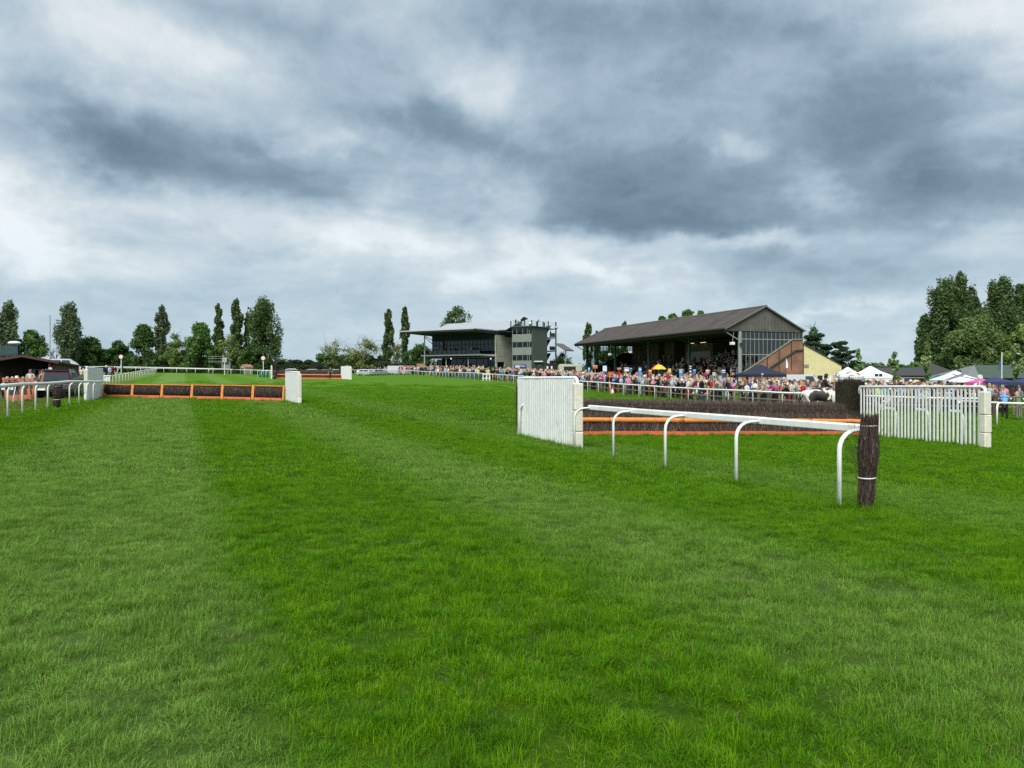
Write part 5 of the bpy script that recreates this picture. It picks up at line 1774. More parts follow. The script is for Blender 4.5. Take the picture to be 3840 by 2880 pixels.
POSES = {
    'standing': {},
    'arms folded': {'el': (-.26, -.06, 1.18, .055), 'wl': (-.02, -.22, 1.16, .042), 'hl': (.07, -.21, 1.19, .042), 'er': (.26, -.06, 1.18, .055), 'wr': (.03, -.23, 1.22, .042), 'hr': (-.06, -.21, 1.20, .042)},
    'hands raised': {'el': (-.27, -.20, 1.24, .055), 'wl': (-.12, -.24, 1.48, .042), 'hl': (-.06, -.20, 1.58, .044), 'er': (.27, -.20, 1.24, .055), 'wr': (.12, -.24, 1.48, .042), 'hr': (.06, -.20, 1.58, .044)},
    'leaning': {'waist': (0, -.06, 1.10, .145), 'chest': (0, -.18, 1.27, .18), 'collar': (0, -.26, 1.37, .10), 'neck': (0, -.31, 1.43, .062), 'head': (0, -.37, 1.52, .108), 'crown': (0, -.38, 1.635, .075),
                'sl': (-.2, -.24, 1.35, .075), 'el': (-.27, -.42, 1.12, .055), 'wl': (-.16, -.60, 1.10, .042), 'hl': (-.08, -.66, 1.10, .042), 'sr': (.2, -.24, 1.35, .075), 'er': (.27, -.42, 1.12, .055), 'wr': (.16, -.60, 1.10, .042), 'hr': (.08, -.66, 1.10, .042)},
    'walking': {'kl': (-.10, -.16, .52, .072), 'al': (-.10, -.14, .09, .05), 'tl': (-.10, -.29, .06, .046), 'kr': (.10, .06, .50, .072), 'ar': (.10, .32, .14, .05), 'tr': (.10, .22, .045, .046),
                'el': (-.26, .14, 1.16, .055), 'wl': (-.25, .12, .94, .04), 'hl': (-.25, .08, .86, .044), 'er': (.26, -.06, 1.16, .055), 'wr': (.24, -.26, 1.05, .04), 'hr': (.22, -.33, 1.02, .044)},
    'sitting': {'pelvis': (0, .05, .48, .16), 'waist': (0, .07, .64, .145), 'chest': (0, .04, .84, .18), 'collar': (0, .02, .97, .10), 'neck': (0, 0, 1.05, .062), 'head': (0, -.03, 1.15, .108), 'crown': (0, -.01, 1.265, .075),
                'sl': (-.2, .02, .95, .075), 'el': (-.26, -.04, .70, .055), 'wl': (-.17, -.26, .62, .042), 'hl': (-.10, -.32, .62, .044), 'sr': (.2, .02, .95, .075), 'er': (.26, -.04, .70, .055), 'wr': (.17, -.26, .62, .042), 'hr': (.10, -.32, .62, .044),
                'pl': (-.11, -.02, .46, .10), 'kl': (-.14, -.44, .48, .075), 'al': (-.13, -.44, .09, .05), 'tl': (-.14, -.58, .045, .046), 'pr': (.11, -.02, .46, .10), 'kr': (.14, -.44, .48, .075), 'ar': (.13, -.44, .09, .05), 'tr': (.14, -.58, .045, .046)},
    'riding': {'pelvis': (0, .03, 0, .16), 'waist': (0, 0, .16, .14), 'chest': (0, -.06, .36, .18), 'collar': (0, -.10, .50, .10), 'neck': (0, -.13, .58, .06), 'head': (0, -.17, .68, .108), 'crown': (0, -.16, .79, .075),
               'sl': (-.2, -.09, .48, .075), 'el': (-.25, -.22, .22, .055), 'wl': (-.10, -.46, .16, .042), 'hl': (-.06, -.54, .15, .044), 'sr': (.2, -.09, .48, .075), 'er': (.25, -.22, .22, .055), 'wr': (.10, -.46, .16, .042), 'hr': (.06, -.54, .15, .044),
               'pl': (-.15, -.02, -.06, .11), 'kl': (-.34, -.34, -.26, .085), 'al': (-.36, -.12, -.68, .06), 'tl': (-.37, -.26, -.74, .05), 'pr': (.15, -.02, -.06, .11), 'kr': (.34, -.34, -.26, .085), 'ar': (.36, -.12, -.68, .06), 'tr': (.37, -.26, -.74, .05)}}


def skin_body(joints, bones, root, sub=1, flat=None):
    """grow one continuous surface over a joint skeleton"""
    names = list(joints)
    me = bpy.data.meshes.new('skel')
    me.from_pydata([joints[n][:3] for n in names], [(names.index(a), names.index(b)) for a, b, *_ in bones], [])
    o = bpy.data.objects.new('skel', me)
    COL.objects.link(o)
    o.modifiers.new('skin', 'SKIN')
    for i, n in enumerate(names):
        r = joints[n][3]
        sv = me.skin_vertices[0].data[i]
        f = (flat or {}).get(n, (1, 1))
        sv.radius = (r * f[0], r * f[1])
        sv.use_root = (n == root)
    s_ = o.modifiers.new('sub', 'SUBSURF')
    s_.levels = s_.render_levels = sub
    dg = bpy.context.evaluated_depsgraph_get()
    out = bpy.data.meshes.new_from_object(o.evaluated_get(dg))
    bpy.data.objects.remove(o)
    return out


def person_mesh(pose, head, seed=0, long_sleeve=True, skirt=False, far=False):
    J = dict(BASE)
    J.update(POSES[pose])
    me = skin_body(J, BONES, 'pelvis', 0 if far else 1)
    vs = [tuple(v.co) for v in me.vertices]
    fs = [tuple(p_.vertices) for p_ in me.polygons]
    C = np.array([p_.center for p_ in me.polygons])
    best = np.full(len(C), 1e9)
    tagv = np.zeros(len(C), int)
    for a, b, t in BONES:
        A, B = np.array(J[a][:3]), np.array(J[b][:3])
        u = np.clip(((C - A) @ (B - A)) / ((B - A) @ (B - A)), 0, 1)
        d = np.linalg.norm(C - (A + u[:, None] * (B - A)), axis=1) - .5 * (J[a][3] * (1 - u) + J[b][3] * u)
        tt = (2 if long_sleeve else 0) if t == 5 else t
        m_ = d < best
        best[m_] = d[m_]
        tagv[m_] = tt
    ms = tagv.tolist()
    bpy.data.meshes.remove(me)
    mb = MB()
    mb.v, mb.f, mb.m = vs, fs, ms
    H = Vector(J['head'][:3])
    up = (Vector(J['crown'][:3]) - H).normalized()
    # hair or hat over the skull (slot 1), nose and eyes on the face
    n, m_ = 10, 5
    hv, hf = [], []
    R = (.098, .112, .128)
    for i in range(m_ + 1):
        th = math.pi / 2 * i / m_
        for k in range(n):
            a = 2 * math.pi * k / n
            back = max(0.0, math.sin(a))
            drop = -.03 - .09 * back * (1 if head != 'long' else 2.2)
            zz = R[2] * math.sin(th) if i else drop
            rr = math.cos(th) if i else 1.0
            if i == 0 and back < .2:
                zz = .035
            hv.append((H.x + R[0] * rr * math.cos(a), H.y + .018 + R[1] * rr * math.sin(a), H.z + .045 + zz))
    for i in range(m_):
        for k in range(n):
            k2 = (k + 1) % n
            hf.append((i * n + k, i * n + k2, (i + 1) * n + k2, (i + 1) * n + k))
    mb.add(hv, hf, 1)
    if head == 'hat':
        mb.lathe([(.19, .0), (.19, .012), (.10, .02), (.095, .13), (.05, .15), (0.001, .15)], 12, 1, (H.x, H.y + .01, H.z + .065))
    mb.add([(H.x - .016, H.y - .09, H.z - .03), (H.x + .016, H.y - .09, H.z - .03), (H.x, H.y - .088, H.z + .02), (H.x, H.y - .128, H.z - .028)], [(0, 1, 3), (1, 2, 3), (2, 0, 3)], 0)
    for s_ in (() if far else (-1, 1)):
        mb.ball((H.x + s_ * .034, H.y - .088, H.z + .015), (.012, .01, .008), 6, 4, 4)
        mb.ball((H.x + s_ * .092, H.y, H.z - .005), (.016, .024, .034), 6, 4, 0)
    mb.box(H.x - .024, H.x + .024, H.y - .099, H.y - .08, H.z - .062, H.z - .055, 4)
    # thumb and fingers
    for sfx, sg in (() if far else (('l', -1), ('r', 1))):
        h_, w_ = Vector(J['h' + sfx][:3]), Vector(J['w' + sfx][:3])
        d = (h_ - w_).normalized()
        sd_ = d.cross(Vector((0, 1, .3))).normalized()
        for q_ in range(4):
            off = sd_ * (q_ - 1.5) * .019
            p0 = h_ + off
            mb.tube([p0, p0 + d * (.045 - .006 * abs(q_ - 1.4)), p0 + d * .065 + Vector((0, -.02, -.01))], [.010, .009, .007], 4, 0)
        mb.tube([w_ + d * .03 + sd_ * .03, w_ + d * .06 + sd_ * .05, w_ + d * .09 + sd_ * .05], [.012, .010, .008], 4, 0)
    if skirt:
        P0 = Vector(J['pelvis'][:3])
        mb.lathe([(.17, .10), (.20, -.02), (.235, -.25), (.26, -.45)], 12, 2, (P0.x, P0.y, P0.z), cap=False)
    out = mb.mesh('person_%s_%s' % (pose.replace(' ', '_'), head), [SKINS[0], HAIRS['dark-haired'], TOPM['navy'], BOTM['dark'], SHOEM], True)
    return out


PROTO = {}


def proto(pose, head, variant, far=False):
    key = (pose, head, variant, far)
    if key not in PROTO:
        PROTO[key] = person_mesh(pose, head, long_sleeve=variant != 1, skirt=(variant == 2 and pose != 'sitting'), far=far)
    return PROTO[key]


USED = set()
PEOPLE = 0


def person(label, x, y, rz, pose='standing', head='short', variant=0, top='navy', bot='dark', hair='dark-haired', skin=0, z=None, group=None, sc=1.0, mats=None, name='person'):
    global PEOPLE
    PEOPLE += 1
    if z is None:
        z = zg(x, y)
    o = link(name, proto(pose, head, variant), None, (x, y, z), rz, sc=sc)
    hm = HATS[hair] if hair in HATS else HAIRS[hair]
    for i, m_ in enumerate(mats or (SKINS[skin], hm, TOPM[top], BOTM[bot], SHOEM)):
        o.material_slots[i].link = 'OBJECT'
        o.material_slots[i].material = m_
    USED.add(label)
    return tag(o, label, 'person', group)


# --- crowd: where people stand, what they stand by, which way they look
RND = random.Random(2024)
CROWD = []           # (x, y, z, zone, sitting_ok)


def outer_at(i_f):
    i = int(i_f)
    t = i_f - i
    a, b = OUTER[i], OUTER[min(i + 1, len(OUTER) - 1)]
    p_ = Vector((a[0] + (b[0] - a[0]) * t, a[1] + (b[1] - a[1]) * t, 0))
    tt = Vector((b[0] - a[0], b[1] - a[1], 0)).normalized() if b != a else Vector((.3, -.95, 0))
    return p_, Vector((-tt.y, tt.x, 0))


def place_px(x, y):
    return 1920 + F * x / y


LANDMARKS = [(1300, 'by the parked cars'), (1480, 'by the parked cars'), (1600, 'below the tall canopy post'), (1700, 'below the glazed balcony'), (1800, 'below the glazed balcony'), (1900, 'by the round bush'),
             (1990, 'below the judging tower'), (2080, 'by the dark hut'), (2180, 'by the cream trailer'), (2240, 'by the orange board'), (2310, 'by the red table covers'), (2370, 'by the white screen'),
             (2420, 'by the tall blue board'), (2480, 'by the yellow umbrella'), (2540, 'by the yellow board'), (2610, 'by the small blue board'), (2670, 'by the red board'), (2740, 'below the steel column'),
             (2800, 'left of the navy gazebo'), (2880, 'before the navy gazebo'), (2960, 'before the white van'), (3060, 'below the yellow wall'), (3130, 'by the white doors'),
             (3200, 'before the printed tent'), (3300, 'before the white tent'), (3400, 'below the flowering sapling'), (3500, 'before the stables'), (3600, 'before the striped marquee'), (3720, 'by the pink canopy'), (3860, 'by the navy canopies')]


def landmark(px):
    for e, nm in LANDMARKS:
        if px < e:
            return nm
    return LANDMARKS[-1][1]


def sow(i0, i1, n, d0, d1, mind=.5, front=False):
    made, tries = 0, 0
    while made < n and tries < n * 30:
        tries += 1
        p_, nrm = outer_at(RND.uniform(i0, i1))
        d = d0 + (d1 - d0) * RND.random() ** (1.35 if not front else 1)
        x, y = p_.x + nrm.x * d, p_.y + nrm.y * d
        if not (.3 < abs(place_px(x, y)) / 1 and -40 < place_px(x, y) < 3900):
            continue
        if any((x - c[0]) ** 2 + (y - c[1]) ** 2 < mind * mind for c in CROWD):
            continue
        if 100 < y < 150 and (Vector((x, y, 0)) - GS).dot(GBV) > 1.5 and -1 < (Vector((x, y, 0)) - GS).dot(GA) < 51:
            continue
        CROWD.append((x, y, zg(x, y), 'lawn', front))
        made += 1


# front row along the wooden fence, then the lawn behind it
sow(18, 39.5, 92, 2.2, 3.0, .6, True)
sow(19, 29, 150, 3.0, 14.0, .75)
sow(26, 33, 120, 3.0, 15.0, .75)
sow(32, 39.8, 190, 3.0, 20.0, .7)
sow(9, 19, 210, 2.2, 11.0, .8)
sow(2, 9, 95, 2.0, 9.0, .9)
for i in range(270):                         # on the terraces of the old stand
    st = RND.randint(0, 9)
    a = RND.uniform(.8, 22) if RND.random() < .70 else RND.uniform(20, 48)
    b = 2.36 + .3 + st * .8 + .4
    x, y = gs_world(a, b)
    CROWD.append((x, y, GZ0 + .38 * (st + 1), 'stand', False))
for i in range(46):                          # on the terrace of the modern stand
    v = MS + MA * RND.uniform(1.5, 18) + MBV * RND.uniform(2.7, 7.5)
    CROWD.append((v.x, v.y, MG - .05, 'terrace', False))
for i in range(9):
    v = MS + MA * RND.uniform(4, 18) + MBV * RND.uniform(5.7, 7.8)
    CROWD.append((v.x, v.y, 7.05, 'balcony', False))

CROWD.sort(key=lambda c: c[1] + (18 if c[3] == 'stand' else 0))
TOPW = ['white'] * 6 + ['pale blue'] * 5 + ['navy'] * 9 + ['black'] * 8 + ['pink'] * 3 + ['red'] * 3 + ['grey'] * 6 + ['cream'] * 4 + ['maroon'] * 3 + ['green', 'blue', 'blue', 'lilac', 'lilac'] + ['beige'] * 4 + ['brown'] * 4 + ['olive', 'yellow', 'turquoise', 'charcoal', 'charcoal', 'tweed', 'tweed', 'magenta']
stuff_v, stuff_f, stuff_m = [], [], []
stuff_mats = []
N_IND = 268


def draw_person(zone, front, sit_ok):
    hair = RND.choice(list(HAIRS) * 3 + list(HATS))
    head = 'hat' if hair in HATS else RND.choice(['short', 'short', 'long'])
    pose = RND.choice(['standing', 'standing', 'arms folded', 'hands raised', 'walking'])
    if front and RND.random() < .45:
        pose = 'leaning'
    elif sit_ok and RND.random() < .25:
        pose = 'sitting'
    v = RND.choice([0, 0, 0, 1]) if head != 'long' else RND.choice([0, 1, 2])
    return dict(hair=hair, head=head, pose=pose, variant=v, top=RND.choice(TOPW), bot=RND.choice(['dark'] * 6 + ['blue jean'] * 4 + ['grey'] * 3 + ['tan', 'pale', 'red']), skin=RND.randrange(3), sc=RND.uniform(.93, 1.06))


VERB = {'standing': 'standing', 'arms folded': 'arms folded', 'hands raised': 'hands raised', 'walking': 'walking', 'leaning': 'leaning', 'sitting': 'sitting'}
for ci, (x, y, z, zone, front) in enumerate(CROWD):
    face = math.atan2(-.3, -.95) + math.pi / 2 + RND.gauss(0, .55)      # towards the course
    if RND.random() < .2:
        face += RND.uniform(-2.5, 2.5)
    if front:
        face = math.atan2(-.32, -.94) + math.pi / 2 + RND.gauss(0, .25)
    if ci < N_IND:
        for _ in range(200):
            a = draw_person(zone, front, front)
            where = {'lawn': landmark(place_px(x, y)), 'stand': 'on the old stand steps', 'terrace': 'on the modern stand terrace', 'balcony': 'on the balcony'}[zone]
            lab = '%s person, %s top, %s trousers, %s %s' % (a['hair'], a['top'], a['bot'], VERB[a['pose']], where)
            if lab not in USED:
                break
        if a['pose'] == 'sitting':
            pass
        person(lab, x, y, face, a['pose'], a['head'], a['variant'], a['top'], a['bot'], a['hair'], a['skin'], z, 'racegoers watching from the right', a['sc'])
    else:
        a = draw_person(zone, False, False)
        me = proto(a['pose'], a['head'], a['variant'], True)
        key = (SKINS[a['skin']], HATS.get(a['hair']) or HAIRS[a['hair']], TOPM[a['top']], BOTM[a['bot']], SHOEM)
        idx = []
        for m_ in key:
            if m_ not in stuff_mats:
                stuff_mats.append(m_)
            idx.append(stuff_mats.index(m_))
        n = len(me.vertices)
        co = np.empty(n * 3)
        me.vertices.foreach_get('co', co)
        co = co.reshape(-1, 3) * a['sc']
        c_, s_ = math.cos(face), math.sin(face)
        co = np.stack([co[:, 0] * c_ - co[:, 1] * s_ + x, co[:, 0] * s_ + co[:, 1] * c_ + y, co[:, 2] + z], -1)
        base = sum(len(v_) for v_ in stuff_v)
        stuff_v.append(co)
        mi = np.empty(len(me.polygons), np.int32)
        me.polygons.foreach_get('material_index', mi)
        for p_, q_ in zip(me.polygons, mi):
            stuff_f.append([i + base for i in p_.vertices])
            stuff_m.append(idx[q_])
me = bpy.data.meshes.new('crowd')
me.from_pydata(np.concatenate(stuff_v).tolist(), [], stuff_f)
for m_ in stuff_mats:
    me.materials.append(m_)
me.polygons.foreach_set('material_index', stuff_m)
me.polygons.foreach_set('use_smooth', [True] * len(me.polygons))
tag(link('crowd', me), 'distant crowd of spectators packed on the lawn and stands', 'crowd', kind='stuff')

# --- people one can single out
person('man in a green polo shirt walking in front of the far brush fence', X_(1238, 113), 113, rad(70), 'walking', 'short', 1, 'green', 'dark', 'dark-haired', group='course staff')
person('man in a sky blue shirt leaning on the fence at the right edge', X_(3768, 47.2), 47.2, rad(150), 'leaning', 'short', 1, 'pale blue', 'dark', 'grey-haired', mats=(SKINS[0], HAIRS['grey-haired'], mat('sky_shirt', (.16, .38, .75), .8), BOTM['dark'], SHOEM), group='course staff')
person('grey-haired man in an olive jacket and trousers at the right edge', X_(3822, 46.5), 46.5, rad(165), 'leaning', 'short', 0, 'olive', 'tan', 'grey-haired', mats=(SKINS[1], HAIRS['grey-haired'], mat('olive_jacket', (.14, .17, .12), .8), mat('olive_trousers', (.17, .17, .12), .8), SHOEM), group='course staff')
person('man in a brown patterned coat beside the cream end post, right edge', X_(3732, 47.0), 47.0, rad(200), 'arms folded', 'short', 0, 'brown', 'tan', 'brown-haired', mats=(SKINS[2], HAIRS['brown-haired'], mat('camo_coat', (.13, .10, .07), .9, .45, 9), mat('camo_trousers', (.12, .085, .06), .9, .5, 9), SHOEM), group='course staff')
person('steward in a yellow hi-vis top by the fence, behind the open slats', X_(3295, 53.5), 53.5, rad(60), 'standing', 'short', 0, 'yellow', 'dark', 'dark-haired', mats=(SKINS[0], HAIRS['dark-haired'], HIVIS, BOTM['dark'], SHOEM), group='course staff')
person('steward in a yellow hi-vis top behind the white gate frame', X_(1795, 122), 122, rad(60), 'standing', 'short', 0, 'yellow', 'dark', 'dark-haired', mats=(SKINS[0], HAIRS['dark-haired'], HIVIS, BOTM['dark'], SHOEM), group='course staff')
person('second hi-vis steward, right of the white gate frame', X_(1832, 121), 121, rad(60), 'standing', 'short', 0, 'yellow', 'dark', 'fair-haired', mats=(SKINS[1], HAIRS['fair-haired'], HIVIS, BOTM['dark'], SHOEM), group='course staff')
person('steward in a yellow hi-vis top behind the left white board', X_(361, 92), 92, rad(20), 'standing', 'short', 0, 'yellow', 'dark', 'brown-haired', mats=(SKINS[0], HAIRS['brown-haired'], HIVIS, BOTM['dark'], SHOEM), group='course staff')
person('person in dark clothes standing on the judging tower roof', *(TWR + MA * 4.6 + MBV * .6).xy, rad(40), 'standing', 'short', 0, 'black', 'dark', 'dark-haired', z=13.53, group='camera crew')
person('person in grey crouched over the railing, judging tower roof right', *(TWR + MA * .3 + MBV * 3.2).xy, rad(60), 'leaning', 'short', 0, 'grey', 'dark', 'brown-haired', z=13.53, group='camera crew')
person('person in tan top on the upper landing of the tower stair', *(TWR + MA * .8 + MBV * 10.2).xy, rad(60), 'standing', 'short', 0, 'beige', 'dark', 'dark-haired', z=11.2, group='camera crew')
LEFTP = [(3, 54, 'blue', 'grey-haired', 'short', 'standing', 'person in a bright blue top at the left edge, by the clubhouse'),
         (28, 46, 'charcoal', 'grey-haired', 'short', 'sitting', 'grey-haired person in charcoal sitting at the left edge'),
         (46, 47, 'brown', 'grey-haired', 'short', 'sitting', 'grey-haired person in brown behind the orange hurdle stack'),
         (64, 49, 'red', 'white-hatted', 'hat', 'sitting', 'person in red with a white hat behind the orange hurdles'),
         (86, 50.5, 'pale blue', 'fair-haired', 'short', 'sitting', 'person in a pale blue shirt sitting right of the orange hurdles'),
         (114, 52, 'white', 'grey-haired', 'short', 'standing', 'man in a white checked shirt standing before the clubhouse porch'),
         (126, 47, 'white', 'fair-haired', 'long', 'sitting', 'fair-haired woman in white sitting left of the dark red car'),
         (136, 51, 'charcoal', 'brown-haired', 'short', 'sitting', 'brown-haired person in charcoal left of the dark red car'),
         (150, 52.5, 'maroon', 'red-haired', 'long', 'standing', 'red-haired woman in maroon behind the dark red car'),
         (160, 51.5, 'beige', 'brown-haired', 'long', 'standing', 'woman in beige behind the left roof rail of the dark red car'),
         (198, 55, 'lilac', 'white-hatted', 'hat', 'standing', 'person in lilac with a white hat behind the dark red car'),
         (214, 56, 'red', 'grey-haired', 'short', 'standing', 'person in red and grey hair behind the dark red car roof'),
         (270, 82, 'pink', 'fair-haired', 'short', 'standing', 'person in pink beyond the corner of the clubhouse'),
         (287, 84, 'black', 'brown-haired', 'long', 'standing', 'dark-dressed woman beyond the corner of the clubhouse'),
         (306, 88, 'cream', 'dark-haired', 'short', 'standing', 'person in cream by the green banners on the left'),
         (324, 92, 'white', 'fair-haired', 'short', 'standing', 'fair-haired person in white left of the white board'),
         (333, 95, 'maroon', 'brown-haired', 'short', 'standing', 'person in maroon above the left white board'),
         (344, 97, 'navy', 'dark-haired', 'short', 'standing', 'person in navy above the left white board'),
         (398, 98, 'navy', 'white-hatted', 'hat', 'standing', 'person in navy with a white cap right of the left white board'),
         (410, 99, 'pale blue', 'brown-haired', 'short', 'standing', 'person in pale blue behind the white notice on the left'),
         (422, 101, 'maroon', 'dark-haired', 'short', 'standing', 'person in maroon left of the braced round marker')]
for px, d, top, hair, head, pose, lab in LEFTP:
    person(lab, X_(px, d), d, RND.uniform(-.6, 1.6) + (math.pi if RND.random() < .3 else 0), pose, head, 1 if RND.random() < .4 else 0, top, RND.choice(['dark', 'grey', 'tan']), hair, RND.randrange(3), group='people by the clubhouse')


# ------------------------------------------------------------------ horse and rider
def horse():
    x, y = X_(3084, 43.0), 43.0
    z = zg(x, y)
    root = thing('horse', 'black and white horse behind the birch fence, carrying a rider', 'horse', (x, y, z), rad(-8))
    J = {'rump': (-.92, 0, 1.30, .26), 'croup': (-.62, 0, 1.32, .33), 'loin': (-.22, 0, 1.25, .33), 'barrel': (.22, 0, 1.20, .35), 'withers': (.56, 0, 1.26, .33), 'breast': (.80, 0, 1.22, .27),
         'neck1': (1.02, 0, 1.48, .23), 'neck2': (1.24, 0, 1.70, .175), 'poll': (1.42, 0, 1.84, .13), 'brow': (1.56, 0, 1.76, .115), 'nose': (1.76, 0, 1.50, .08), 'muzzle': (1.82, 0, 1.40, .075),
         'tail0': (-1.10, 0, 1.34, .07), 'tail1': (-1.22, 0, 1.05, .085), 'tail2': (-1.20, 0, .60, .06)}
    B = [('croup', 'rump'), ('croup', 'loin'), ('loin', 'barrel'), ('barrel', 'withers'), ('withers', 'breast'), ('breast', 'neck1'), ('neck1', 'neck2'), ('neck2', 'poll'), ('poll', 'brow'), ('brow', 'nose'), ('nose', 'muzzle'), ('rump', 'tail0'), ('tail0', 'tail1'), ('tail1', 'tail2')]
    for s_, n, dx_ in ((-1, 'a', .04), (1, 'b', -.10)):
        J['stifle' + n] = (-.66 + dx_, s_ * .17, .92, .17)
        J['hock' + n] = (-.92 + dx_, s_ * .17, .56, .075)
        J['hfet' + n] = (-.86 + dx_, s_ * .17, .16, .05)
        J['hhoof' + n] = (-.80 + dx_, s_ * .17, .04, .065)
        J['elb' + n] = (.66 - dx_, s_ * .16, .88, .13)
        J['knee' + n] = (.68 - dx_, s_ * .16, .52, .07)
        J['ffet' + n] = (.66 - dx_, s_ * .16, .16, .048)
        J['fhoof' + n] = (.71 - dx_, s_ * .16, .04, .065)
        B += [('croup', 'stifle' + n), ('stifle' + n, 'hock' + n), ('hock' + n, 'hfet' + n), ('hfet' + n, 'hhoof' + n), ('withers', 'elb' + n), ('elb' + n, 'knee' + n), ('knee' + n, 'ffet' + n), ('ffet' + n, 'fhoof' + n)]
    me = skin_body(J, B, 'barrel', 2, {'loin': (.8, 1), 'barrel': (.85, 1), 'croup': (.9, 1)})
    m, nt, b, o = new_mat('piebald_coat')
    t = nt.nodes.new('ShaderNodeTexCoord')
    pv = vnode(nt, 'ADD', t.outputs['Object'], vnode(nt, 'SCALE', vnode(nt, 'SUBTRACT', noise(nt, t.outputs['Object'], 4, 3, .6, 'Color'), (.5, .5, .5)), scale=.28))
    acc = 0.0
    for c, r in (((-.42, 0, 1.08), (.36, .8, .40)), ((.0, 0, .95), (.45, .8, .28)), ((-.1, 0, 1.3), (.42, .8, .2)), ((1.62, 0, 1.58), (.25, .5, .14)), ((-1.22, 0, .8), (.12, .3, .6)), ((.95, 0, .95), (.1, .5, .2))):
        d = vnode(nt, 'DIVIDE', vnode(nt, 'SUBTRACT', pv, c), r)
        e = mnode(nt, 'LESS_THAN', vnode(nt, 'DOT_PRODUCT', d, d), 1.0)
        acc = mnode(nt, 'MAXIMUM', e, acc)
    nt.links.new(mixc(nt, acc, (.66, .65, .61), (.022, .016, .014)), b.inputs['Base Color'])
    b.inputs['Roughness'].default_value = .6
    me.materials.append(m)
    for p_ in me.polygons:
        p_.use_smooth = True
    link('body', me, root)
    mb = MB()
    for i in range(14):
        t_ = i / 13
        p0 = Vector((.78, 0, 1.55)).lerp(Vector((1.46, 0, 1.93)), t_)
        mb.tube([p0, p0 + Vector((-.05, -.11, -.10)), p0 + Vector((-.02, -.14, -.26))], [.04, .035, .012], 5)
    mb.build('mane', mat('mane', (.62, .60, .55), .8), root, True)
    for s_ in (-1, 1):
        MB().tube([(1.40, s_ * .06, 1.92), (1.42, s_ * .075, 2.06)], [.04, .008], 6).build('ear', m, root, True)
        MB().ball((1.60, s_ * .10, 1.74), .022, 8, 6).build('eye', BLACK, root, True)
    sad = mat('saddle_leather', (.03, .02, .014), .45)
    MB().ball((.08, 0, 1.52), (.30, .22, .10), 14, 8).build('saddle', sad, root, True)
    MB().tube([(.2, -.345, 1.4), (.2, -.36, 1.1), (.25, 0, .83), (.2, .36, 1.1), (.2, .345, 1.4)], .03, 6).build('girth', sad, root)
    for s_ in (-1, 1):
        MB().tube([(1.78, s_ * .07, 1.46), (1.35, s_ * .16, 1.60), (.74, s_ * .07, 1.70)], .012, 5).build('rein', sad, root)
    MB().tube([(1.72, -.085, 1.52), (1.70, 0, 1.60), (1.72, .085, 1.52)], .014, 5).build('noseband', sad, root)
    MB().tube([(.62, -.34, 1.35), (.95, -.2, 1.05), (1.0, 0, 1.0), (.95, .2, 1.05), (.62, .34, 1.35)], .016, 5).build('breast_strap', sad, root)
    # rider: faces local +x of the horse
    rx, ry = .04, 0
    c_, s2 = math.cos(rad(-8)), math.sin(rad(-8))
    blackm = mat('black_jacket', (.012, .012, .014), .7)
    cream = mat('cream_breeches', (.68, .64, .50), .8)
    r = person('rider in a black jacket, cream breeches and black hat on the black and white horse', x + rx * c_, y + rx * s2, rad(-8) + rad(90), 'riding', 'hat', 0, z=z + 1.52, sc=1.0, group='course staff',
               mats=(SKINS[0], blackm, blackm, cream, blackm))
    # boots: lower legs of the rider as their own piece
    for s_ in (-1, 1):
        MB().tube([(s_ * .335, -.33, -.28), (s_ * .36, -.13, -.66), (s_ * .365, -.18, -.74)], [.075, .062, .06], 8).build('boot', blackm, r, True)
        MB().tube([(s_ * .37, -.14, -.40), (s_ * .38, -.18, -.77)], .01, 5).build('stirrup', STEEL, r)


horse()
# ------------------------------------------------------------------ trees
def leaves(name, clusters, n, size, rng, m_, shell=.55, up=.3, aspect=1.5):
    """leaf-sized faces through clump volumes; clusters: (x, y, z, rx, ry, rz)"""
    c = np.array(clusters, float)
    vol = np.cbrt(c[:, 3] * c[:, 4] * c[:, 5]) ** 2
    k = rng.choice(len(c), n, p=vol / vol.sum())
    d = rng.normal(size=(n, 3))
    d /= np.linalg.norm(d, axis=1)[:, None]
    r = (shell + (1 - shell) * rng.random(n)) * rng.uniform(.86, 1.12, n)
    pos = c[k, :3] + d * c[k, 3:] * r[:, None]
    nrm = d * .6 + rng.normal(0, .7, (n, 3)) + np.array([0, 0, up])
    nrm /= np.linalg.norm(nrm, axis=1)[:, None]
    t = np.cross(nrm, rng.normal(size=(n, 3)))
    t /= np.linalg.norm(t, axis=1)[:, None] + 1e-9
    b = np.cross(nrm, t)
    s_ = (size * rng.lognormal(0, .35, n))[:, None]
    a1, a2 = t * s_ * aspect * .5, b * s_ * .5
    vs = np.stack([pos - a1, pos + a2 * .9 - a1 * .1, pos + a1, pos - a2 * .9 - a1 * .1], 1).reshape(-1, 3)
    return fast_mesh(name, vs, 4, m_)


def limb(mb, a, b, r0, r1, rng, n=5, wob=.06):
    a, b = Vector(a), Vector(b)
    L = (b - a).length
    pts = [a.lerp(b, i / (n - 1)) + Vector(rng.normal(0, wob * L / n, 3)) * (0 < i < n) for i in range(n)]
    pts[0] = a
    mb.tube(pts, [r0 + (r1 - r0) * i / (n - 1) for i in range(n)], 6)


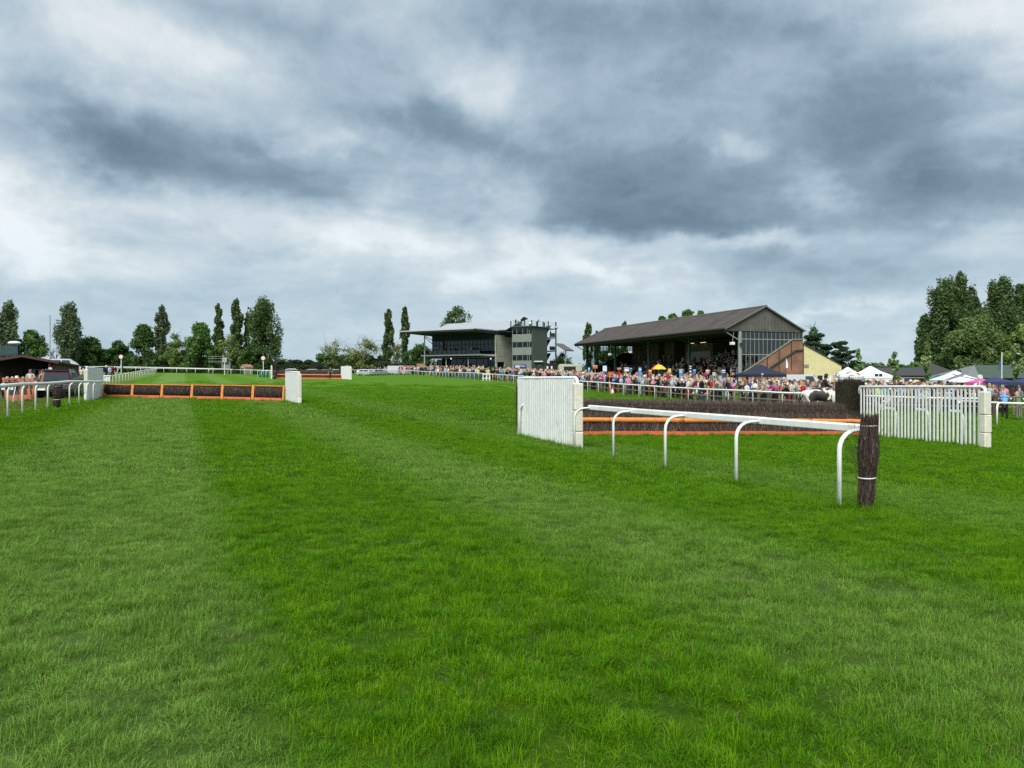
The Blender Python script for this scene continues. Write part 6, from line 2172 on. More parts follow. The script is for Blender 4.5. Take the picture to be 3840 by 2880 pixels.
def tree_parts(kind, H, W, seed, m_, n=None, leaf=None, bare=None):
    rng = np.random.default_rng(seed)
    cl_, wood = [], MB()
    R = W / 2
    if kind == 'poplar':
        b0 = .10 if bare is None else bare
        nc = int((26 + H * 1.6) * (1 + W / 14))
        for i in range(nc):
            t = b0 + (1 - b0) * (i + rng.random()) / nc
            prof = np.interp(t, [0, .10, .25, .5, .75, .92, 1.0], [.25, .55, .85, 1.0, .88, .62, .26])
            a = rng.uniform(0, 6.283)
            rr = R * prof * rng.uniform(.15, .85)
            cr = R * rng.uniform(.22, .40) * (.55 + .45 * prof) * (1 if W < 7 else .82)
            cl_.append((rr * math.cos(a), rr * math.sin(a), H * (t * .96), cr, cr, cr * rng.uniform(1.7, 2.8)))
        limb(wood, (0, 0, -.4), (0, 0, H * .9), .022 * H, .03, rng, 7, .02)
        for i in range(14):
            t = rng.uniform(b0 * .8, .75)
            a = rng.uniform(0, 6.283)
            limb(wood, (0, 0, H * t), (R * .7 * math.cos(a), R * .7 * math.sin(a), H * min(.97, t + rng.uniform(.10, .22))), .006 * H, .02, rng)
        n, leaf = n or int(6500 + 230 * H), leaf or .27
    elif kind in ('round', 'sparse', 'cone'):
        b0 = .12 if bare is None else bare
        nc = 58 if kind != 'sparse' else 40
        for i in range(nc):
            t = rng.random()
            zz = b0 + (1 - b0) * t
            if kind == 'cone':
                prof = np.interp(t, [0, .2, .5, .8, 1], [.80, 1, .82, .45, .08])
            else:
                prof = math.sqrt(max(.02, 1 - (2 * t - .92) ** 2)) if t > .1 else .62
            a = rng.uniform(0, 6.283)
            rr = R * prof * math.sqrt(rng.random()) * .80
            cr = R * rng.uniform(.20, .34)
            cl_.append((rr * math.cos(a), rr * math.sin(a), H * zz - cr * .6, cr, cr, cr * rng.uniform(.7, 1.0)))
        limb(wood, (0, 0, -.4), (0, 0, H * .7), .03 * H if kind != 'sparse' else .022 * H, .05, rng, 6, .05)
        for c in cl_[:22]:
            limb(wood, (0, 0, H * rng.uniform(.15, .5)), (c[0], c[1], c[2]), .008 * H, .02, rng, 5, .12)
        if kind == 'sparse':
            for c in cl_:
                for _ in range(5):
                    d = rng.normal(0, 1, 3)
                    limb(wood, (c[0], c[1], c[2]), (c[0] + d[0] * c[3], c[1] + d[1] * c[3], c[2] + abs(d[2]) * c[3]), .05, .015, rng, 4, .15)
        n, leaf = n or {'round': 9500, 'cone': 11000, 'sparse': 3400}[kind], leaf or {'round': .30, 'cone': .30, 'sparse': .25}[kind]
    elif kind == 'pine':
        for i in range(15):
            t = .38 + .6 * (i + rng.random() * .6) / 15
            a = rng.uniform(0, 6.283)
            reach = R * np.interp(t, [.38, .55, .8, 1], [.95, 1, .75, .25]) * rng.uniform(.35, .85)
            cx_, cy_ = reach * math.cos(a), reach * math.sin(a)
            cl_.append((cx_, cy_, H * t, R * rng.uniform(.32, .5), R * rng.uniform(.32, .5), R * rng.uniform(.10, .17)))
            limb(wood, (0, 0, H * (t - .06)), (cx_, cy_, H * t - .1), .06, .03, rng)
        limb(wood, (0, 0, -.4), (.1, 0, H * .97), .022 * H, .05, rng, 6, .03)
        n, leaf = n or 9000, leaf or .18
    elif kind == 'willow':
        for i in range(44):
            t = rng.random()
            a = rng.uniform(0, 6.283)
            prof = math.sqrt(max(.05, 1 - (1.5 * t - .45) ** 2))
            rr = R * prof * math.sqrt(rng.random()) * .82
            cr = R * rng.uniform(.2, .34)
            cl_.append((rr * math.cos(a), rr * math.sin(a), H * (.06 + .84 * t), cr, cr, cr * 1.1))
        limb(wood, (0, 0, -.4), (0, 0, H * .6), .03 * H, .1, rng, 6, .05)
        for c in cl_[:16]:
            limb(wood, (0, 0, H * .25), c[:3], .12, .03, rng, 5, .1)
        n, leaf = n or 9000, leaf or .34
    elif kind == 'sapling':
        for i in range(16):
            t = .28 + .72 * rng.random()
            a = rng.uniform(0, 6.283)
            rr = R * rng.uniform(.1, .8) * (1.1 - t * .75)
            cr = R * rng.uniform(.18, .3)
            cl_.append((rr * math.cos(a), rr * math.sin(a), H * t, cr, cr, cr * 1.2))
            limb(wood, (0, 0, H * t * .75), (rr * math.cos(a), rr * math.sin(a), H * t), .03, .01, rng, 4)
        limb(wood, (0, 0, -.3), (0, 0, H * .95), .05, .015, rng, 6, .02)
        n, leaf = n or 900, leaf or .16
    elif kind == 'bare':
        for i in range(14):
            a = rng.uniform(0, 6.283)
            e = (R * .6 * math.cos(a), R * .6 * math.sin(a), H * rng.uniform(.5, .9))
            limb(wood, (0, 0, H * rng.uniform(.1, .4)), e, .07, .03, rng, 5, .1)
            for _ in range(7):
                d = rng.normal(0, 1, 3)
                limb(wood, e, (e[0] + d[0] * R * .3, e[1] + d[1] * R * .3, e[2] + abs(d[2]) * R * .25), .03, .012, rng, 4, .15)
        limb(wood, (0, 0, -.3), (0, 0, H * .6), .14, .05, rng)
        return None, wood.mesh('trunk', BARK, True)
    crown = leaves('crown', cl_, n, leaf, rng, m_, shell=.45 if kind != 'sparse' else .35, up=.35)
    return crown, wood.mesh('trunk', BARK, True)


def tree(label, kind, px, top, d, wpx, m_, seed, group=None, name=None, base=None, cat='tree', **kw):
    x = X_(px, d)
    z = zg(x, d) if base is None else base
    H = zat(top, d) - z
    W = wpx / F * d * (1.22 if kind in ('round', 'cone', 'sparse') else 1.0)
    crown, wood = tree_parts(kind, H, W, seed, m_, **kw)
    root = thing(name or {'poplar': 'poplar_tree', 'pine': 'pine_tree', 'sapling': 'sapling', 'willow': 'willow_tree', 'bare': 'bare_tree'}.get(kind, 'tree'), label, cat, (x, d, z), 0, group)
    link('trunk', wood, root)
    if crown:
        link('crown', crown, root)
    return root


LP = leaf_mat('leaf_poplar', (.040, .066, .022))
LPG = leaf_mat('leaf_poplar_grey', (.052, .075, .038))
LD = leaf_mat('leaf_dark', (.026, .056, .014), (.05, .095, .022))
LM = leaf_mat('leaf_mid', (.038, .080, .018), (.07, .125, .026))
LL = leaf_mat('leaf_light', (.085, .130, .032), (.14, .19, .055))
LS = leaf_mat('leaf_spring', (.105, .130, .045), (.17, .19, .08))
LW = leaf_mat('leaf_willow', (.060, .095, .030), (.10, .14, .045))
LN = leaf_mat('needle', (.016, .034, .016), (.03, .055, .026))
LH = leaf_mat('leaf_hedge', (.016, .032, .012), (.03, .05, .018))
LB = leaf_mat('leaf_sapling', (.075, .12, .04), (.13, .18, .06), spot=(.55, .56, .44))

G1 = 'trees along the far left of the course'
tree('broad grey-green poplar at the left edge of the picture', 'poplar', 32, 1132, 175, 92, LPG, 101, G1, bare=.22)
tree('round green tree behind the clubhouse roof, next to the leftmost poplar', 'round', 118, 1238, 178, 112, LM, 102, G1)
tree('broad poplar with a leaning trunk standing alone right of the clubhouse', 'poplar', 256, 1142, 172, 100, LPG, 103, G1, bare=.20)
tree('leafless grey shrub in front of the lone leaning poplar', 'bare', 212, 1285, 150, 95, None, 104, G1, cat='shrub')
tree('dark round tree immediately right of the lone leaning poplar', 'round', 336, 1262, 178, 128, LD, 105, G1)
tree('low dark tree between two taller round trees, above the far rail', 'round', 442, 1280, 182, 92, LD, 106, G1)
tree('tall dark green domed tree left of the slim lone poplar', 'cone', 540, 1216, 180, 128, LD, 107, G1)
tree('slim poplar rising between the dark domed tree and the pale one', 'poplar', 606, 1143, 195, 56, LPG, 108, G1, bare=.20)
tree('pale green loose tree right of the slim poplar', 'sparse', 655, 1252, 178, 96, LL, 109, G1, n=4200)
tree('mid green cone-shaped tree left of the poplar group', 'cone', 752, 1206, 176, 130, LM, 110, G1)
tree('left poplar of the group behind the grey box', 'poplar', 819, 1136, 190, 46, LP, 111, G1, bare=.25)
tree('yellow-green loose tree below the poplar group', 'sparse', 862, 1252, 180, 110, LL, 112, G1, n=4600)
tree('second poplar of the group, tall and slender', 'poplar', 888, 1118, 190, 58, LP, 113, G1, bare=.25)
tree('thinnest poplar, close against the biggest poplar of the group', 'poplar', 927, 1168, 192, 26, LP, 114, G1, bare=.25)
tree('biggest broad poplar at the right end of the group', 'poplar', 988, 1118, 184, 142, LP, 115, G1, n=17000, bare=.12)
tree('dark bushy tree at the foot of the biggest poplar', 'round', 950, 1290, 180, 110, LD, 116, G1)
G2 = 'trees behind the far fence and modern stand'
tree('open spring-leaved tree right of the dark hedge', 'sparse', 1262, 1275, 215, 130, LS, 121, G2, n=2600)
tree('rounder spring-leaved tree left of the two slim poplars', 'sparse', 1372, 1266, 212, 130, LS, 122, G2, n=3600)
tree('left one of the two slim poplars beside the modern stand', 'poplar', 1454, 1157, 205, 52, LP, 123, G2, bare=.06)
tree('right one of the two slim poplars beside the modern stand', 'poplar', 1518, 1145, 205, 40, LP, 124, G2, bare=.06)
tree('pale spring tree behind the gap between the two slim poplars', 'sparse', 1490, 1290, 220, 100, LS, 125, G2, n=2600)
tree('green bushy tree behind the left end of the canopy', 'round', 1578, 1290, 214, 110, LM, 126, G2)
tree('tall dark tree rising behind the modern stand roof', 'round', 1716, 1146, 225, 128, LP, 127, G2, n=7000)
tree('small airy tree between the judging tower and the old stand', 'sparse', 2108, 1324, 190, 66, LM, 128, G2, n=900)
tree('low green bush under the airy tree by the judging tower', 'round', 2108, 1352, 200, 90, LM, 129, G2)
tree('slim poplar at the far end of the old stand', 'poplar', 2206, 1215, 185, 44, LP, 130, G2, bare=.05)
tree('thin low poplar just right of the far corner of the old stand', 'poplar', 2240, 1240, 190, 26, LP, 131, G2, bare=.05)
tree('bushy tree seen through the far glazing of the old stand', 'round', 2300, 1290, 180, 100, LM, 138, G2)
tree('small tree top peeping over the left part of the old stand roof', 'poplar', 2344, 1206, 175, 40, LM, 132, G2)
tree('left low tree top behind the old stand ridge', 'round', 2484, 1186, 172, 62, LM, 133, G2)
tree('middle tree top behind the old stand ridge', 'round', 2524, 1176, 172, 84, LM, 134, G2)
tree('largest tree top showing above the old stand ridge', 'round', 2584, 1160, 172, 104, LM, 135, G2)
tree('right small tree top behind the old stand ridge', 'round', 2628, 1166, 172, 60, LM, 136, G2)
tree('pale tree behind the right end of the grandstand', 'sparse', 3050, 1224, 140, 90, LM, 141, 'trees behind the yellow building', n=2200, base=-.3)
tree('dark pine mass right against the grandstand gable', 'pine', 3058, 1246, 128, 120, LN, 142, 'trees behind the yellow building', base=-.3, n=12000)
tree('dark layered pine above the slope of the yellow building', 'pine', 3148, 1275, 126, 92, LN, 143, 'trees behind the yellow building', base=-.3, n=9000)
tree('low dark pine behind the foot of the yellow building', 'pine', 3180, 1312, 124, 78, LN, 144, 'trees behind the yellow building', base=-.3, n=6500)
G3 = 'tall trees at the right edge'
tree('tallest dark poplar on the right, behind the willow', 'poplar', 3610, 1030, 132, 130, LP, 151, G3, base=-.4, n=26000, leaf=.24, bare=.03)
tree('broad dark poplar left of the tallest one, over the stables', 'poplar', 3534, 1056, 131, 150, LP, 158, G3, base=-.4, n=26000, leaf=.24, bare=.03)
tree('shoulder-high poplar right of the tallest one, above the willow', 'poplar', 3662, 1110, 133, 76, LP, 159, G3, base=-.4, n=12000, leaf=.24, bare=.03)
tree('lower poplar at the left end of the tall right clump', 'poplar', 3474, 1185, 134, 92, LP, 152, G3, base=-.4, n=10000)
tree('second tall poplar at the right edge of the picture', 'poplar', 3748, 1046, 136, 150, LP, 153, G3, base=-.4, n=28000, leaf=.24, bare=.03)
tree('rightmost tall poplar, cut by the picture edge', 'poplar', 3822, 1062, 138, 90, LP, 154, G3, base=-.4, n=12000, bare=.03)
tree('soft round willow in front of the tall right poplars', 'willow', 3655, 1190, 122, 262, LW, 155, G3, base=-.4, n=36000, leaf=.22)
tree('bright green tree at the right edge below the poplars', 'round', 3835, 1215, 118, 120, LL, 156, G3, base=-.4, n=4500)
tree('dark bushy tree at the foot of the tall right clump', 'round', 3580, 1300, 126, 130, LM, 157, G3, base=-.4)
G4 = 'flowering saplings among the tents'
tree('thin sapling left of the white tents', 'sapling', 3218, 1312, 92, 52, LB, 161, G4)
tree('sapling with a bent top behind the square white tent', 'sapling', 3352, 1312, 96, 66, LB, 162, G4)
tree('leafy sapling left of the striped marquee', 'sapling', 3472, 1298, 88, 72, LB, 163, G4, n=1500)
tree('short leafy sapling directly behind the striped marquee', 'sapling', 3592, 1336, 86, 54, LB, 164, G4, n=1300)
tree('blossoming sapling at the right edge before the green marquee', 'sapling', 3812, 1290, 84, 78, LB, 165, G4, n=1700)


# ------------------------------------------------------------------ hedges, bush, far woods
def hedge(name, label, x0, y0, x1, y1, h, w, m_, seed, n, leaf=.3, cat='hedge'):
    rng = np.random.default_rng(seed)
    z = zg((x0 + x1) / 2, (y0 + y1) / 2)
    L = math.hypot(x1 - x0, y1 - y0)
    root = thing(name, label, cat, (x0, y0, z), math.atan2(y1 - y0, x1 - x0))
    mb = MB()
    k = max(3, int(L / 2.5))
    rs = rng.uniform(.82, 1.02, k + 1)
    for i in range(k):
        a, b = rs[i] * h * .92, rs[i + 1] * h * .92
        u0, u1 = L * i / k, L * (i + 1) / k
        mb.hexa([(u0, -w * .4, -.3), (u1, -w * .4, -.3), (u1, w * .4, -.3), (u0, w * .4, -.3), (u0, -w * .3, a), (u1, -w * .3, b), (u1, w * .3, b), (u0, w * .3, a)])
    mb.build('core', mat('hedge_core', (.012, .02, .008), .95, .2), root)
    cl_ = [(L * (i + .5) / (k * 2), rng.uniform(-.15, .15) * w, h * rng.uniform(.15, .85), L / k * .6, w * .5, h * rng.uniform(.18, .3)) for i in range(k * 2)]
    cl_ += [(L * rng.random(), 0, h * .85, L / k * .5, w * .45, h * .16) for i in range(k)]
    link('foliage', leaves('foliage', cl_, n, leaf, rng, m_), root)


hedge('hedge', 'dark clipped hedge beyond the far brush fence', X_(1012, 205), 205, X_(1205, 208), 208, zat(1346, 206) - 3.0, 3, LH, 201, 5200, .35)
hedge('hedge', 'dark hedge behind the parked vans, left of the modern stand', X_(1415, 203), 203, X_(1615, 206), 206, zat(1354, 204) - 3.0, 3, LH, 202, 4200, .35)
hedge('hedge', 'low dark hedge under the trees along the far left', X_(255, 186), 186, X_(985, 190), 190, zat(1335, 188) - 3.0, 2.5, LH, 203, 9000, .4)
hedge('hedge', 'mid green hedge below the spring-leaved trees', X_(1195, 214), 214, X_(1440, 214), 214, zat(1328, 214) - 3.1, 3, LM, 205, 5600, .4)
hedge('hedge', 'rough green hedge behind the stable block', X_(3170, 128), 128, X_(3480, 130), 130, zat(1380, 129) + .4, 2.5, LM, 204, 3200, .3)


def bush():
    d = 128.0
    rng = np.random.default_rng(77)
    x = X_(1850, d)
    z = zg(x, d)
    h = zat(1370, d) - z
    root = thing('round_bush', 'rounded clipped bush in front of the modern stand', 'bush', (x, d, z))
    cl_ = [(rng.normal(0, .9), rng.normal(0, .6), h * rng.uniform(.3, .62), 1.1, .9, h * .36) for i in range(12)]
    link('foliage', leaves('foliage', cl_, 3000, .2, rng, leaf_mat('leaf_bush', (.05, .075, .02))), root)
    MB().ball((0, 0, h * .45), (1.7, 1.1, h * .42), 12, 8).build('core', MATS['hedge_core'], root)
    MB().tube([(0, 0, -.2), (0, 0, h * .5)], .1, 6).build('stem', BARK, root)


bush()


def far_wood():
    rng = np.random.default_rng(8)
    cl_ = []
    for i in range(150):
        d = rng.uniform(420, 700)
        px = rng.uniform(-500, 4300)
        top = rng.uniform(1346, 1372) if 1000 < px < 1250 else rng.uniform(1355, 1385)
        x = X_(px, d)
        z0_ = 2.5
        h = zat(top, d) - z0_
        cl_.append((x, d, z0_ + h * .45, rng.uniform(.7, 1.6) * h, h, h * .55))
    me = leaves('far_wood', cl_, 26000, 1.5, rng, leaf_mat('leaf_far', (.045, .07, .035)), shell=.75)
    tag(link('far_wood', me), 'far line of woods on the horizon', 'woods', kind='stuff')


far_wood()


# ------------------------------------------------------------------ vehicles
def car(label, x, y, rz, paint, kind='car', group=None, name='parked_car', detail=False, z=None):
    """length along local y, tail at y=0 facing -y"""
    S = {'car': dict(L=4.2, W=1.72, H=1.45, belt=.88, st=[(0, .82, .95), (.25, .90, 1.25), (.95, .93, 1.42), (2.3, .93, 1.43), (3.1, .92, .98), (4.05, .70, .74), (4.2, .55, .6)]),
         'suv': dict(L=4.6, W=1.86, H=1.75, belt=1.02, st=[(0, .92, 1.02), (.18, .98, 1.66), (.6, 1.02, 1.73), (2.7, 1.02, 1.72), (3.5, 1.02, 1.12), (4.5, .85, .92), (4.6, .6, .7)]),
         'van': dict(L=5.0, W=1.95, H=2.1, belt=1.15, st=[(0, 1.1, 2.0), (.12, 1.15, 2.08), (3.4, 1.15, 2.08), (4.1, 1.12, 1.6), (4.6, 1.0, 1.08), (4.95, .8, .86), (5.0, .6, .66)])}[kind]
    z = zg(x, y) if z is None else z
    root = thing(name, label, kind if kind != 'suv' else 'car', (x, y, z), rz, group)
    hw = S['W'] / 2
    vs, fs = [], []
    for (yy, zb, zr) in S['st']:
        tt = hw * (.80 if zr - zb > .25 else .93)
        e = .94 if yy in (S['st'][0][0], S['st'][-1][0]) else 1.0
        vs += [(-hw * .92 * e, yy, .22), (-hw * e, yy, .45), (-hw * e, yy, zb), (-tt * e, yy, zr - .06), (-tt * .86 * e, yy, zr), (tt * .86 * e, yy, zr), (tt * e, yy, zr - .06), (hw * e, yy, zb), (hw * e, yy, .45), (hw * .92 * e, yy, .22)]
    n = 10
    for i in range(len(S['st']) - 1):
        for k_ in range(n):
            k2 = (k_ + 1) % n
            fs.append((i * n + k_, i * n + k2, (i + 1) * n + k2, (i + 1) * n + k_))
    fs.append(tuple(range(n)))
    fs.append(tuple((len(S['st']) - 1) * n + k_ for k_ in range(n))[::-1])
    MB().add(vs, fs).build('body', paint, root)
    st = S['st']
    gl = mat('car_glass', (.03, .04, .045), .08, .02, spec=.8)
    a, b = st[0], st[1]
    tw = hw * .80
    # rear window
    zl0, zl1 = a[2] + (b[2] - a[2]) * .10, b[2] - .13
    ys = lambda zz: a[0] + (b[0] - a[0]) * (zz - a[2]) / (b[2] - a[2])
    ya, yb = ys(zl0), ys(zl1)
    MB().add([(-tw * .98, ya - .03, zl0), (tw * .98, ya - .03, zl0), (tw * .90, yb - .03, zl1), (-tw * .90, yb - .03, zl1),
              (-tw * .98, ya + .04, zl0), (tw * .98, ya + .04, zl0), (tw * .90, yb + .04, zl1), (-tw * .90, yb + .04, zl1)],
             [(0, 1, 2, 3), (4, 7, 6, 5), (0, 4, 5, 1), (1, 5, 6, 2), (2, 6, 7, 3), (3, 7, 4, 0)]).build('rear_window', gl, root)
    yr0, yr1 = b[0] + .25, st[-4][0] + .05 if kind != 'van' else 3.4
    zb, zr = S['belt'], st[2][2]
    for s_ in (-1, 1):
        k_ = (yr1 - yr0) / (2 if kind != 'van' else 3)
        for j in range(2 if kind != 'van' else 3):
            if kind == 'van' and j < 2 and not detail:
                continue
            y0_, y1_ = yr0 + k_ * j + .05, yr0 + k_ * (j + 1) - .05
            MB().hexa([(s_ * (hw - .02), y0_, zb + .08), (s_ * (hw - .02), y1_ + (.25 if j else 0), zb + .08), (s_ * (hw + .012), y1_ + (.25 if j else 0), zb + .08), (s_ * (hw + .012), y0_, zb + .08),
                       (s_ * (tw + .0), y0_ + .06, zr - .16), (s_ * (tw + .0), y1_, zr - .16), (s_ * (tw + .045), y1_, zr - .16), (s_ * (tw + .045), y0_ + .06, zr - .16)]).build('side_window', gl, root)
    f0, f1 = (st[3], st[4]) if kind != 'van' else (st[2], st[4])
    MB().add([(-tw * .9, f0[0] + .1, f0[2] - .02), (tw * .9, f0[0] + .1, f0[2] - .02), (hw * .9, f1[0] - .04, f1[2] + .05), (-hw * .9, f1[0] - .04, f1[2] + .05)], [(0, 1, 2, 3)]).build('windscreen', gl, root)
    wy = (.85, S['L'] - .85)
    wr = .36 if kind == 'suv' else .32
    for yy in wy:
        for s_ in (-1, 1):
            w = MB().lathe([(.0, -.11), (wr * .6, -.11), (wr, -.09), (wr, .09), (wr * .6, .11), (0, .11)], 16).build('wheel', BLACK, root, True, loc=(s_ * (hw - .10), yy, wr))
            w.rotation_euler = (0, math.pi / 2, 0)
            MB().lathe([(.0, 0), (wr * .58, 0), (wr * .5, .02), (0, .02)], 12).build('rim', STEEL, w, loc=(0, 0, .105 if s_ > 0 else -.125))
    red = mat('tail_light', (.45, .02, .02), .25, .05)
    for s_ in (-1, 1):
        zl = a[1] - .12 if kind != 'suv' else a[1] - .02
        MB().bbox(s_ * hw * .86 - .10, s_ * hw * .86 + .10, -.03, .10, zl - .12, zl + .16, .02).build('tail_light', red, root)
        MB().bbox(s_ * hw * .70 - .14, s_ * hw * .70 + .14, S['L'] - .12, S['L'] - .0, .62, .78, .02).build('headlight', mat('headlight', (.7, .7, .7), .2), root)
    MB().bbox(-hw * .97, hw * .97, -.09, .12, .32, .58, .04).build('bumper', BLACK if kind == 'suv' else paint, root)
    pl = MB().bbox(-.27, .27, -.06, .02, .70, .82, .01).build('number_plate', mat('plate_yellow', (.62, .46, .06), .5), root)
    if detail and kind == 'suv':
        MB().bbox(-.72, .72, .10, .32, 1.66, 1.74, .02).build('spoiler', paint, root)
        MB().tube([(.02, .02, 1.10), (.1, -.0, 1.16), (-.42, .09, 1.38)], .016, 5).build('wiper', BLACK, root)
        for s_ in (-1, 1):
            MB().tube([(s_ * .68, .5, 1.76), (s_ * .68, .6, 1.80), (s_ * .68, 2.5, 1.80), (s_ * .68, 2.6, 1.75)], .022, 6).build('roof_rail', STEEL, root)
            MB().bbox(s_ * (hw + .12) - .10, s_ * (hw + .12) + .10, 3.1, 3.22, 1.02, 1.2, .03).build('mirror', paint, root)
        MB().box(-.55, .55, -.03, .03, .84, .98).build('tailgate_trim', mat('maroon_dark', (.06, .008, .015), .3), root)
    return root


MAROON = mat('maroon_paint', (.055, .008, .016), .22, .06, 2, spec=.6)
car('dark red estate car parked tail-on behind the left rail', X_(210, 50.0), 50.0, rad(21), MAROON, 'suv', detail=True)
WHITECAR = mat('white_car_paint', (.50, .53, .56), .25, .03, spec=.6)
SILVER = mat('silver_car_paint', (.38, .41, .44), .28, .04, metal=.4)
GREYC = mat('grey_car_paint', (.14, .15, .16), .28, .04, metal=.3)
BLUEC = mat('blue_car_paint', (.09, .13, .22), .28, .04)
PINKC = mat('faded_red_paint', (.34, .16, .15), .4, .06)
car('white van parked behind the clubhouse roof on the left', X_(150, 112), 112, rad(-66), WHITECAR, 'van', name='parked_van', detail=True).scale = (1.12, 1.12, 1.16)
car('white van parked in front of the brick gable by the navy gazebo', X_(2922, 82), 82, rad(-80), WHITECAR, 'van', name='parked_van', z=-.1)
GC = 'cars parked beyond the far fence'
for i, (px, d, pm, lab) in enumerate([
        (1065, 168, WHITECAR, 'white car roof above the left part of the far fence'),
        (1145, 170, SILVER, 'silver car roof above the middle of the far fence'),
        (1200, 170, GREYC, 'grey car above the right part of the far fence'),
        (1240, 172, SILVER, 'silver car next to the right brush block of the far fence'),
        (1336, 176, WHITECAR, 'white car just right of the far fence board'),
        (1368, 178, WHITECAR, 'leftmost white car of the pair behind the outer rail'),
        (1392, 174, SILVER, 'silver car overlapping the pair of white cars'),
        (1412, 180, WHITECAR, 'small white car left of the long white van'),
        (1432, 182, GREYC, 'grey car partly hidden by the long white van'),
        (1546, 186, GREYC, 'grey car right of the faded red van')]):
    car(lab, X_(px, d), d, rad(-70 + 9 * (i % 4)), pm, 'car', GC)
car('long white van in the far car park, left of the slim poplars', X_(1452, 178), 178, rad(-72), WHITECAR, 'van', GC, 'parked_van')
car('faded red van in the far car park beside the white van', X_(1496, 182), 182, rad(-66), PINKC, 'van', GC, 'parked_van')
car('grey four-wheel-drive car in the far car park near the wooden crate', X_(1524, 180), 180, rad(-60), GREYC, 'suv', GC)


def crate():
    d = 172
    x = X_(1578, d)
    root = thing('wooden_crate', 'big pale wooden crate left of the tall canopy post', 'crate', (x, d, zg(x, d)), rad(-5))
    w = mat('pale_timber', (.34, .22, .11), .85, .15, 4)
    for i in range(6):
        MB().bbox(-.9 + i * .3, -.9 + i * .3 + .28, -.03, .03, 0, 2.3, .01).build('plank', w, root)
    MB().box(-.88, .88, .04, 1.2, 0, 2.28).build('box', w, root)


crate()


def trailer():
    d = 138
    x = X_(2140, d)
    root = thing('catering_trailer', 'cream rounded trailer between the dark hut and the old stand', 'trailer', (x, d, zg(x, d)), rad(4))
    body = mat('cream_trailer', (.50, .48, .40), .5, .06)
    prof = [(-1.9, .5), (1.9, .5), (2.0, 1.0), (2.0, 2.0), (1.7, 2.35), (-1.7, 2.4), (-2.0, 2.0), (-2.0, 1.0)]
    MB().prism([(a, 0, b) for a, b in prof], (0, 2.0, 0)).build('body', body, root)
    MB().tube([(-1.9, -.02, 2.15), (1.9, -.02, 2.15)], .05, 6).build('trim', WHITE2, root)
    for xx in (-.4, .4):
        w = MB().lathe([(0, -.1), (.32, -.1), (.32, .1), (0, .1)], 14).build('wheel', BLACK, root, loc=(xx, .05, .32))
        w.rotation_euler = (math.pi / 2, 0, 0)
    MB().box(-1.2, .9, -.03, -.005, 1.2, 1.95).build('hatch', INNER, root)


trailer()


# ------------------------------------------------------------------ tents
def gazebo(name, label, px, d, wpx, eave, peak, m_, rz=0.0, skirt=.28, walls=None, flat=0.0, z=None, group=None, legs=True):
    x = X_(px, d)
    z = zg(x, d) if z is None else z
    W = wpx / F * d
    he, hp = zat(eave, d) - z, zat(peak, d) - z
    root = thing(name, label, 'tent', (x, d + W / 2, z), rz, group)
    h = W / 2
    vs = [(-h, -h, he), (h, -h, he), (h, h, he), (-h, h, he)]
    mid = [(sx * h * .45, sy * h * .45, he + (hp - he) * .48) for sx, sy in ((-1, -1), (1, -1), (1, 1), (-1, 1))]
    top = [(sx * h * .05, sy * h * .05, hp) for sx, sy in ((-1, -1), (1, -1), (1, 1), (-1, 1))]
    low = [(a, b, c - skirt) for a, b, c in vs]
    V = low + vs + mid + top
    fs = []
    for r in range(3):
        for k_ in range(4):
            k2 = (k_ + 1) % 4
            fs.append((r * 4 + k_, r * 4 + k2, (r + 1) * 4 + k2, (r + 1) * 4 + k_))
    fs.append((12, 13, 14, 15))
    MB().add(V, fs).build('canopy', m_, root)
    if legs:
        for sx in (-1, 1):
            for sy in (-1, 1):
                MB().box(sx * h * .97 - .03, sx * h * .97 + .03, sy * h * .97 - .03, sy * h * .97 + .03, -.2, he).build('leg', STEEL, root)
    if walls:
        MB().box(-h * .98, h * .98, -h * .98, -h * .96, 0, he - skirt * .5).build('wall_panel', walls, root)
        MB().box(h * .96, h * .98, -h * .95, h * .98, 0, he - skirt * .5).build('wall_panel', walls, root)
        MB().box(-h * .98, -h * .96, -h * .95, h * .98, 0, he - skirt * .5).build('wall_panel', walls, root)
    return root, W, he, hp


NAVY = mat('navy_canvas', (.018, .020, .045), .7, .1)
CANV = mat('white_canvas', (.78, .80, .84), .7, .04)
CANV2 = mat('white_canvas_wall', (.70, .71, .72), .7, .05)
gazebo('gazebo', 'dark navy pop-up gazebo in front of the brick gable', 2875, 75, 144, 1403, 1366, NAVY, rad(4), walls=None)
r_, W_, he_, hp_ = gazebo('tent', 'white printed tent with an orange mark, right of the yellow building', 3196, 80, 82, 1404, 1376, CANV, rad(-6), walls=CANV2, group='white tents')
om = mat('print_orange', (.75, .22, .05), .7)
MB().tube([(-.45, -W_ / 2 - .0, he_ - .05 + .16), (-.2, -W_ / 2 + .12, he_ + .26), (.05, -W_ / 2 + .14, he_ + .28)], .06, 6).build('printed_swoosh', om, r_)
MB().tube([(.55, -W_ / 2 + .05, he_ + .12), (.75, -W_ / 2 + .0, he_ + .1), (.8, -W_ / 2 - .02, he_ - .02)], .07, 6).build('printed_swoosh', om, r_)
MB().tube([(.05 + .28 * math.cos(a), -W_ / 2 + .005, he_ - .35 + .28 * math.sin(a)) for a in np.linspace(.8, 5.6, 14)], .03, 5).build('printed_ring', mat('print_black', (.03, .03, .03), .6), r_)
r_, W_, he_, hp_ = gazebo('tent', 'square white tent with two small dark windows', 3290, 84, 112, 1409, 1372, CANV, rad(5), walls=CANV2, group='white tents')
for a in (-.42, .05):
    MB().box(a, a + .36, -W_ / 2 - .03, -W_ / 2 + .03, he_ - .05, he_ + .22).build('window', mat('tent_window', (.05, .03, .03), .4), r_)
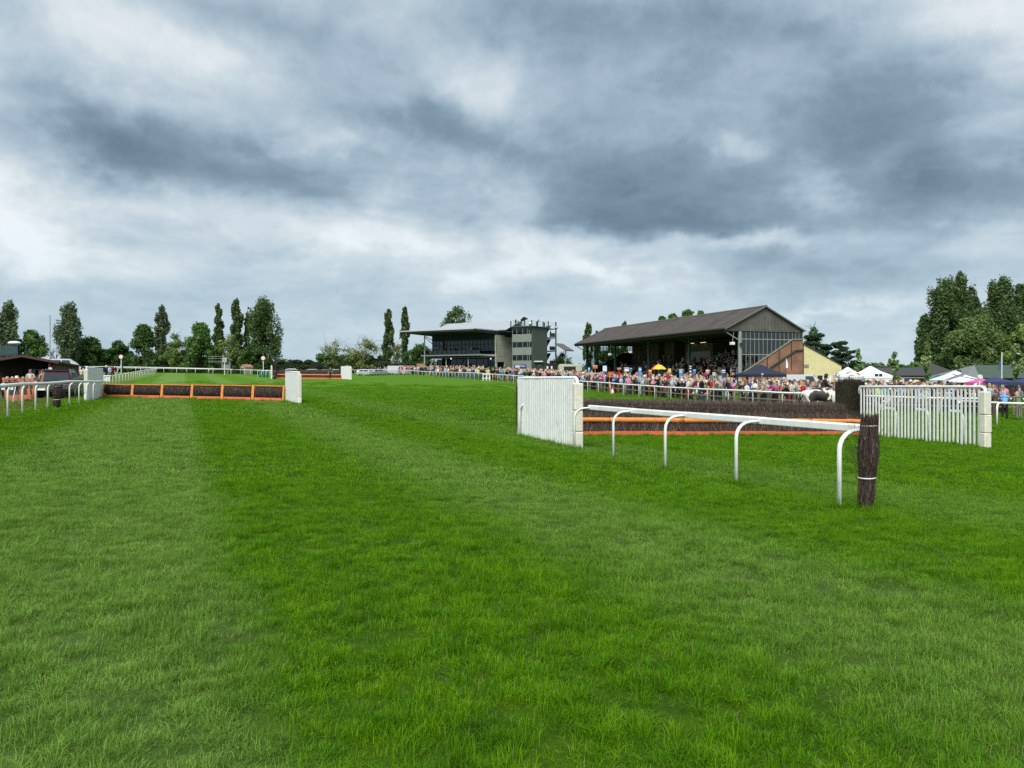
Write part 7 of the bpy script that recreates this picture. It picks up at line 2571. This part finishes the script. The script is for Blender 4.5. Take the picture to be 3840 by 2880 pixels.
MB().tube([(0, -W_ / 2 - .04, 0), (0, -W_ / 2 - .04, he_ + .3)], .03, 6).build('front_pole', WHITE2, r_)
r_, W_, he_, hp_ = gazebo('marquee_tent', 'white marquee with grey swept stripes, right of the stables', 3618, 80, 132, 1424, 1390, CANV, rad(-4), group='white tents')
gs_ = mat('print_grey', (.17, .15, .18), .7)
for a, b in ((-.5, .12), (.35, -.2)):
    MB().add([(a * W_ - .1, -W_ / 2 - .02, he_ + .02), (a * W_ + .5, -W_ / 2 - .02, he_ + .02), (b * W_ + .2, -W_ / 2 + W_ * .28, he_ + (hp_ - he_) * .55), (b * W_ + .05, -W_ / 2 + W_ * .36, he_ + (hp_ - he_) * .72)],
             [(0, 1, 2), (0, 2, 3)]).build('stripe', gs_, r_)
gazebo('gazebo', 'bright pink canopy right of the white marquee', 3702, 74, 78, 1434, 1418, mat('pink_canvas', (.70, .10, .34), .7, .05), rad(8), group='coloured canopies')
gazebo('gazebo', 'navy blue canopy right of the pink one', 3765, 73, 112, 1432, 1414, mat('blue_canvas', (.035, .04, .13), .7, .08), rad(2), group='coloured canopies')
gazebo('gazebo', 'navy canopy cut by the right edge of the picture', 3860, 76, 80, 1434, 1420, mat('blue_canvas', (.035, .04, .13), .7, .08), rad(2), group='coloured canopies')
gazebo('gazebo', 'green canopy between the saplings and the white marquee', 3535, 86, 62, 1424, 1406, mat('green_canopy', (.02, .12, .085), .7, .08), rad(10), group='coloured canopies')


# ------------------------------------------------------------------ umbrella, boards, signs
def umbrella():
    d = 88.0
    x = X_(2470, d)
    z = zg(x, d)
    root = thing('umbrella', 'big red and yellow umbrella among the betting boards', 'umbrella', (x, d, z))
    top, rim = zat(1367, d) - z, zat(1386, d) - z
    R = .90
    cols = [mat('umb_yellow', (.75, .50, .04), .6), mat('umb_red', (.60, .07, .03), .6)]
    for i in range(8):
        a0, a1 = 2 * math.pi * i / 8 - .2, 2 * math.pi * (i + 1) / 8 - .2
        vs, fs = [], []
        for j in range(5):
            t = j / 4
            rr = R * t
            zz = top - (top - rim) * t ** 1.9
            for k_ in range(3):
                a = a0 + (a1 - a0) * k_ / 2
                sag = .05 * t if k_ != 1 else 0
                vs.append((rr * math.cos(a), rr * math.sin(a), zz - (0 if k_ != 1 else -.06 * t)))
        for j in range(4):
            for k_ in range(2):
                fs.append((j * 3 + k_, j * 3 + k_ + 1, (j + 1) * 3 + k_ + 1, (j + 1) * 3 + k_))
        MB().add(vs, fs).build('canopy_panel', cols[0] if i in (5, 6, 7, 2) else cols[1], root)
    MB().tube([(0, 0, 0), (0, 0, top + .1)], .03, 6).build('pole', WHITE2, root)


umbrella()


def pitch_board(label, px, d, y0, y1, w, c, extra=None, cat='board', name='betting_board', text=None, tc_='white'):
    x = X_(px, d)
    z = zg(x, d)
    zt, zb = zat(y0, d) - z, zat(y1, d) - z
    W = w / F * d
    root = thing(name, label, cat, (x, d, z), RND.uniform(-.12, .12), 'bookmakers\' boards before the old stand')
    m_ = mat('board_' + '_'.join('%d' % (v * 100) for v in c), c, .5, .06)
    MB().bbox(-W / 2, W / 2, -.05, .05, zb, zt, .015).build('panel', m_, root)
    MB().box(-W / 2 + .02, W / 2 - .02, -.055, -.051, zb + (zt - zb) * .74, zb + (zt - zb) * .90).build('name_strip', mat('board_strip', (.65, .66, .66), .6) if tc_ == 'white' else mat('board_strip_dark', (.05, .06, .1), .6), root)
    MB().tube([(0, .06, -.1), (0, .06, zt - .05)], .03, 6).build('pole', STEEL, root)
    if extra:
        for (e0, e1, ec) in extra:
            MB().bbox(-W / 2 - .01, W / 2 + .01, -.065, .052, zat(e1, d) - z, zat(e0, d) - z, .01).build('panel_section', mat('board_' + '_'.join('%d' % (v * 100) for v in ec), ec, .5, .06), root)
    return root


BL, OR, RD, WH, YE, NV = (.05, .24, .58), (.66, .13, .04), (.52, .03, .03), (.70, .72, .72), (.70, .46, .03), (.03, .06, .17)
pitch_board('narrow tall blue board at the far left of the betting ring', 2209, 92, 1377, 1412, 8, BL)
pitch_board('orange square board on a pole, second from the left in the ring', 2232, 93, 1370, 1382, 17, OR)
pitch_board('blue board with a white price sheet in the betting ring', 2268, 91, 1370, 1397, 15, BL, [(1376, 1392, WH)])
pitch_board('low flat orange board left of the white screen', 2322, 92, 1379, 1387, 15, OR)
pitch_board('white price screen with dark print in the betting ring', 2350, 90, 1378, 1393, 17, WH, tc_='dark')
pitch_board('small blue board touching the white price screen', 2365, 91, 1379, 1395, 9, (.06, .12, .42))
pitch_board('tall pale blue board left of the umbrella', 2400, 88, 1378, 1418, 11, (.09, .32, .66))
pitch_board('tall orange-red board under the left edge of the umbrella', 2438, 90, 1386, 1411, 12, OR)
pitch_board('yellow over red tall board right of the umbrella', 2511, 86, 1382, 1417, 11, YE, [(1398, 1417, RD)])
pitch_board('tall blue board with a white top, midway along the stand', 2553, 82, 1387, 1425, 12, (.06, .30, .62), [(1385, 1388, WH)])
pitch_board('white and red stacked signs on a dark pole', 2589, 88, 1372, 1384, 7, WH, [(1376, 1380, RD), (1391, 1396, WH), (1397, 1402, RD), (1403, 1409, WH)])
pitch_board('small bright blue board right of the stacked signs', 2604, 84, 1385, 1402, 11, (.04, .18, .55))
pitch_board('red board with white lines in front of the steps', 2653, 82, 1385, 1405, 13, RD, [(1390, 1393, WH), (1397, 1399, WH)])
pitch_board('navy board with white lettering left of the steel column', 2713, 80, 1384, 1414, 13, NV, [(1389, 1392, WH), (1395, 1398, WH)])
pitch_board('pale green notice on a tall white pole near the rail', 2677, 61, 1396, 1410, 11, (.45, .55, .45))
pitch_board('small white number sign on a white pole before the gazebo', 2859, 64, 1400, 1406, 7, WH, tc_='dark')


def covered_table(label, px, d, y0, y1, w, c):
    x = X_(px, d)
    z = zg(x, d)
    zt = max(zat(y0, d) - z, .8)
    W = w / F * d
    root = thing('covered_stand', label, 'stand', (x, d, z), .1, 'covered bookmakers\' stands')
    m_ = mat('cover_' + '_'.join('%d' % (v * 100) for v in c), c, .6, .08)
    MB().hexa([(-W / 2, -.4, 0), (W / 2, -.4, 0), (W / 2, .4, 0), (-W / 2, .4, 0), (-W / 2 * .85, -.3, zt), (W / 2 * .85, -.3, zt), (W / 2 * .85, .3, zt), (-W / 2 * .85, .3, zt)]).build('cover', m_, root)
    MB().box(-W / 2 * .88, W / 2 * .88, -.34, .34, zt + .003, zt + .05).build('top', m_, root)


covered_table('orange cloth-covered stand left in the betting ring', 2290, 84, 1396, 1420, 20, (.62, .20, .04))
covered_table('red cloth-covered stand beside the orange one', 2314, 84, 1399, 1420, 22, (.50, .02, .03))
covered_table('red cloth stand below the umbrella', 2462, 80, 1412, 1430, 24, (.48, .04, .03))
covered_table('crimson cloth stand right of the umbrella', 2496, 77, 1412, 1432, 20, (.45, .02, .06))
covered_table('pale blue clear-sided stand by the navy board', 2697, 77, 1408, 1428, 18, (.20, .30, .36))


def round_sign(label, px, d, cy, r, ring, foot=None, brace=False, letter=None, group=None):
    x = X_(px, d)
    z = zg(x, d)
    zc_ = zat(cy, d) - z
    R = r / F * d
    root = thing('round_sign', label, 'sign', (x, d, z), 0, group)
    MB().tube([(0, .05, -.2), (0, .05, zc_ - R * .6)], .06 if d > 90 else .04, 8).build('pole', WHITE2, root)
    disc = MB().lathe([(0.001, 0), (R, 0), (R, .06), (0.001, .06)], 24).build('disc', ring, root, loc=(0, .03, zc_))
    disc.rotation_euler = (math.pi / 2, 0, 0)
    face = MB().lathe([(0.001, 0), (R * .72, 0), (R * .72, .03), (0.001, .03)], 24).build('face', WHITE2, root, loc=(0, -.04, zc_))
    face.rotation_euler = (math.pi / 2, 0, 0)
    if letter:
        text_part(letter, R * .9, root, mat('print_black', (.03, .03, .03), .6), (0, -.09, zc_), (math.pi / 2, 0, 0))
    if brace:
        MB().tube([(-1.1, .3, 0), (0, .05, zc_ * .55)], .05, 6).build('brace', WHITE2, root)
        MB().box(.08, .22, .05, .2, 0, zc_ * .8).build('back_post', NAVY, root)
    return root


RING = mat('ring_red', (.22, .03, .04), .6)
round_sign('round white marker with a red rim on a braced pole by the left rail', 454, 128, 1338, 9.5, RING, brace=True, letter='1', group='round course markers')
round_sign('round white marker with a red rim left of the far brush fence', 987, 140, 1343, 9.5, RING, letter='1', group='round course markers')
round_sign('round white sign with a dark rim before the yellow building', 3140, 66, 1405, 7, mat('ring_dark', (.05, .06, .08), .6), group='round signs among the crowd')
round_sign('round white sign on a pole beside the pink canopy', 3675, 56, 1414, 10, mat('ring_pale', (.60, .64, .62), .6), group='round signs among the crowd')


def c_sign():
    d = 148
    x = X_(842, d)
    z = zg(x, d)
    zc_ = zat(1350, d) - z
    root = thing('square_sign', 'square white sign with a green ring, before the grey box', 'sign', (x, d, z))
    MB().tube([(0, .05, -.2), (0, .05, zc_)], .06, 8).build('pole', WHITE2, root)
    MB().bbox(-.36, .36, -.03, .03, zc_ - .36, zc_ + .36, .01).build('panel', WHITE2, root)
    gr = mat('sign_green', (.03, .14, .07), .6)
    MB().tube([(.24 * math.cos(a), -.04, zc_ + .24 * math.sin(a)) for a in np.linspace(0, 2 * math.pi, 20)], .05, 6).build('ring', gr, root)
    MB().tube([(.10 * math.cos(a), -.04, zc_ + .10 * math.sin(a)) for a in np.linspace(.8, 5.5, 10)], .035, 6).build('letter', gr, root)


c_sign()


# ------------------------------------------------------------------ flags, poles, small things
def flags():
    d = 82
    x = X_(2946, d)
    z = zg(x, d)
    root = thing('feather_flag', 'tall white feather flag in front of the brick gable', 'flag', (x, d, z))
    zt = zat(1341, d) - z
    MB().tube([(0, 0, 0), (0, 0, zt * .7), (.02, 0, zt)], .025, 6).build('pole', DARKSTEEL, root)
    pts = [(.02, zt), (.14, zt * .93), (.26, zt * .80), (.24, zt * .70), (-.02, zt * .72), (.0, zt * .82)]
    MB().prism([(a, -.01, b) for a, b in pts], (0, .02, 0)).build('flag', CANV, root)
    d = 78
    x = X_(3757, d)
    z = zg(x, d)
    root = thing('flagpole', 'white flagpole with a limp blue flag in front of the green marquee', 'flagpole', (x, d, z))
    zt = zat(1325, d) - z
    MB().tube([(0, 0, -.2), (0, 0, zt)], .045, 8).build('pole', WHITE2, root)
    MB().ball((0, 0, zt + .03), .07, 8, 6).build('finial', WHITE2, root, True)
    MB().prism([(-.05, .0, zt - .5), (-.28, .02, zt - 1.1), (-.30, .0, zt - 1.7), (-.05, .0, zt - 1.5)], (0, .05, 0)).build('flag', mat('flag_blue', (.06, .09, .22), .8), root)


flags()


def cone():
    d = 70.0
    x = X_(2297, 72.5)
    x, d = x, 72.5
    root = thing('traffic_cone', 'orange and white traffic cone at the foot of the spectators\' rail', 'cone', (x, d, zg(x, d)))
    oc = mat('cone_orange', (.62, .12, .03), .5)
    MB().bbox(-.22, .22, -.22, .22, 0, .06, .02).build('base', oc, root)
    MB().lathe([(.17, .06), (.14, .25)], 12, cap=False).build('cone_foot', oc, root)
    MB().lathe([(.14, .25), (.085, .55)], 12, cap=False).build('cone_sleeve', WHITE2, root)
    MB().lathe([(.085, .55), (.04, .78), (.001, .79)], 12, cap=False).build('cone_tip', oc, root)


cone()


def gate_frame():
    d = 118
    x = X_(1824, d)
    root = thing('gate_frame', 'white wooden crossed gate frame at the spectators\' rail', 'gate', (x, d, zg(x, d)))
    for xx in (-.5, 0, .5):
        MB().bbox(xx - .08, xx + .08, -.04, .04, -.1, 1.15, .01).build('upright', WHITE2, root)
    for zz in (.35, .95):
        MB().bbox(-.62, .62, -.09, -.045, zz - .07, zz + .07, .01).build('cross_bar', WHITE2, root)


gate_frame()


def barrier_row():
    tealm = mat('teal_mesh', (.05, .11, .11), .6, .2, 4)
    for k_ in range(8):
        i_f = 9.2 + k_ * .55
        p_, nrm = outer_at(i_f)
        q_ = p_ + nrm * .9
        root = thing('crowd_barrier', '%s teal crowd barrier behind the outer rail, counted from the car park' % ['first', 'second', 'third', 'fourth', 'fifth', 'sixth', 'seventh', 'eighth'][k_], 'barrier', (q_.x, q_.y, zg(q_.x, q_.y)), math.atan2(nrm.y, nrm.x) + math.pi / 2, 'teal crowd barriers')
        MB().tube([(-1, 0, 0), (-1, 0, 1.0), (1, 0, 1.0), (1, 0, 0)], .025, 6).build('frame', tealm, root)
        for i in range(9):
            MB().box(-.9 + i * .22, -.9 + i * .22 + .11, -.012, .012, .12, .98).build('slat', tealm, root)


barrier_row()


FADED = mat('faded_orange', (.42, .11, .03), .6, .15, 6, dirt=(.22, .08, .03), dscale=3)


def left_clutter():
    # spare hurdles stacked leaning back, seen end-on
    for i, (px, d, rz, lab) in enumerate(((58, 41.0, .45, 'front one of the orange spare hurdles leaning at the left edge'), (86, 42.5, .35, 'middle orange spare hurdle leaning beside the front one'), (104, 43.5, .30, 'rear orange spare hurdle nearest the dark red car'))):
        x = X_(px, d)
        root = thing('spare_hurdle', lab, 'hurdle', (x, d, zg(x, d)), rz, 'spare hurdles stacked at the left')
        w = .34
        for sx in (-w, w):
            MB().hexa([(sx - .07, -.06, -.05), (sx + .07, -.06, -.05), (sx + .07, .06, -.05), (sx - .07, .06, -.05), (sx - .07 - .25, .44, 1.25), (sx + .07 - .25, .44, 1.25), (sx + .07 - .25, .56, 1.25), (sx - .07 - .25, .56, 1.25)]).build('upright', FADED, root)
        MB().hexa([(-w, -.05, .0), (w, -.05, .0), (w, .05, .0), (-w, .05, .0), (-w - .06, .06, .32), (w - .06, .06, .32), (w - .06, .16, .32), (-w - .06, .16, .32)]).build('toe_board', FADED, root)
        MB().hexa([(-w - .07, .10, .36), (w - .07, .10, .36), (w - .07, .22, .36), (-w - .07, .22, .36), (-w - .2, .36, 1.05), (w - .2, .36, 1.05), (w - .2, .48, 1.05), (-w - .2, .48, 1.05)]).build('birch_roll', BIRCH, root)
        MB().tube([(-w - .23, .45, 1.14), (w - .23, .45, 1.14)], .05, 8).build('top_rail', FADED, root, True)
    # black and white striped trestle at the very edge
    d = 40.0
    x = X_(28, d)
    root = thing('striped_trestle', 'black and white striped trestle at the left edge', 'trestle', (x, d, zg(x, d)), .1)
    for i in range(5):
        MB().bbox(-.5 + i * .2, -.5 + i * .2 + .19, -.02, .02, .62, .95, .008).build('stripe', WHITE2 if i % 2 else BLACK, root)
    for sx in (-.4, .4):
        MB().tube([(sx, -.3, -.05), (sx, 0, .9), (sx, .3, -.05)], .03, 6).build('leg', STEEL, root)
    # trailer bed beside the car
    d = 47.0
    x = X_(132, d)
    root = thing('flat_trailer', 'low grey flat trailer between the orange hurdles and the dark red car', 'trailer', (x, d, zg(x, d)), rad(-10))
    MB().bbox(-.75, .75, 0, 2.6, .55, .85, .02).build('bed', mat('trailer_grey', (.16, .155, .14), .7), root)
    for sx in (-.7, .7):
        w = MB().lathe([(0, -.09), (.3, -.09), (.3, .09), (0, .09)], 14).build('wheel', BLACK, root, True, loc=(sx, 1.2, .3))
        w.rotation_euler = (0, math.pi / 2, 0)
    MB().bbox(-.7, .7, -.05, .0, .5, .62, .01).build('lamp_board', WHITE2, root)
    # green banners on the left barrier
    for px, lab in ((287, 'left pale green banner behind the dark red car'), (304, 'right pale green banner behind the dark red car')):
        d = 66.0
        x = X_(px, d)
        root = thing('banner', lab, 'banner', (x, d, zg(x, d)), .2, 'pale green banners on the left')
        MB().bbox(-.17, .17, -.015, .015, .15, 1.1, .008).build('cloth', mat('banner_green', (.30, .48, .40), .7, .15, 6), root)
        for sx in (-.18, .18):
            MB().tube([(sx, .02, -.1), (sx, .02, 1.12)], .018, 6).build('pole', STEEL, root)
    d = 92
    x = X_(401, d)
    root = thing('notice_board', 'white notice with faint red print right of the left board', 'notice', (x, d, zg(x, d)), -.1)
    MB().bbox(-.42, .42, -.02, .02, .12, .82, .01).build('panel', WHITE2, root)
    rp = mat('print_red', (.45, .12, .12), .6)
    for i in range(4):
        MB().box(-.34, .34 - .06 * (i % 2), -.026, -.021, .22 + i * .14, .26 + i * .14).build('print_line', rp, root)
    for sx in (-.38, .38):
        MB().tube([(sx, .05, -.1), (sx, .05, .8)], .025, 6).build('post', STEEL, root)
    # camera platform behind the clubhouse
    d = 66
    x = X_(34, d)
    root = thing('camera_platform', 'raised teal camera platform with a white cover above the clubhouse roof', 'platform', (x, d, zg(x, d)))
    zt = zat(1330, d) - zg(x, d)
    for sx in (-.7, .7):
        for sy in (0, 1.2):
            MB().tube([(sx, sy, -.1), (sx, sy, zt + .9)], .04, 6).build('pole', mat('teal_steel', (.045, .09, .10), .5), root)
    MB().box(-.8, .8, -.1, 1.3, zt - .08, zt).build('deck', mat('teal_steel', (.045, .09, .10), .5), root)
    MB().box(-.8, .8, -.13, -.1, zt, zt + .75).build('side_sheet', mat('teal_sheet', (.035, .075, .08), .7, .3, 5), root)
    MB().ball((.2, .4, zt + 1.0), (.55, .4, .16), 10, 6).build('cover', CANV, root, True)
    # green bins at the far marker
    for k_, px in enumerate((977, 990, 1001)):
        d = 133
        x = X_(px, d)
        root = thing('green_bin', '%s green bin at the foot of the far round marker' % ['left', 'middle', 'right'][k_], 'bin', (x, d, zg(x, d)), 0, 'green bins by the far marker')
        gm = mat('bin_green', (.02, .15, .13), .5)
        MB().lathe([(.18, 0), (.24, .1), (.24, .85), (.2, .9)], 12).build('drum', gm, root, True)
        MB().lathe([(.255, .84), (.255, .9), (.02, .96)], 12).build('lid', gm, root, True)


left_clutter()
